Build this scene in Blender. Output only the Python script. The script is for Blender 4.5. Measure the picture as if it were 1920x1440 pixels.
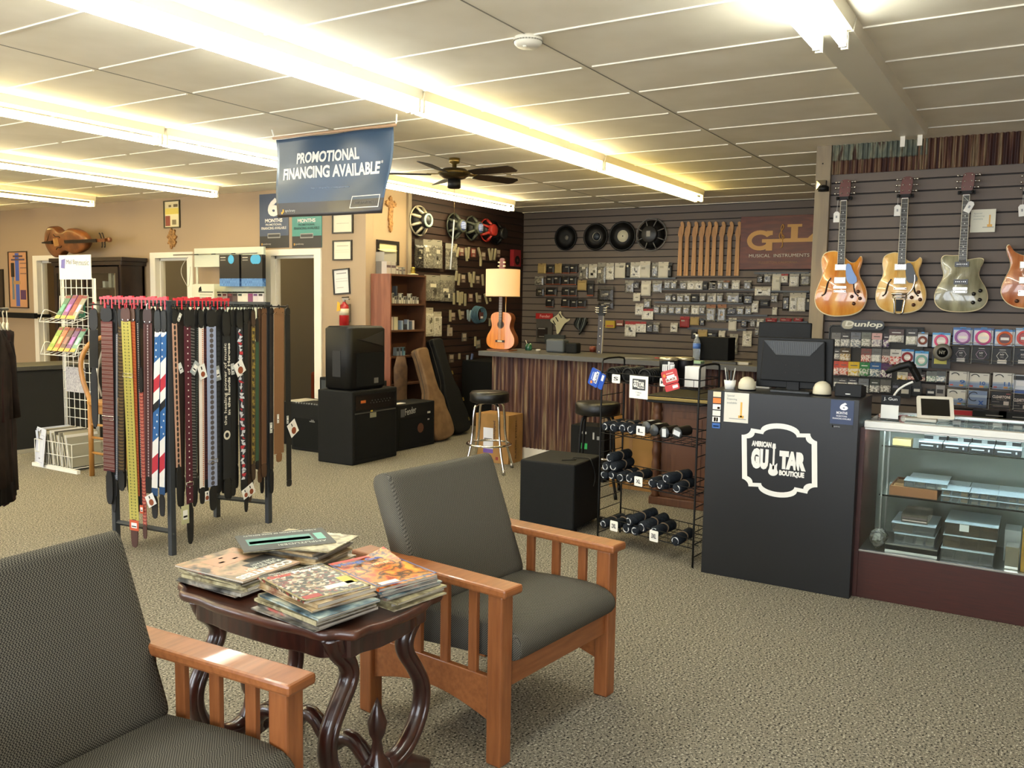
import bpy, bmesh, math, random
from mathutils import Matrix, Vector
random.seed(7)
for o in list(bpy.data.objects): bpy.data.objects.remove(o)
SC = bpy.context.scene; COL = SC.collection
# ---------------------------------------------------------------- camera
FPX, PIT, ROL, YAW, CH = 1627.7, .0921852, .01664, .552184, 1.5
cp, sp, cr, sr = math.cos(PIT), math.sin(PIT), math.cos(ROL), math.sin(ROL)
FW = Vector((math.cos(YAW)*cp, math.sin(YAW)*cp, -sp)); R0 = Vector((math.sin(YAW), -math.cos(YAW), 0)); U0 = R0.cross(FW)
RT = cr*R0 + sr*U0; UP = -sr*R0 + cr*U0
cam = bpy.data.objects.new('camera', bpy.data.cameras.new('camera')); COL.objects.link(cam)
cam.matrix_world = Matrix(((RT.x, UP.x, -FW.x, 0), (RT.y, UP.y, -FW.y, 0), (RT.z, UP.z, -FW.z, CH), (0, 0, 0, 1)))
cam.data.sensor_fit = 'HORIZONTAL'; cam.data.sensor_width = 36; cam.data.lens = 36*FPX/1920; cam.data.clip_start = .05
SC.camera = cam
# measuring helpers: where the sight line of a photograph point meets a wall plane or a level
O = Vector((0, 0, CH))
def ray(px, py): return FW + RT*((px-960)/FPX) - UP*((py-720)/FPX)
def onz(px, py, z): d = ray(px, py); return O + d*((z-CH)/d.z)
def onx(px, py, x): d = ray(px, py); return O + d*(x/d.x)
def ony(px, py, y): d = ray(px, py); return O + d*(y/d.y)
# ---------------------------------------------------------------- light
W = bpy.data.worlds.new('world'); SC.world = W; W.use_nodes = True
bg = W.node_tree.nodes['Background']; bg.inputs[0].default_value = (.88, .94, 1.0, 1); bg.inputs[1].default_value = 4.5
SC.view_settings.view_transform = 'Standard'; SC.view_settings.look = 'None'; SC.view_settings.gamma = 1
SC.view_settings.use_curve_mapping = False; SC.view_settings.exposure = 1.0
TUBE = 15.0            # strength of the fluorescent tubes
def portal(y0, y1, z0, z1, x):
    l = bpy.data.lights.new('window_daylight', 'AREA'); l.shape = 'RECTANGLE'; l.size = y1-y0; l.size_y = z1-z0
    l.cycles.is_portal = True; o = bpy.data.objects.new('window_daylight', l); COL.objects.link(o)
    o.location = (x, (y0+y1)/2, (z0+z1)/2); o.rotation_euler = (math.pi/2, 0, -math.pi/2)
PI = math.pi
# ---------------------------------------------------------------- materials
def lin(h):
    if isinstance(h, str):
        h = h.lstrip('#'); c = [int(h[i:i+2], 16)/255 for i in (0, 2, 4)]
        return tuple((x/12.92 if x <= .04045 else ((x+.055)/1.055)**2.4) for x in c) + (1,)
    return tuple(h) + (1,)
MATS = {}
def mat(name, col='#808080', rough=.6, metal=0., spec=.5, trans=0., emit=None, es=1., bump=None, col2=None, ns=40., det=2, kind='noise', lo=.4, hi=.6, coat=0., alpha=1., stretch=None, sheen=0.):
    if name in MATS: return MATS[name]
    m = bpy.data.materials.new(name); m.use_nodes = True; MATS[name] = m
    nt = m.node_tree; b = nt.nodes['Principled BSDF']
    b.inputs['Base Color'].default_value = lin(col); b.inputs['Roughness'].default_value = rough; b.inputs['Metallic'].default_value = metal
    b.inputs['Specular IOR Level'].default_value = spec; b.inputs['Transmission Weight'].default_value = trans
    b.inputs['Coat Weight'].default_value = coat; b.inputs['Alpha'].default_value = alpha; b.inputs['Sheen Weight'].default_value = sheen
    if emit: b.inputs['Emission Color'].default_value = lin(emit); b.inputs['Emission Strength'].default_value = es
    if col2 or bump:
        tc = nt.nodes.new('ShaderNodeTexCoord'); mp = nt.nodes.new('ShaderNodeMapping'); nt.links.new(tc.outputs['Object'], mp.inputs[0])
        if stretch: mp.inputs['Scale'].default_value = stretch
        if kind == 'noise':
            t = nt.nodes.new('ShaderNodeTexNoise'); t.inputs['Scale'].default_value = ns; t.inputs['Detail'].default_value = det; out = t.outputs['Fac']
        elif kind == 'voronoi':
            t = nt.nodes.new('ShaderNodeTexVoronoi'); t.inputs['Scale'].default_value = ns; out = t.outputs['Color']
        elif kind == 'wave':
            t = nt.nodes.new('ShaderNodeTexWave'); t.inputs['Scale'].default_value = ns; t.inputs['Distortion'].default_value = 4; t.inputs['Detail'].default_value = 3; t.inputs['Detail Scale'].default_value = 1.5; out = t.outputs['Fac']
        elif kind == 'check':
            t = nt.nodes.new('ShaderNodeTexChecker'); t.inputs['Scale'].default_value = ns; out = t.outputs['Fac']
        nt.links.new(mp.outputs[0], t.inputs['Vector'])
        if col2:
            r = nt.nodes.new('ShaderNodeValToRGB'); r.color_ramp.elements[0].position = lo; r.color_ramp.elements[1].position = hi
            cols = col2 if isinstance(col2, (list, tuple)) else [col2]
            r.color_ramp.elements[0].color = lin(col); r.color_ramp.elements[1].color = lin(cols[-1])
            for i, c in enumerate(cols[:-1]):
                e = r.color_ramp.elements.new(lo+(hi-lo)*(i+1)/len(cols)); e.color = lin(c)
            if kind == 'voronoi':
                sx = nt.nodes.new('ShaderNodeSeparateColor'); nt.links.new(out, sx.inputs[0]); out = sx.outputs[0]; r.color_ramp.interpolation = 'CONSTANT'
            nt.links.new(out, r.inputs[0]); nt.links.new(r.outputs[0], b.inputs['Base Color'])
        if bump:
            bp = nt.nodes.new('ShaderNodeBump'); bp.inputs['Strength'].default_value = bump; bp.inputs['Distance'].default_value = .004
            nt.links.new(out if kind != 'voronoi' else t.outputs['Distance'], bp.inputs['Height']); nt.links.new(bp.outputs[0], b.inputs['Normal'])
    return m
def C(h, rough=.55, **k): return mat('paint_'+h.strip('#')+('_%g' % rough), h, rough, **k)     # plain painted / printed surface
M_carpet = mat('carpet', '#24221f', .95, spec=.1, col2=['#6b675d', '#948d7d', '#4a463e', '#b9b2a1'], ns=115, det=3, lo=.37, hi=.63, bump=.5)
M_ceil = mat('ceiling_panel', '#f8efdb', .9, spec=.2, col2='#eee4cd', ns=3, lo=.3, hi=.7)
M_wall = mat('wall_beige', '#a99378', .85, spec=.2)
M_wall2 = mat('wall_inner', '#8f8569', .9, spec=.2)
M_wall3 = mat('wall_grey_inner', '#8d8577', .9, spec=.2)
M_white = mat('trim_white', '#e9e2d2', .5)
M_slat = mat('slatwall', '#6d625a', .6, spec=.3)
M_slatd = mat('slatwall_dark', '#37261f', .6, spec=.3)
M_groove = mat('groove_dark', '#2a2523', .8)
M_post = mat('post_grey', '#857867', .8, col2='#96876f', ns=6, stretch=(3, 3, .4))
M_rust = mat('rust_metal', '#3a2320', .65, metal=.25, col2=['#4d2d25', '#6b4c38', '#8e7a5c', '#5a3a2c'], ns=7, det=5, lo=.38, hi=.72, stretch=(2.2, 4.5, .2))
M_rust2 = mat('rust_metal_green', '#5c6257', .6, metal=.2, col2=['#737767', '#878670', '#4b3428'], ns=6, det=4, lo=.45, hi=.66, stretch=(2, 3, .8))
M_wood = mat('cherry_wood', '#87502a', .38, spec=.5, coat=.25, col2='#a36538', kind='noise', ns=7, det=4, lo=.3, hi=.75, stretch=(1, 9, 9))
M_woodv = mat('cherry_wood_post', '#854e2a', .38, spec=.5, coat=.25, col2='#9f6236', kind='noise', ns=7, det=4, lo=.3, hi=.75, stretch=(9, 9, 1))
M_dkwood = mat('mahogany', '#2a1410', .28, spec=.6, coat=.5, col2='#431f17', ns=9, det=3, lo=.35, hi=.7, stretch=(4, 4, 1))
M_dktop = mat('mahogany_top', '#3a1d15', .35, spec=.6, coat=.3, col2='#57301f', ns=6, det=4, lo=.35, hi=.7, stretch=(6, 1, 4))
M_fab = mat('grey_weave', '#302f2c', .95, spec=.1, kind='check', col2='#6e6a60', ns=260, lo=.4, hi=.6)
M_black = mat('black_satin', '#090909', .5, spec=.3)
M_blackm = mat('black_matte', '#0f0f0e', .8, spec=.25)
M_vinyl = mat('black_vinyl', '#0d0c0b', .38, spec=.5, bump=.2, ns=120)
M_tolex = mat('black_tolex', '#0f1011', .75, spec=.3, bump=.5, ns=260)
M_grille = mat('grille_cloth', '#121313', .9, spec=.2, col2='#1a1b1b', ns=500, lo=.4, hi=.6)
M_chrome = mat('chrome', '#d8d4cc', .12, metal=1)
M_steel = mat('brushed_steel', '#a5a39c', .35, metal=1)
M_dkmet = mat('dark_steel', '#4a4d50', .45, metal=.6)
M_glass = mat('clear_glass', '#f2fbf8', .02, trans=1., spec=.5)
M_plastic = mat('clear_plastic', '#e9efec', .05, trans=.93, spec=.6)
M_bag = mat('clear_bag', '#9a958a', .18, trans=.35, spec=.7, col2=['#7c766a', '#b5b0a0', '#5f5a50'], ns=24, det=2, lo=.35, hi=.7, bump=.5)
M_bagd = mat('dark_bag', '#2a2622', .22, spec=.6, col2=['#3b3630', '#69645a'], ns=60, det=3, lo=.4, hi=.75, bump=.6)
M_bagw = mat('pale_bag', '#b9b3a4', .25, spec=.6, col2=['#dcd8ca', '#8d877b'], ns=50, det=3, lo=.35, hi=.7, bump=.5)
M_print = mat('printed_card', '#c8c2b0', .5, col2=['#83796a', '#ded9c8'], ns=70, det=2, lo=.42, hi=.6)
M_cardb = mat('cardboard', '#a37a4a', .8, spec=.2, col2='#94703f', ns=5)
M_paper = mat('paper_white', '#e9e7e0', .7, spec=.2)
M_pages = mat('page_edges', '#cfcabd', .8, spec=.2, col2=['#a8a296', '#e6e2d7'], ns=30, det=3, lo=.35, hi=.65, stretch=(.2, .2, 30))
M_tube = mat('lit_tube', '#fffbe8', .4, emit='#fff0c2', es=TUBE)
M_tubew = mat('lit_tube_white', '#ffffff', .4, emit='#f6fbf4', es=TUBE)
M_tubey = mat('lit_tube_yellow', '#fffbe8', .4, emit='#ffe48c', es=TUBE*.55)
M_hous = mat('light_housing', '#e6dfca', .5)
# ---------------------------------------------------------------- mesh builder
class MB:
    def __init__(s): s.v = []; s.f = []; s.mi = []; s.mats = []; s.sm = []; s.M = Matrix.Identity(4)
    def add(s, vs, fs, m, smooth=False, M=None):
        b = len(s.v); T = s.M @ M if M else s.M
        s.v += [tuple(T @ Vector(v)) for v in vs]
        if m not in s.mats: s.mats.append(m)
        k = s.mats.index(m)
        for f in fs: s.f.append([b+i for i in f]); s.mi.append(k); s.sm.append(smooth)
        return s
    def box(s, x0, x1, y0, y1, z0, z1, m, M=None):
        return s.add([(x0,y0,z0),(x1,y0,z0),(x1,y1,z0),(x0,y1,z0),(x0,y0,z1),(x1,y0,z1),(x1,y1,z1),(x0,y1,z1)],
              [(0,3,2,1),(4,5,6,7),(0,1,5,4),(1,2,6,5),(2,3,7,6),(3,0,4,7)], m, False, M)
    def quad(s, pts, m, M=None): return s.add(pts, [tuple(range(len(pts)))], m, False, M)
    def prism(s, poly, d0, d1, m, M=None, mside=None):
        n = len(poly)
        s.add([(x, y, d1) for x, y in poly], [tuple(range(n))], m, False, M)
        s.add([(x, y, d0) for x, y in poly], [tuple(range(n-1, -1, -1))], m, False, M)
        return s.add([(x, y, d0) for x, y in poly]+[(x, y, d1) for x, y in poly], [(i, (i+1) % n, n+(i+1) % n, n+i) for i in range(n)], mside or m, False, M)
    def tube(s, pts, r, m, n=8, M=None, closed=False, caps=True):
        pts = [Vector(p) for p in pts]; N = len(pts); rs = r if isinstance(r, (list, tuple)) else [r]*N
        vs = []; fs = []; prev = None
        for i, p in enumerate(pts):
            if closed: d = pts[(i+1) % N]-pts[i-1]
            else: d = pts[min(i+1, N-1)]-pts[max(i-1, 0)]
            d.normalize()
            if prev is None: a = d.orthogonal().normalized()
            else:
                a = prev-d*prev.dot(d); a = a.normalized() if a.length > 1e-6 else d.orthogonal().normalized()
            prev = a; bb = d.cross(a)
            for k in range(n):
                t = 2*PI*k/n+PI/n; vs.append(tuple(p+(a*math.cos(t)+bb*math.sin(t))*rs[i]))
        for i in range(N if closed else N-1):
            j = (i+1) % N
            for k in range(n): fs.append((i*n+k, i*n+(k+1) % n, j*n+(k+1) % n, j*n+k))
        if caps and not closed: fs.append(tuple(range(n-1, -1, -1))); fs.append(tuple((N-1)*n+k for k in range(n)))
        return s.add(vs, fs, m, n > 4, M)
    def bar(s, p, q, r, m, n=8, M=None): return s.tube([p, q], r, m, n, M)
    def lathe(s, prof, m, n=24, M=None):
        vs = []; fs = []
        for r, z in prof:
            for k in range(n): t = 2*PI*k/n; vs.append((max(r, 1e-4)*math.cos(t), max(r, 1e-4)*math.sin(t), z))
        for i in range(len(prof)-1):
            for k in range(n): fs.append((i*n+k, i*n+(k+1) % n, (i+1)*n+(k+1) % n, (i+1)*n+k))
        fs.append(tuple(range(n-1, -1, -1))); fs.append(tuple((len(prof)-1)*n+k for k in range(n)))
        return s.add(vs, fs, m, True, M)
    def loft(s, rings, m, M=None, smooth=True):
        n = len(rings[0]); vs = [p for r in rings for p in r]; fs = []
        for i in range(len(rings)-1):
            for k in range(n): fs.append((i*n+k, i*n+(k+1) % n, (i+1)*n+(k+1) % n, (i+1)*n+k))
        fs.append(tuple(range(n-1, -1, -1))); fs.append(tuple((len(rings)-1)*n+k for k in range(n)))
        return s.add(vs, fs, m, smooth, M)
    def text(s, body, m, x0, x1, y0, y1, z=0.0, M=None, bold=0.0, th=.0015, fitw=True):
        vs, fs = glyphs(body, bold)
        if not vs: return s
        ax = min(v[0] for v in vs); bx = max(v[0] for v in vs); ay = min(v[1] for v in vs); by = max(v[1] for v in vs)
        sx = (x1-x0)/max(bx-ax, 1e-6); sy = (y1-y0)/max(by-ay, 1e-6)
        return s.add([(x0+(v[0]-ax)*sx, y0+(v[1]-ay)*sy, z+(th if v[2] > 0 else 0)) for v in vs], fs, m, False, M)
    def build(s, name, parent=None, bevel=0, seg=2, loc=None, sub=0, autosm=False):
        me = bpy.data.meshes.new(name); me.from_pydata(s.v, [], s.f)
        for m in s.mats: me.materials.append(m)
        me.polygons.foreach_set('material_index', s.mi); me.polygons.foreach_set('use_smooth', [bool(x) for x in s.sm]); me.update()
        bm = bmesh.new(); bm.from_mesh(me); bmesh.ops.remove_doubles(bm, verts=bm.verts, dist=2e-5); bmesh.ops.recalc_face_normals(bm, faces=bm.faces); bm.to_mesh(me); bm.free()
        o = bpy.data.objects.new(name, me); COL.objects.link(o)
        if loc: o.location = loc
        if bevel:
            b = o.modifiers.new('bevel', 'BEVEL'); b.width = bevel; b.segments = seg; b.limit_method = 'ANGLE'; b.angle_limit = .6
        if sub:
            b = o.modifiers.new('sub', 'SUBSURF'); b.levels = b.render_levels = sub
        if parent: o.parent = parent
        return o
GL = {}
def glyphs(body, bold):
    k = (body, bold)
    if k in GL: return GL[k]
    cu = bpy.data.curves.new('t', 'FONT'); cu.body = body; cu.offset = bold; cu.extrude = .1; cu.resolution_u = 3; cu.align_x = 'CENTER'; cu.space_line = .85
    o = bpy.data.objects.new('t', cu); COL.objects.link(o)
    dg = bpy.context.evaluated_depsgraph_get(); me = bpy.data.meshes.new_from_object(o.evaluated_get(dg))
    r = ([tuple(v.co) for v in me.vertices], [tuple(p.vertices) for p in me.polygons])
    bpy.data.objects.remove(o); bpy.data.meshes.remove(me); bpy.data.curves.remove(cu); GL[k] = r
    return r
def root(name, loc, label, cat, group=None, rz=0.):
    o = bpy.data.objects.new(name, None); COL.objects.link(o); o.location = loc; o.rotation_euler = (0, 0, rz); o.empty_display_size = .1
    return tag(o, label, cat, group)
def tag(o, label, cat, group=None, kind=None):
    o['label'] = label; o['category'] = cat
    if group: o['group'] = group
    if kind: o['kind'] = kind
    return o
def struct(o): o['kind'] = 'structure'; return o
def lab(o, t): o['label'] = t; return o
def FXm(x, y, z): return Matrix(((0, 0, -1, x), (-1, 0, 0, y), (0, 1, 0, z), (0, 0, 0, 1)))     # local x right, y up, z toward the room (wall across the view)
def FYm(x, y, z): return Matrix(((1, 0, 0, x), (0, 0, -1, y), (0, 1, 0, z), (0, 0, 0, 1)))      # the same on a wall that runs away from us
def RZ(a): return Matrix.Rotation(a, 4, 'Z')
def T(x, y, z=0): return Matrix.Translation((x, y, z))
ORD = ['first', 'second', 'third', 'fourth', 'fifth', 'sixth', 'seventh', 'eighth', 'ninth', 'tenth', 'eleventh', 'twelfth', 'thirteenth', 'fourteenth', 'fifteenth', 'sixteenth', 'seventeenth', 'eighteenth', 'nineteenth', 'twentieth', 'twenty-first', 'twenty-second', 'twenty-third', 'twenty-fourth', 'twenty-fifth', 'twenty-sixth', 'twenty-seventh', 'twenty-eighth', 'twenty-ninth', 'thirtieth']
def copy_tree(o, parent=None):
    c = o.copy(); COL.objects.link(c)
    if parent: c.parent = parent
    for ch in list(o.children): copy_tree(ch, c)
    return c
def circ(r, n=24, cx=0, cy=0, ry=None, a0=0): return [(cx+r*math.cos(2*PI*k/n+a0), cy+(ry or r)*math.sin(2*PI*k/n+a0)) for k in range(n)]
def rrect(x0, x1, y0, y1, r, n=4):
    p = []
    for cx, cy, a in ((x1-r, y1-r, 0), (x0+r, y1-r, PI/2), (x0+r, y0+r, PI), (x1-r, y0+r, 1.5*PI)):
        for k in range(n+1): t = a+PI/2*k/n; p.append((cx+r*math.cos(t), cy+r*math.sin(t)))
    return p
def smoothpoly(pts, it=2, closed=True):
    for _ in range(it):
        q = []; n = len(pts)
        if not closed: q.append(pts[0])
        for i in range(n if closed else n-1):
            a = pts[i]; b = pts[(i+1) % n]
            q.append(tuple(a[k]*.75+b[k]*.25 for k in range(len(a)))); q.append(tuple(a[k]*.25+b[k]*.75 for k in range(len(a))))
        if not closed: q.append(pts[-1])
        pts = q
    return pts
#==SETTING
CZ = 2.74; XF = 7.08; XB = 10.3; XG = 7.03; YR = 6.23
b = MB(); b.box(-2.6, 12.5, -3, 14.6, -.1, 0, M_carpet); struct(b.build('floor'))
b = MB(); b.box(-2.6, 12.5, -3, 14.6, CZ, CZ+.1, M_ceil)
struct(b.build('ceiling'))
# ceiling seams: thin raised strips every two feet, butt joints between panels
b = MB()
x = 2.34-.61*8
while x < XB:
    for y0, y1 in ((-3, -.3), (-.3, 2.14), (2.14, 4.52), (4.52, 6.9), (6.9, 9.3), (9.3, 11.7), (11.7, 14.6)):
        if x > XF and y1 > YR: y1 = YR
        if y0 < y1: b.box(x-.006, x+.006, y0+.03, y1-.03, CZ-.007, CZ, M_white)
    x += .61
struct(b.build('trim_1'))
b = MB()
for y in (-.3, 2.14, 4.52): b.box(-2.5, XB if y < YR else XF, y-.004, y+.004, CZ-.0015, CZ, mat('joint_shadow', '#8d8674', .9))  # thin dark lines at the butt joints of the panels
struct(b.build('trim_2'))
# far beige wall with three door openings
DW = [(12.37, 11.45), (9.71, 9.07), (7.63, 6.93)]; DH = 2.0
b = MB(); ys = [14.6]+[y for d in DW for y in d]+[YR-.02]
for i in range(0, len(ys), 2): b.box(XF, XF+.12, ys[i+1], ys[i], 0, CZ, M_wall)
for a, c in DW: b.box(XF, XF+.12, c, a, DH, CZ, M_wall)
struct(b.build('wall_far'))
for i, (a, c) in enumerate(DW):
    b = MB()
    b.box(XF-.02, XF+.14, a, a+.09, 0, DH+.07, M_white); b.box(XF-.02, XF+.14, c-.09, c, 0, DH+.07, M_white); b.box(XF-.02, XF+.14, c, a, DH, DH+.07, M_white)
    b.box(XF+.05, XF+.09, a-.03, a, 0, DH, M_white); b.box(XF+.05, XF+.09, c, c+.03, 0, DH, M_white); b.box(XF+.05, XF+.09, c, a, DH-.03, DH, M_white)
    b.box(XF-.02, XF+.119, a-.012, a, 0, DH, M_white); b.box(XF-.02, XF+.119, c, c+.012, 0, DH, M_white)
    struct(b.build('door_%d' % (i+1)))
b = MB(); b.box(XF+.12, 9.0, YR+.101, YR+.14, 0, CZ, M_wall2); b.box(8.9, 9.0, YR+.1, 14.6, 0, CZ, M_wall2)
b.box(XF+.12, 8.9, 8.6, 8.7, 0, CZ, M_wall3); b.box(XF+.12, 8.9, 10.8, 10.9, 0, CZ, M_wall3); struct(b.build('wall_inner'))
# recess wall: beige first, dark slatwall after the corner strip
b = MB(); b.box(XF+.121, 7.80, YR-.02, YR+.1, 0, CZ, M_wall); b.box(7.76, 7.82, YR-.05, YR-.02, 0, CZ, M_post); struct(b.build('wall_recess'))
def slats(b, frame, w, z0, z1, m, mg, pitch=.0762, dpt=.016):
    n = int((z1-z0)/pitch)+1
    b.box(0, w, z0, z1, -.03, -dpt, mg, frame)
    for i in range(n):
        za = z0+i*pitch; zb = min(za+pitch-.012, z1)
        if zb > za: b.box(0, w, za, zb, -dpt, 0, m, frame)
PIT_S = .088
b = MB(); slats(b, FYm(7.82, YR-.03, 0), XB-7.82, .1, CZ, M_slatd, M_groove, PIT_S); b.box(7.82, XB, YR, YR+.1, 0, CZ, M_slatd); struct(b.build('wall_side'))
b = MB(); slats(b, FXm(XB, YR, 0), YR+3, .1, CZ, M_slat, M_groove, PIT_S); b.box(XB+.03, XB+.1, -3, YR, 0, CZ, M_slat); struct(b.build('wall_back'))
# guitar wall: slatwall partition with corrugated band and grey post
b = MB(); slats(b, FXm(XG, 1.5, 0), 4.5, .1, 2.52, M_slat, M_groove, .0875); b.box(XG+.03, XG+.13, -3, 1.5, 0, CZ, M_slat); struct(b.build('wall_guitar'))
b = MB(); b.box(XG-.04, XG+.14, 1.49, 1.60, 0, CZ, M_post); b.box(XG-.045, XG-.04, 1.545, 1.555, 2.6, 2.61, M_black); struct(b.build('trim_post', bevel=.004))
def corr(b, frame, w, z0, z1, m, pitch=.034, amp=.011, zz=None):
    n = int(w/pitch*6); vs = []; fs = []
    for i in range(n+1):
        u = w*i/n; d = amp*(1+math.sin(2*PI*u/pitch))
        vs += [(u, z0, d), (u, z1, d)]
    for i in range(n): fs.append((2*i, 2*i+2, 2*i+3, 2*i+1))
    b.add(vs, fs, m, True, frame)
b = MB()
ws = [(0, .66, M_rust2), (.6, .95, M_rust), (.95, 1.35, M_rust), (1.35, 1.8, M_rust2), (1.8, 4.4, M_rust)]
for i, (u0, u1, m) in enumerate(ws):
    corr(b, FXm(XG-.002-.003*(i % 2), 1.49-u0, 0), u1-u0, 2.62 if m == M_rust2 else 2.52, CZ, m)
    if m == M_rust2: corr(b, FXm(XG-.002, 1.49-u0, 0), u1-u0, 2.52, 2.625, M_rust)
struct(b.build('trim_corrugated'))
b = MB(); b.box(-2.6, 12.5, 14.5, 14.6, 0, CZ, M_wall); b.box(XF-1.2, XF, 13.6, 13.7, 0, CZ, M_wall); struct(b.build('wall_left'))
b = MB(); b.box(-2.6, 12.5, -3.1, -3, 0, CZ, M_wall); struct(b.build('wall_right'))
# street front behind the camera with display windows
WN = [(-2.6, -.4), (-.1, 2.1), (2.4, 4.6), (6.0, 8.2), (8.5, 10.7), (11.0, 13.2)]
b = MB(); xs = -2.3
b.box(xs-.15, xs, -3, 14.5, 0, .5, M_wall); b.box(xs-.15, xs, -3, 14.5, 2.45, CZ, M_wall)
ed = [-3]+[v for w in WN for v in w]+[14.5]
for i in range(0, len(ed), 2): b.box(xs-.15, xs, ed[i], ed[i+1], .5, 2.45, M_wall)
struct(b.build('wall_front'))
for i, (a, c) in enumerate(WN):
    b = MB(); b.box(xs-.1, xs-.04, a, a+.05, .5, 2.45, M_dkmet); b.box(xs-.1, xs-.04, c-.05, c, .5, 2.45, M_dkmet)
    b.box(xs-.1, xs-.04, a, c, .5, .55, M_dkmet); b.box(xs-.1, xs-.04, a, c, 2.4, 2.45, M_dkmet); b.box(xs-.1, xs-.04, (a+c)/2-.02, (a+c)/2+.02, .5, 2.45, M_dkmet)
    struct(b.build('window_%d' % (i+1))); portal(a, c, .5, 2.45, xs-.2)
b = MB()
for y0, y1 in ((14.5, 12.47), (11.36, 9.81), (8.97, 7.73), (6.83, YR-.02)): b.box(XF-.015, XF, y1, y0, 0, .1, M_white)
struct(b.build('baseboard_far'))
# ---------------------------------------------------------------- ceiling lights
def fixture(y, x0, x1, tubes, label, tm, w=.12, ntube=1, lit=True, group='fluorescent strips on the ceiling'):
    t = root('fluorescent_light', ((x0+x1)/2, y, CZ), label, 'ceiling light', group); L = x1-x0
    b = MB(); b.prism([(-w/2, 0), (w/2, 0), (w/2-.01, -.055), (-w/2+.01, -.055)], -L/2, L/2, M_hous, Matrix(((0, 0, 1, 0), (1, 0, 0, 0), (0, 1, 0, 0), (0, 0, 0, 1)))); b.build('housing', t)
    offs = [0] if ntube == 1 else [-w*.27, w*.27]
    for oy in offs:
        for (a, c) in tubes:
            b = MB(); b.bar((a-(x0+x1)/2, oy, -.105), (c-(x0+x1)/2, oy, -.105), .019, tm, 16); b.build('tube', t)
    for e in (-1, 1):
        for oy in offs: b = MB(); b.box(e*(L/2-.012)-.008, e*(L/2-.012)+.008, oy-.015, oy+.015, -.125, -.055, M_white); b.build('socket', t)
    return t
for y, segs in ((3.27, ((-.72, 1.72, M_tubew), (1.72, 4.16, M_tubew), (4.18, 6.62, M_tube), (6.64, 9.06, M_tubey))), (5.63, ((-.72, 1.72, M_tube), (1.72, 4.16, M_tube), (4.18, 6.62, M_tubew), (6.64, 9.06, M_tube))),
                (7.94, ((-.72, 1.72, M_tube), (1.72, 4.12, M_tube), (4.15, 6.57, M_tube))), (10.22, ((1.72, 4.12, M_tube), (4.15, 6.58, M_tubey))), (12.5, ((1.72, 4.12, M_tube), (4.15, 6.58, M_tubey)))):
    for a, c, tm in segs:
        hue = {M_tube: 'warm white', M_tubew: 'cool white', M_tubey: 'yellowish'}[tm]
        wh = {3.27: 'longest row, right of the hanging banner', 5.63: 'row that passes behind the hanging banner', 7.94: 'third row from the guitars', 10.22: 'row left of the old cello', 12.5: 'row by the left wall'}[y]
        nth = 'nearest' if a < 1 else 'near' if a < 3 else 'far end' if (a, c) == segs[-1][:2] else 'middle'
        fixture(y, a, c, [(a+.03, c-.03)], '%s fluorescent strip, %s of the %s' % (hue, nth, wh), tm, ntube=2)
fixture(.88, 4.02, 6.58, [], 'empty fluorescent fixture without tubes above the guitars', M_tubew, .2, 2)
fixture(.88, 1.5, 4.0, [(1.53, 3.97)], 'bright double tube strip at the top right of the ceiling', M_tubew, .2, 2)

for i, (x, y) in enumerate(((8.0, 7.5), (8.0, 9.7), (8.0, 12.3))):  # lamps added out of view to brighten the rooms behind the doorways
    t = root('dome_light', (x, y, CZ), ['ceiling light in the room behind the nearest doorway', 'ceiling light in the room behind the middle doorway', 'ceiling light in the room behind the far left doorway'][i], 'ceiling light')
    b = MB(); b.lathe([(.16, -.02), (.15, 0)], M_white, 24); b.build('base', t); b = MB(); b.lathe([(.001, -.07), (.10, -.06), (.15, -.02)], mat('dome_glass', '#fff6dd', .5, emit='#ffe6b0', es=34), 24); b.build('diffuser', t)
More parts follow.
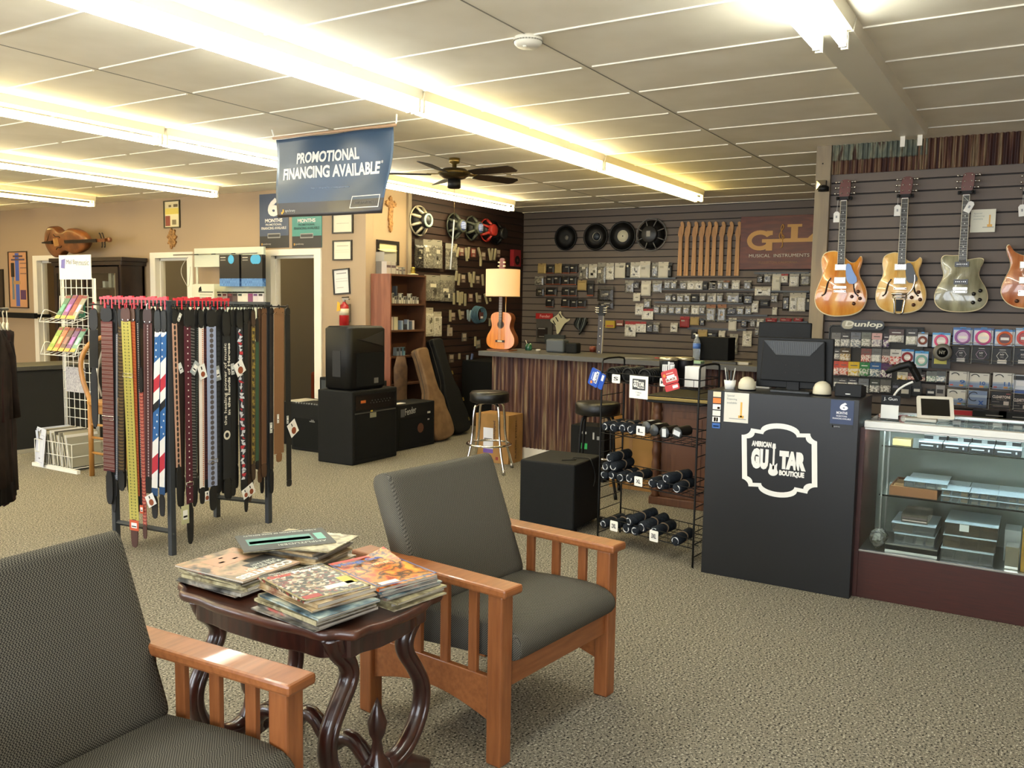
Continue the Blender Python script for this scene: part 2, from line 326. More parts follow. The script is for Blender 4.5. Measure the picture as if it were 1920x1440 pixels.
# ================================================================ foreground chairs, table, magazines
def make_chair(loc, rz, label):
    t = root('armchair', loc, label, 'chair', None, rz)
    for sx in (-1, 1):
        for y in (-.30, .30): b = MB(); b.box(sx*.33-.03, sx*.33+.03, y-.03, y+.03, 0, .57, M_woodv); b.build('leg', t, .006)
        b = MB(); b.box(sx*.33-.048, sx*.33+.048, -.355, .355, .572, .602, M_wood, Matrix.Identity(4)); b.build('armrest', t, .008)
        # lower side rail with arched underside
        top = [(-.27, .285), (.27, .285)]; arch = [(.27-.54*k/12, .135+.05*math.sin(PI*k/12)) for k in range(13)]
        b = MB(); b.prism(top+arch, -.012, .012, M_wood, Matrix(((0, 0, 1, sx*.33), (1, 0, 0, 0), (0, 1, 0, 0), (0, 0, 0, 1)))); b.build('side_rail', t, .003)
        for k in range(4): y = -.19+.125*k; b = MB(); b.box(sx*.33-.009, sx*.33+.009, y-.018, y+.018, .284, .573, M_woodv); b.build('slat', t, .003)
    b = MB(); b.box(-.30, .30, -.315, -.29, .25, .335, M_wood); b.build('front_rail', t, .004)
    b = MB(); b.box(-.30, .30, .285, .31, .20, .30, M_wood); b.build('back_rail', t, .004)
    # seat cushion: rounded front, slopes gently to the back
    prof = [(-.345, .34), (-.365, .375), (-.355, .415), (-.31, .442), (-.2, .448), (0, .435), (.2, .418), (.22, .40), (.22, .30), (.15, .295), (0, .31), (-.28, .33)]
    prof = smoothpoly(prof, 1); rings = []
    for x, k in ((-.298, .86), (-.288, .97), (-.25, 1), (0, 1.015), (.25, 1), (.288, .97), (.298, .86)):
        cy, cz = -.07, .375; rings.append([(x, cy+(p[0]-cy)*(.97+.03*k), cz+(p[1]-cz)*k) for p in prof])
    b = MB(); b.loft(rings, M_fab); b.build('seat', t)
    bt, tn = .13, .10; rings = []
    for x, k in ((-.298, .8), (-.285, .96), (-.24, 1), (0, 1.0), (.24, 1), (.285, .96), (.298, .8)):
        r = []
        for u, w in rrect(-.05, .05, 0, .475, .035, 3):
            a = -.30; yy = .105+u*k; zz = .40+.475*(.5+(w/.475-.5)*(.985+.015*k)); dy = (zz-.40)*.40
            r.append((x, yy+dy, zz-u*.35))
        rings.append(r)
    b = MB(); b.loft(rings, M_fab); b.build('backrest', t)
    return t
make_chair((2.663, 1.715, 0), -.10, 'wooden slatted armchair with grey woven cushions, beyond the magazine table')
make_chair((1.093, 1.795, 0), .056, 'nearest grey cushioned wooden armchair, cut by the left and bottom frame')
# occasional table with pie-crust edge and lyre ends
TC = (1.90, 1.895); t = root('side_table', (TC[0], TC[1], 0), 'dark carved side table between the armchairs, holding magazines', 'table')
out = []
N = 96
for k in range(N):
    a = 2*PI*k/N; c, s_ = math.cos(a), math.sin(a); e = .45
    x = .262*math.copysign(abs(c)**e, c); y = .385*math.copysign(abs(s_)**e, s_); w = 1+.022*math.cos(12*a); out.append((x*w, y*w))
b = MB()
def ringz(p, k, z): return [(x*k, y*k, z) for x, y in p]
b.loft([ringz(out, .93, .585), ringz(out, .985, .592), ringz(out, 1.0, .604), ringz(out, .99, .617), ringz(out, .965, .62), ringz(out, .95, .612)], M_dktop); b.build('tabletop', t)
b = MB(); ap = [(x*.86, y*.88) for x, y in out]; b.prism(ap, .525, .588, M_dkwood); b.build('apron', t, .004)
for ye in (-.275, .275):
    for sx in (-1, 1):
        pth = [(sx*.19, .585), (sx*.175, .54), (sx*.125, .49), (sx*.12, .44), (sx*.175, .37), (sx*.215, .30), (sx*.205, .21), (sx*.14, .13), (sx*.07, .105), (sx*.03, .11)]
        pth = smoothpoly(pth, 2, False)
        b = MB(); n = len(pth); rr = []
        for i, (x, z) in enumerate(pth):
            f = i/(n-1); rr.append(.034-.008*math.sin(PI*f))
        b.tube([(x, ye, z) for x, z in pth], rr, M_dkwood, 10)
        b.tube([(x, ye-.024, z) for x, z in pth], [q*.45 for q in rr], M_dkwood, 6)
        b.build('lyre_leg', t)
        b = MB(); foot = smoothpoly([(sx*.05, .09), (sx*.12, .085), (sx*.19, .045), (sx*.24, .018)], 2, False)
        b.tube([(x, ye, z) for x, z in foot], [.036-.016*i/(len(foot)-1) for i in range(len(foot))], M_dkwood, 8); b.build('foot', t)
    b = MB(); b.lathe([(.001, .335), (.012, .31), (.03, .26), (.024, .225), (.014, .205), (.02, .16), (.045, .12), (.05, .08), (.03, .06)], M_dkwood, 14, T(0, ye)); b.build('finial', t)
b = MB(); st = smoothpoly([(0, -.27, .10), (0, -.17, .20), (0, -.09, .13), (0, 0, .24), (0, .09, .13), (0, .17, .20), (0, .27, .10)], 2, False)
b.tube(st, .026, M_dkwood, 8); b.build('stretcher', t)
# magazines
COVK = [0]
def cover_mats(seed, cols, kind='noise', ns=None):
    r = random.Random(seed); nm = 'cover_art_%d' % seed
    if kind == 'voronoi': return mat(nm, cols[0], .3, spec=.6, col2=cols[1:], kind='voronoi', ns=ns, lo=0., hi=.85)
    return mat(nm, cols[0], .3, spec=.6, col2=cols[1:], kind='noise', ns=r.uniform(9, 16), det=4, lo=.33, hi=.66)
def magazine(x, y, z, ang, art, label, th=.006, w=.21, h=.276, title=None, tcol='#f2efe6', extra=None, group='magazines on the side table', up=False, curl=0.):
    b = MB(); b.M = Matrix.Identity(4)
    b.box(-w/2, w/2, -h/2+.001, h/2-.001, .0008, th-.0008, M_pages)
    b.box(-w/2-.0005, w/2+.001, -h/2, h/2, 0, .0008, art)
    if curl:
        vs = []; n = 8
        for i in range(n+1):
            v = -h/2+h*i/n
            for j in range(n+1):
                u = -w/2+w*j/n; vs.append((u, v, th+curl*max(0, (u/w+v/h)-.35)**2*1.2))
        b.add(vs, [(i*(n+1)+j, i*(n+1)+j+1, (i+1)*(n+1)+j+1, (i+1)*(n+1)+j) for i in range(n) for j in range(n)], art, True)
    else: b.box(-w/2-.001, w/2+.001, -h/2, h/2, th-.0008, th, art)
    b.box(-w/2-.001, -w/2, -h/2, h/2, 0, th, art)
    o = b.build('magazine', loc=(x, y, z)); o.rotation_euler = (0, 0, ang); tag(o, label, 'magazine', group)
    if title or extra:
        b = MB(); M = Matrix.Translation((0, 0, th+.0002+(curl*.12 if curl else 0)))
        if title:
            for s_, x0, x1, y0, y1, c, *bo in title: b.text(s_, C(c, .4), x0*w, x1*w, y0*h, y1*h, 0, M, bo[0] if bo else .02, .0004)
        if extra:
            for x0, x1, y0, y1, c in extra: b.box(x0*w, x1*w, y0*h, y1*h, 0, .0003, c if not isinstance(c, str) else C(c, .4), M)
        b.build('cover_print', o)
    return o
PAL = [['#2c2320', '#7a6850', '#a8977a', '#46523f'], ['#22201e', '#5c5c58', '#a39d90', '#151a24'], ['#57402a', '#a0865f', '#c4b492', '#6f3a28'], ['#20303a', '#4f6a76', '#a7b5b0', '#d7cfae'], ['#1c1c1e', '#43413d', '#94897a', '#b8322a'], ['#7c1f1c', '#b6503a', '#e1c9a0', '#2c2420'], ['#958a68', '#bdb48f', '#6f6444', '#cfc8ac']]
def pile(cx, cy, ang, n, z0, seed, where, top_z=None, jit=.012, th=None, cols=None):
    r = random.Random(seed); z = z0
    for i in range(n):
        a = ang+r.uniform(-.06, .06); tt = th or r.choice([.004, .006, .008, .011]); p = PAL[(cols or [0, 1, 2, 3, 4, 5, 6])[r.randrange(len(cols or PAL))]]
        tone = {0: 'brown', 1: 'grey', 2: 'tan', 3: 'blue grey', 4: 'black', 5: 'red', 6: 'cream'}[PAL.index(p)]
        pos = 'bottom magazine' if i == 0 else '%s magazine from the bottom' % ORD[i]
        magazine(cx+r.uniform(-jit, jit), cy+r.uniform(-jit, jit), z, a, cover_mats(seed*10+i, p), '%s, %s, in the %s table pile' % (pos, tone, where), tt); z += tt+.0004
    return z
ZT = .6215
# left pile: top cover lies with its title toward the right
zA = pile(1.815, 2.125, .03, 6, ZT, 1, 'left', jit=.010, cols=[1, 4, 6])
magazine(1.825, 2.127, zA, PI+.03, cover_mats(101, ['#3f3528', '#8f7a58', '#b98f6c', '#2a2e28']), 'magazine with a face and white capitals, on top of the left pile', .006,
         w=.235, h=.30, title=[('COUNTESS', -.46, .46, .34, .45, '#e8e4da', .04), ('PURE STURDY', -.42, .2, .23, .30, '#c8ccbb', .02), ('PURE FAST', -.42, .0, .16, .21, '#c8ccbb', 0)], extra=[(-.5, .05, .10, .32, '#17181a'), (-.5, -.1, -.02, .1, '#22201e'), (-.3, .25, -.35, -.05, '#b98f74'), (-.19, -.10, -.18, -.14, '#5a4434'), (.05, .14, -.18, -.14, '#5a4434'), (-.06, .01, -.3, -.27, '#8a5444')])
# front pile
zB = pile(1.765, 1.725, -.16, 6, ZT, 2, 'front', jit=.016, cols=[1, 3, 4, 6])
zB = pile(1.78, 1.745, -.22, 3, zB, 3, 'upper front', jit=.012, cols=[6, 2, 2])
magazine(1.785, 1.762, zB, -.28, cover_mats(102, ['#26241c', '#5a5238', '#b8a88c', '#7c2a24', '#3a3c30', '#c8c0b0', '#8a6f4c'], 'voronoi', 95), 'magazine with red and white title, on top of the front pile', .007,
         title=[('Guitar', -.44, -.08, .32, .41, '#c4352b', .03), ('Player', -.05, .42, .32, .43, '#f0ece2', .03), ('SPECIAL COLLECTORS EDITION', -.36, .40, .45, .48, '#f0ece2', 0)],
         extra=[(-.5, .5, .435, .495, '#2a2a20'), (-.02, .42, -.33, -.22, '#efe6cf'), (-.45, -.2, -.46, -.36, '#a2302b'), (.3, .48, -.3, -.05, '#b8b13a'), (-.5, -.47, -.5, .43, '#8a7f4a'), (.47, .5, -.5, .43, '#8a7f4a'), (-.5, .5, -.5, -.47, '#8a7f4a')])
# right pile
zC = pile(2.0, 1.665, -.12, 3, ZT, 4, 'right', jit=.016, cols=[4, 5, 6]); zC = pile(2.0, 1.68, -.2, 5, zC, 5, 'upper right', jit=.008, cols=[1, 3, 4])
magazine(2.0, 1.69, zC, -.27, cover_mats(103, ['#8c2c10', '#c4501a', '#d88a24', '#2a2624', '#c86a20', '#d8a83c']), 'orange magazine with blue lettering, on top of the right pile', .008, curl=.05, h=.285,
         title=[('Vintage Guitar', -.46, .46, .30, .42, '#3b5fa8', .03), ('PIRATE JEFF', .0, .3, .12, .2, '#f3d9a0', 0)],
         extra=[(-.5, .5, .44, .5, '#c23a2a'), (-.42, -.12, -.46, -.38, '#efe9da'), (-.5, .5, -.5, -.48, '#3f5f9a'), (-.5, -.48, -.5, .5, '#3f5f9a'), (.48, .5, -.5, .2, '#3f5f9a')])
# back pile, fanned, with the dark amplifier leaflet on top
zD = pile(2.085, 2.125, .15, 8, ZT, 6, 'back', jit=.018, cols=[1, 2, 6])
magazine(2.09, 2.15, zD, .55, cover_mats(104, PAL[6]), 'pale yellow paper fanned out at the back left of the pile', .003)
magazine(2.06, 2.17, zD+.0035, .9, cover_mats(105, PAL[6]), 'cream magazine skewed under the dark leaflet', .004)
magazine(2.10, 2.10, zD+.008, .25, cover_mats(106, PAL[6]), 'cream magazine directly below the dark leaflet on the back pile', .004)
d = onz(449, 1017, zD+.02); e_ = onz(616, 1000, zD+.02); ang = math.atan2(e_.y-d.y, e_.x-d.x); cc = (d+e_)/2
magazine(cc.x, cc.y, zD+.0125, ang+PI, C('#33352f', .4), 'dark grey leaflet with a turquoise amplifier, topmost on the back pile', .004, w=(e_-d).length, h=.20,
         title=[('AMPLITUDES!', -.42, .12, .30, .39, '#b9bdb0', 0), ('A NEW GENERATION OF ROCK ROYALTY', -.42, .42, -.44, -.37, '#c9ccc0', 0)],
         extra=[(-.3, .42, -.18, .22, '#5f958a'), (-.28, .4, -.02, .14, '#3f4a44'), (-.44, -.34, -.18, .22, '#6fb0a2')])
# ================================================================ kiosk with the shop's badge
KX = 4.67
def K(px, py): p = onx(px, py, KX); return (1.597-p.y, p.z)
kf = FXm(0, .80/2, 0)
t = root('sales_counter', (KX, 1.197, 0), 'tall black counter front with white badge logo beside the glass case', 'counter', None, 0)
KM = FXm(0, .40, 0)
b = MB(); b.box(0, .37, -.40, .40, 0, 1.04, mat('black_laminate', '#17181a', .38, spec=.5)); b.build('body', t, .003)
M_lw = C('#e3e1db', .5)
def kprism(poly, th, m, b): b.prism(poly, .0005, th, m, KM)
bc = ((K(1390, 850)[0]+K(1534, 870)[0])/2, .687); hw, hh = .206, .20
def badge(k, off=0):
    q = [(-1, -.60), (-1, .60)]+[(-1+.24*math.sin(a), .60+.20*(1-math.cos(a))) for a in [PI/2*i/6 for i in range(1, 7)]]+[(-.74, .80), (-.50, .78)]
    q += [(-.50*math.cos(a), .78+.22*math.sin(a)) for a in [PI*i/16 for i in range(1, 16)]]+[(.50, .78), (.74, .80)]
    q += [(1-.24*math.sin(a), .60+.20*(1-math.cos(a))) for a in [PI/2*i/6 for i in range(6, 0, -1)]]+[(1, .60)]
    q = [(x*(1.0-k), y*(1.0-k)) for x, y in q]
    return [(bc[0]+x*hw, bc[1]+y*hh) for x, y in q]+[(bc[0]-x*hw, bc[1]-y*hh) for x, y in q[0:0]]
def mirror_full(k):
    up = badge(k)[1:-1]; lo_ = [(2*bc[0]-x, 2*bc[1]-y) for x, y in up]; return up+lo_
o1 = mirror_full(0); i1 = mirror_full(.14); n = len(o1)
b = MB(); b.add([(x, y, .0015) for x, y in o1]+[(x, y, .0015) for x, y in i1], [(i, (i+1) % n, n+(i+1) % n, n+i) for i in range(n)], M_lw, False, KM); lab(b.build('badge_outline', t), 'white badge outline')
b = MB()
L0 = bc[0]-hw; V = lambda py: .887-(py-547)/356*.40; Uu = lambda px: L0+(px-232)/371*2*hw
b.text('AMERICAN', M_lw, Uu(284), Uu(380), V(668), V(641), .001, KM, .06)
b.text('GU', M_lw, Uu(284), Uu(368), V(776), V(676), .001, KM, .09); b.text('TAR', M_lw, Uu(420), Uu(546), V(764), V(676), .001, KM, .09)
b.text('BOUTIQUE', M_lw, Uu(422), Uu(540), V(800), V(770), .001, KM, .06)
gx = Uu(393)
b.prism([(gx-.005, V(770)), (gx-.005, V(672)), (gx-.010, V(668)), (gx-.007, V(646)), (gx+.007, V(646)), (gx+.010, V(668)), (gx+.005, V(672)), (gx+.005, V(770))], .0005, .0025, M_lw, KM)
b.prism(smoothpoly([(gx-.020, V(738)), (gx-.008, V(752)), (gx+.008, V(752)), (gx+.022, V(734)), (gx+.018, V(768)), (gx+.029, V(785)), (gx+.012, V(802)), (gx-.014, V(802)), (gx-.029, V(785)), (gx-.020, V(766))], 2), .0005, .0025, M_lw, KM)
b.build('logo_lettering', t)
def sheet(name, frame, x0, x1, y0, y1, m, label, cat, prints=(), th=.002, group=None, z=.001, parent=None, texts=()):
    b = MB(); b.box(x0, x1, y0, y1, z, z+th, m, frame)
    for a in prints: b.box(a[0], a[1], a[2], a[3], z+th, z+th+.0006, a[4] if not isinstance(a[4], str) else C(a[4], .5), frame)
    for a in texts: b.text(a[0], C(a[5], .5), a[1], a[2], a[3], a[4], z+th+.0004, frame, a[6] if len(a) > 6 else .02, .0005)
    o = b.build(name, parent)
    if parent is None: tag(o, label, cat, group)
    return o
KW = FXm(KX, 1.597, 0)
u0, v0 = K(1556, 798); u1, v1 = K(1602, 752)
sheet('financing_sticker', KW, u0, u1, v0-.01, v1, C('#33405f'), 'blue six months financing sticker on the black counter front', 'sticker', [(u0, u1, v0-.01, v0+.012, '#1d1f22'), (u0+.012, u0+.017, v0-.006, v0+.004, '#c98a2a')],
      texts=[('6', u0+.045, u0+.085, v0+.085, v1-.012, '#e6e6ea', .05), ('MONTHS', u0+.03, u1-.03, v0+.064, v0+.078, '#e6e6ea'), ('PROMOTIONAL', u0+.03, u1-.03, v0+.050, v0+.058, '#d8d8e0'), ('FINANCING AVAILABLE', u0+.012, u1-.012, v0+.037, v0+.045, '#d8d8e0'), ('synchrony', u0+.02, u0+.05, v0-.006, v0+.002, '#b9b9b9', 0)])
u0, v0 = K(1357, 790); u1, v1 = K(1405, 738)
sheet('financing_card', KW, u0, u1, v0, v1, C('#d8d4c8'), 'white special financing card with a gold swirl on the black counter front', 'sign', [(u1-.045, u1-.035, v0+.03, v1-.05, '#d8a644'), (u1-.055, u1-.025, v0+.025, v0+.04, '#d8a644'), (u0+.03, u1-.012, v0+.018, v0+.022, '#8f8f8a')],
      texts=[('Special', u0+.015, u0+.055, v1-.026, v1-.012, '#8f9490', 0), ('Financing', u0+.015, u0+.07, v1-.045, v1-.03, '#8f9490', 0), ('available', u0+.015, u0+.07, v1-.062, v1-.05, '#8f9490', 0)])
u0, v0 = K(1334, 803); u1, v1 = K(1354, 734); h = (v1-v0)/6
pr = []
for i, c in enumerate(['#2d5fa8', '#e8e6e0', '#dcdad2', '#e9e4dc', '#e07a2e', '#e6cfae']): pr.append((u0+.004, u1-.004, v0+i*h+.003, v0+(i+1)*h-.003, c))
pr += [(u0+.01, u1-.01, v0+.012, v0+.018, '#e8e8ee'), (u0+.012, u0+.024, v0+h+.006, v0+2*h-.006, '#b03038'), (u0+.026, u0+.036, v0+h+.006, v0+2*h-.006, '#2e6a48'), (u0+.03, u1-.008, v0+3*h+.006, v0+3*h+.018, '#e07a2e')]
sheet('payment_sticker', KW, u0, u1, v0, v1, C('#1b1c22'), 'vertical strip of payment card stickers at the counter corner', 'sticker', pr)
# things on the kiosk top
z = 1.04
t = root('monitor', (4.86, 1.18, z), 'black computer monitor seen from behind, on the black counter', 'monitor')
MM = FXm(0, .205, 0)
b = MB(); b.prism([(0, .02), (.41, .02), (.41, .30), (0, .30)], -.03, -.005, M_black, MM)
b.prism([(.03, .06), (.38, .06), (.37, .285), (.04, .285)], -.005, .03, mat('monitor_shell', '#090a0b', .55, spec=.3), MM); b.build('screen_housing', t, .006)
b = MB(); b.prism([(.045, .283), (.115, .205), (.295, .205), (.365, .283)], .029, .033, C('#34373a', .5), MM)
for i in range(26):
    x = .075+.01*i; yb = .213+max(0, (.115-x))*.9+max(0, (x-.295))*.9
    if yb < .272: b.box(x, x+.005, yb, .276, .033, .0345, C('#4b4e52', .6), MM)
b.build('vent_grille', t)
b = MB(); b.box(.17, .24, 0, .1, -.02, .005, M_black, MM); b.box(.10, .31, 0, .014, -.07, .07, C('#26282a', .4), MM); b.build('stand', t, .003)
b = MB()
for x, y in ((.17, .15), (.24, .15), (.17, .11), (.24, .11)): b.box(x-.003, x+.003, y-.003, y+.003, .03, .032, M_groove, MM)
b.build('mounting_holes', t)
def dome(px, py, label):
    p = onx(px, py, 4.80); t = root('desk_speaker', (4.80, p.y, z), label, 'speaker', 'cream desk speakers on the black counter')
    b = MB(); b.lathe([(.044, 0), (.048, .015), (.046, .04), (.036, .062), (.018, .074), (.001, .077)], C('#cfc7ae', .4), 20); b.build('shell', t)
    b = MB(); b.lathe([(.048, 0), (.05, .004), (.048, .008)], M_blackm, 20); b.build('base', t)
dome(1400, 738, 'cream domed desk speaker left of the monitor'); dome(1541, 742, 'cream domed desk speaker right of the monitor')
p = onx(1366, 738, 4.80); t = root('pen_cup', (4.82, p.y, z), 'white cup full of dark pens on the black counter', 'cup')
b = MB(); b.lathe([(.028, 0), (.034, .05), (.03, .05), (.025, .01)], M_paper, 16); b.build('cup', t)
for i in range(7): a = i*.9; b = MB(); b.bar((.012*math.cos(a), .012*math.sin(a), .01), (.034*math.cos(a), .03*math.sin(a), .10+.01*(i % 3)), .0035, [M_black, M_dkmet, C('#b8b6ae')][i % 3], 6); b.build('pen', t)
p = onx(1594, 740, 4.85); t = root('receipt_printer', (4.87, p.y+.005, z), 'black receipt printer beside the monitor on the black counter', 'printer')
PM = FXm(0, .065, 0)
b = MB(); b.box(0, .135, 0, .05, -.07, .07, M_black, PM); b.prism([(-.07, .05), (.07, .05), (-.05, .068), (-.07, .068)], -.0, .135, M_black, PM @ Matrix(((0, 0, 1, 0), (0, 1, 0, 0), (-1, 0, 0, 0), (0, 0, 0, 1)))); b.build('body', t, .004)
b = MB(); b.box(.04, .105, .052, .056, .0, .04, M_paper, PM); b.text('GUITAR', M_black, .045, .10, .008, .034, .0, PM @ T(0, .0565, .04) @ Matrix.Rotation(-PI/2, 4, 'X'), .03); b.build('label_plate', t)
b = MB(); b.box(.055, .08, .014, .018, .07, .0715, M_paper, PM); b.build('maker_mark', t)
p = onx(1390, 715, 5.05)
t = root('paper_tray', (5.0, 1.42, z), 'stack of loose papers on the black counter behind the pen cup', 'papers')
for i in range(3): b = MB(); b.box(-.02, .02, -.08, .08, .001+i*.012, .01+i*.012, [M_paper, M_pages, C('#bdb9ab')][i]); b.build('paper_stack', t)
t = root('monitor', (5.62, 1.43, 1.0), 'second black monitor, tilted away behind the counter one', 'monitor')
b = MB(); SM = Matrix.Rotation(.12, 4, 'X')
b.box(-.01, .015, -.165, .165, .11, .41, mat('monitor_shell', '#090a0b', .55, spec=.3)); b.build('screen_housing', t, .006)
b = MB(); b.box(-.02, .02, -.04, .04, -.2, .2, M_black); b.build('stand', t)
t2 = root('service_desk', (5.75, 1.2, 0), 'dark back desk carrying the second monitor behind the black counter', 'desk')
b = MB(); b.box(-.2, .3, -.35, .42, .765, .80, M_blackm); b.build('desktop', t2); b = MB(); b.box(-.15, .25, -.3, .37, 0, .765, M_blackm); b.build('base', t2)
# ================================================================ glass display case
CX = 4.735; CY0, CY1 = -1.55, .775; TOPZ = .93
t = root('display_case', (CX, CY1, 0), 'glass display case with mahogany base to the right of the black counter', 'display case')
CM = FXm(0, 0, 0); Wd = CY1-CY0; Dp = .50
M_mah = mat('mahogany_laminate', '#33140f', .42, spec=.5, col2='#41190f', ns=8, det=4, lo=.3, hi=.7, stretch=(5, 1, 20))
b = MB(); b.box(0, Wd, 0, .245, -Dp, 0, M_mah, CM); b.box(0, Wd, .245, .255, -Dp, .004, M_steel, CM); b.build('base', t, .002)
b = MB(); b.box(-.022, 0, 0, TOPZ-.035, -Dp, 0, M_mah, CM); b.build('end_panel', t)
b = MB(); b.box(0, Wd, .255, TOPZ-.03, -Dp, -Dp+.01, C('#8f948a', .25), CM); b.build('back_panel', t)
b = MB(); b.box(.004, Wd, .256, TOPZ-.032, -.006, -.002, M_glass, CM); b.build('front_glass', t)
b = MB(); b.box(.004, Wd, TOPZ-.008, TOPZ-.002, -Dp+.012, -.045, M_glass, CM); b.build('top_glass', t)
b = MB(); b.box(-.004, Wd, TOPZ-.032, TOPZ, -.045, .005, C('#dcdcd6', .35), CM); b.box(-.004, Wd, TOPZ-.045, TOPZ-.032, -.02, 0, M_steel, CM); b.build('top_rail', t, .002)
b = MB(); b.box(0, Wd, TOPZ-.02, TOPZ+.004, -Dp, -Dp+.012, M_steel, CM); b.build('back_rail', t)
b = MB(); b.box(.03, Wd, TOPZ-.042, TOPZ-.033, -.032, -.0215, mat('led_strip', '#ffffff', .4, emit='#d8efff', es=60), CM); lab(b.build('light_strip', t), 'lit strip under the top rail')
SH = [.795, .535]
for zz in SH:
    b = MB(); b.box(.07, Wd, zz-.004, zz+.004, -Dp+.03, -.10, M_glass, CM); b.build('glass_shelf', t)
for zz in (.08,): 
    for w_ in (-.12, -.30): b = MB(); b.box(.075, .083, .26, .9, w_-.006, w_+.006, M_steel, CM); b.build('upright', t)
def cs(name, uv, z0, h, w0, w1, m, label, cat, group=None, extra=None, px=True):
    """thing standing in the case: uv = photo x of its front left / right edge, w0..w1 distance behind the front glass"""
    xx = CX+w0; a = onx(uv[0], uv[2], xx); c = onx(uv[1], uv[2], xx)
    b = MB(); M = FXm(xx, a.y, z0); wd = a.y-c.y
    if extra: extra(b, M, wd, h, w1-w0)
    else: b.box(0, wd, 0, h, -(w1-w0), 0, m, M)
    return tag(b.build(name, None, .0015), label, cat, group)
def smallbox(lid):
    def f(b, M, w, h, d):
        b.box(.001, w-.001, 0, h-.008, -d, 0, M_black, M); b.box(0, w, h-.008, h, -d-.001, .001, lid, M)
        b.box(w*.1, w*.62, h*.35, h*.5, 0, .0008, C('#8b8b88'), M); b.box(w*.78, w*.84, h*.25, h*.55, 0, .0008, C('#8b8b88'), M)
    return f
M_lid = mat('silver_lid', '#c9ced0', .12, spec=.8, metal=.3)
cs('pedal_box', (1674, 1709, 820), .80, .035, .12, .20, C('#8a7646'), 'tan box at the left end of the top glass shelf', 'box')
for i, (a, c) in enumerate(((1722, 1766), (1768, 1815), (1817, 1863), (1865, 1916))):
    cs('pedal_box', (a, c, 845), .80, .038, .11, .20, None, 'black silver-topped box, %s from left, front row of the top glass shelf' % ORD[i], 'box', 'silver-topped boxes on the top glass shelf', smallbox(M_lid))
def whitebox(b, M, w, h, d):
    b.box(0, w, 0, h-.012, -d, 0, M_black, M); b.box(0, w, h-.012, h, -d, .001, M_paper, M); b.box(w*.4, w*.65, .005, h-.014, 0, .001, C('#8d8f8a'), M)
for i, (a, c) in enumerate(((1733, 1775), (1779, 1822), (1824, 1867), (1869, 1915))):
    cs('pedal_box', (a, c, 825), .80, .058, .28, .38, None, 'black and white box, %s from left, back row of the top glass shelf' % ORD[i], 'box', 'white-topped boxes on the top glass shelf', whitebox)
def organizer(cols=4, rows=2, fill='#8f7a5a', tint=None):
    body = tint or M_plastic
    def f(b, M, w, h, d):
        t_ = .002
        b.box(0, w, 0, t_, -d, 0, body, M)
        for q in ((0, w, -t_, 0), (0, w, -d, -d+t_), (0, t_, -d, 0), (w-t_, w, -d, 0)): b.box(q[0], q[1], 0, h-.004, q[2], q[3], body, M)
        b.box(-.002, w+.002, h-.004, h, -d-.002, .002, mat('clear_lid', '#dcecf0', .12, trans=.15, spec=.9), M)  # bright blue-white shine painted into the lid's nearly opaque colour
        for i in range(1, cols): b.box(w*i/cols-.0008, w*i/cols+.0008, t_, h-.006, -d+t_, -t_, body, M)
        r = random.Random(int(w*10000)+int(d*777))
        for i in range(cols):
            for j in range(rows):
                x0 = w*i/cols+.006; x1 = w*(i+1)/cols-.006; a0 = -d*(j+1)/rows+.006; a1 = -d*j/rows-.006
                b.box(x0, x1, t_, t_+(h*.62)*r.uniform(.3, 1), a0, a1, C(r.choice([fill, '#5b5348', '#b8ae98', '#3c3a38', '#a2722e'])), M)
    return f
def tray(b, M, w, h, d):
    m = C('#8a5528', .5)
    b.box(0, w, 0, h, -.008, 0, m, M); b.box(0, w, 0, h, -d, -d+.008, m, M); b.box(0, .006, 0, h, -d, 0, m, M); b.box(w-.006, w, 0, h, -d, 0, m, M); b.box(0, w, 0, .004, -d, 0, m, M)
    for i in range(1, 7): b.box(.006, w-.006, .004, h-.006, -d*i/7-.0015, -d*i/7+.0015, C('#b98a55'), M)
cs('parts_tray', (1666, 1756, 945), .54, .048, .11, .40, None, 'wooden compartment tray on the lower glass shelf', 'tray', None, tray)
cs('parts_organizer', (1694, 1775, 925), .589, .035, .125, .245, None, 'clear parts organizer in front on the wooden tray', 'organizer box', None, organizer())
cs('parts_organizer', (1707, 1780, 895), .589, .035, .26, .38, None, 'clear parts organizer at the back on the wooden tray', 'organizer box', None, organizer())
k = 0
for (a, c) in ((1764, 1815), (1818, 1869), (1871, 1925)):
    for j, (w0, w1) in enumerate(((.11, .24), (.26, .39))):
        for s_ in range(2):
            nm = ['left', 'middle', 'right'][k//4]
            cs('parts_organizer', (a, c, 950), .54+.032*s_, .03, w0, w1, None, 'clear organizer, %s column, %s row, %s of its stack, lower glass shelf' % (nm, ['front', 'back'][j], ['bottom', 'top'][s_]), 'organizer box', 'clear organizers on the lower glass shelf', organizer(3, 2)); k += 1
M_smoke = mat('smoky_plastic', '#c4c6c2', .12, trans=.86, spec=.6); M_smoke2 = mat('smoky_plastic_dark', '#a3937c', .14, trans=.84, spec=.6)
cs('drawer_case', (1658, 1757, 1045), .256, .045, .03, .40, None, 'black flat case with a white edge at the bottom left of the glass case', 'case', None, lambda b, M, w, h, d: (b.box(0, w, 0, h, -d, 0, M_black, M), b.box(0, w, .0, .014, 0, .001, M_paper, M), b.box(0, w, h-.006, h+.001, -d, .001, M_steel, M)))
cs('parts_organizer', (1676, 1752, 1020), .303, .05, .07, .36, None, 'grey organizer holding tan parts, lower of the left stack in the case', 'organizer box', None, organizer(4, 3, '#b9ac84', M_smoke))
cs('parts_organizer', (1672, 1754, 985), .355, .05, .08, .36, None, 'frosted grey box, middle of the left stack in the case', 'organizer box', None, organizer(2, 2, '#8a8880', M_smoke))
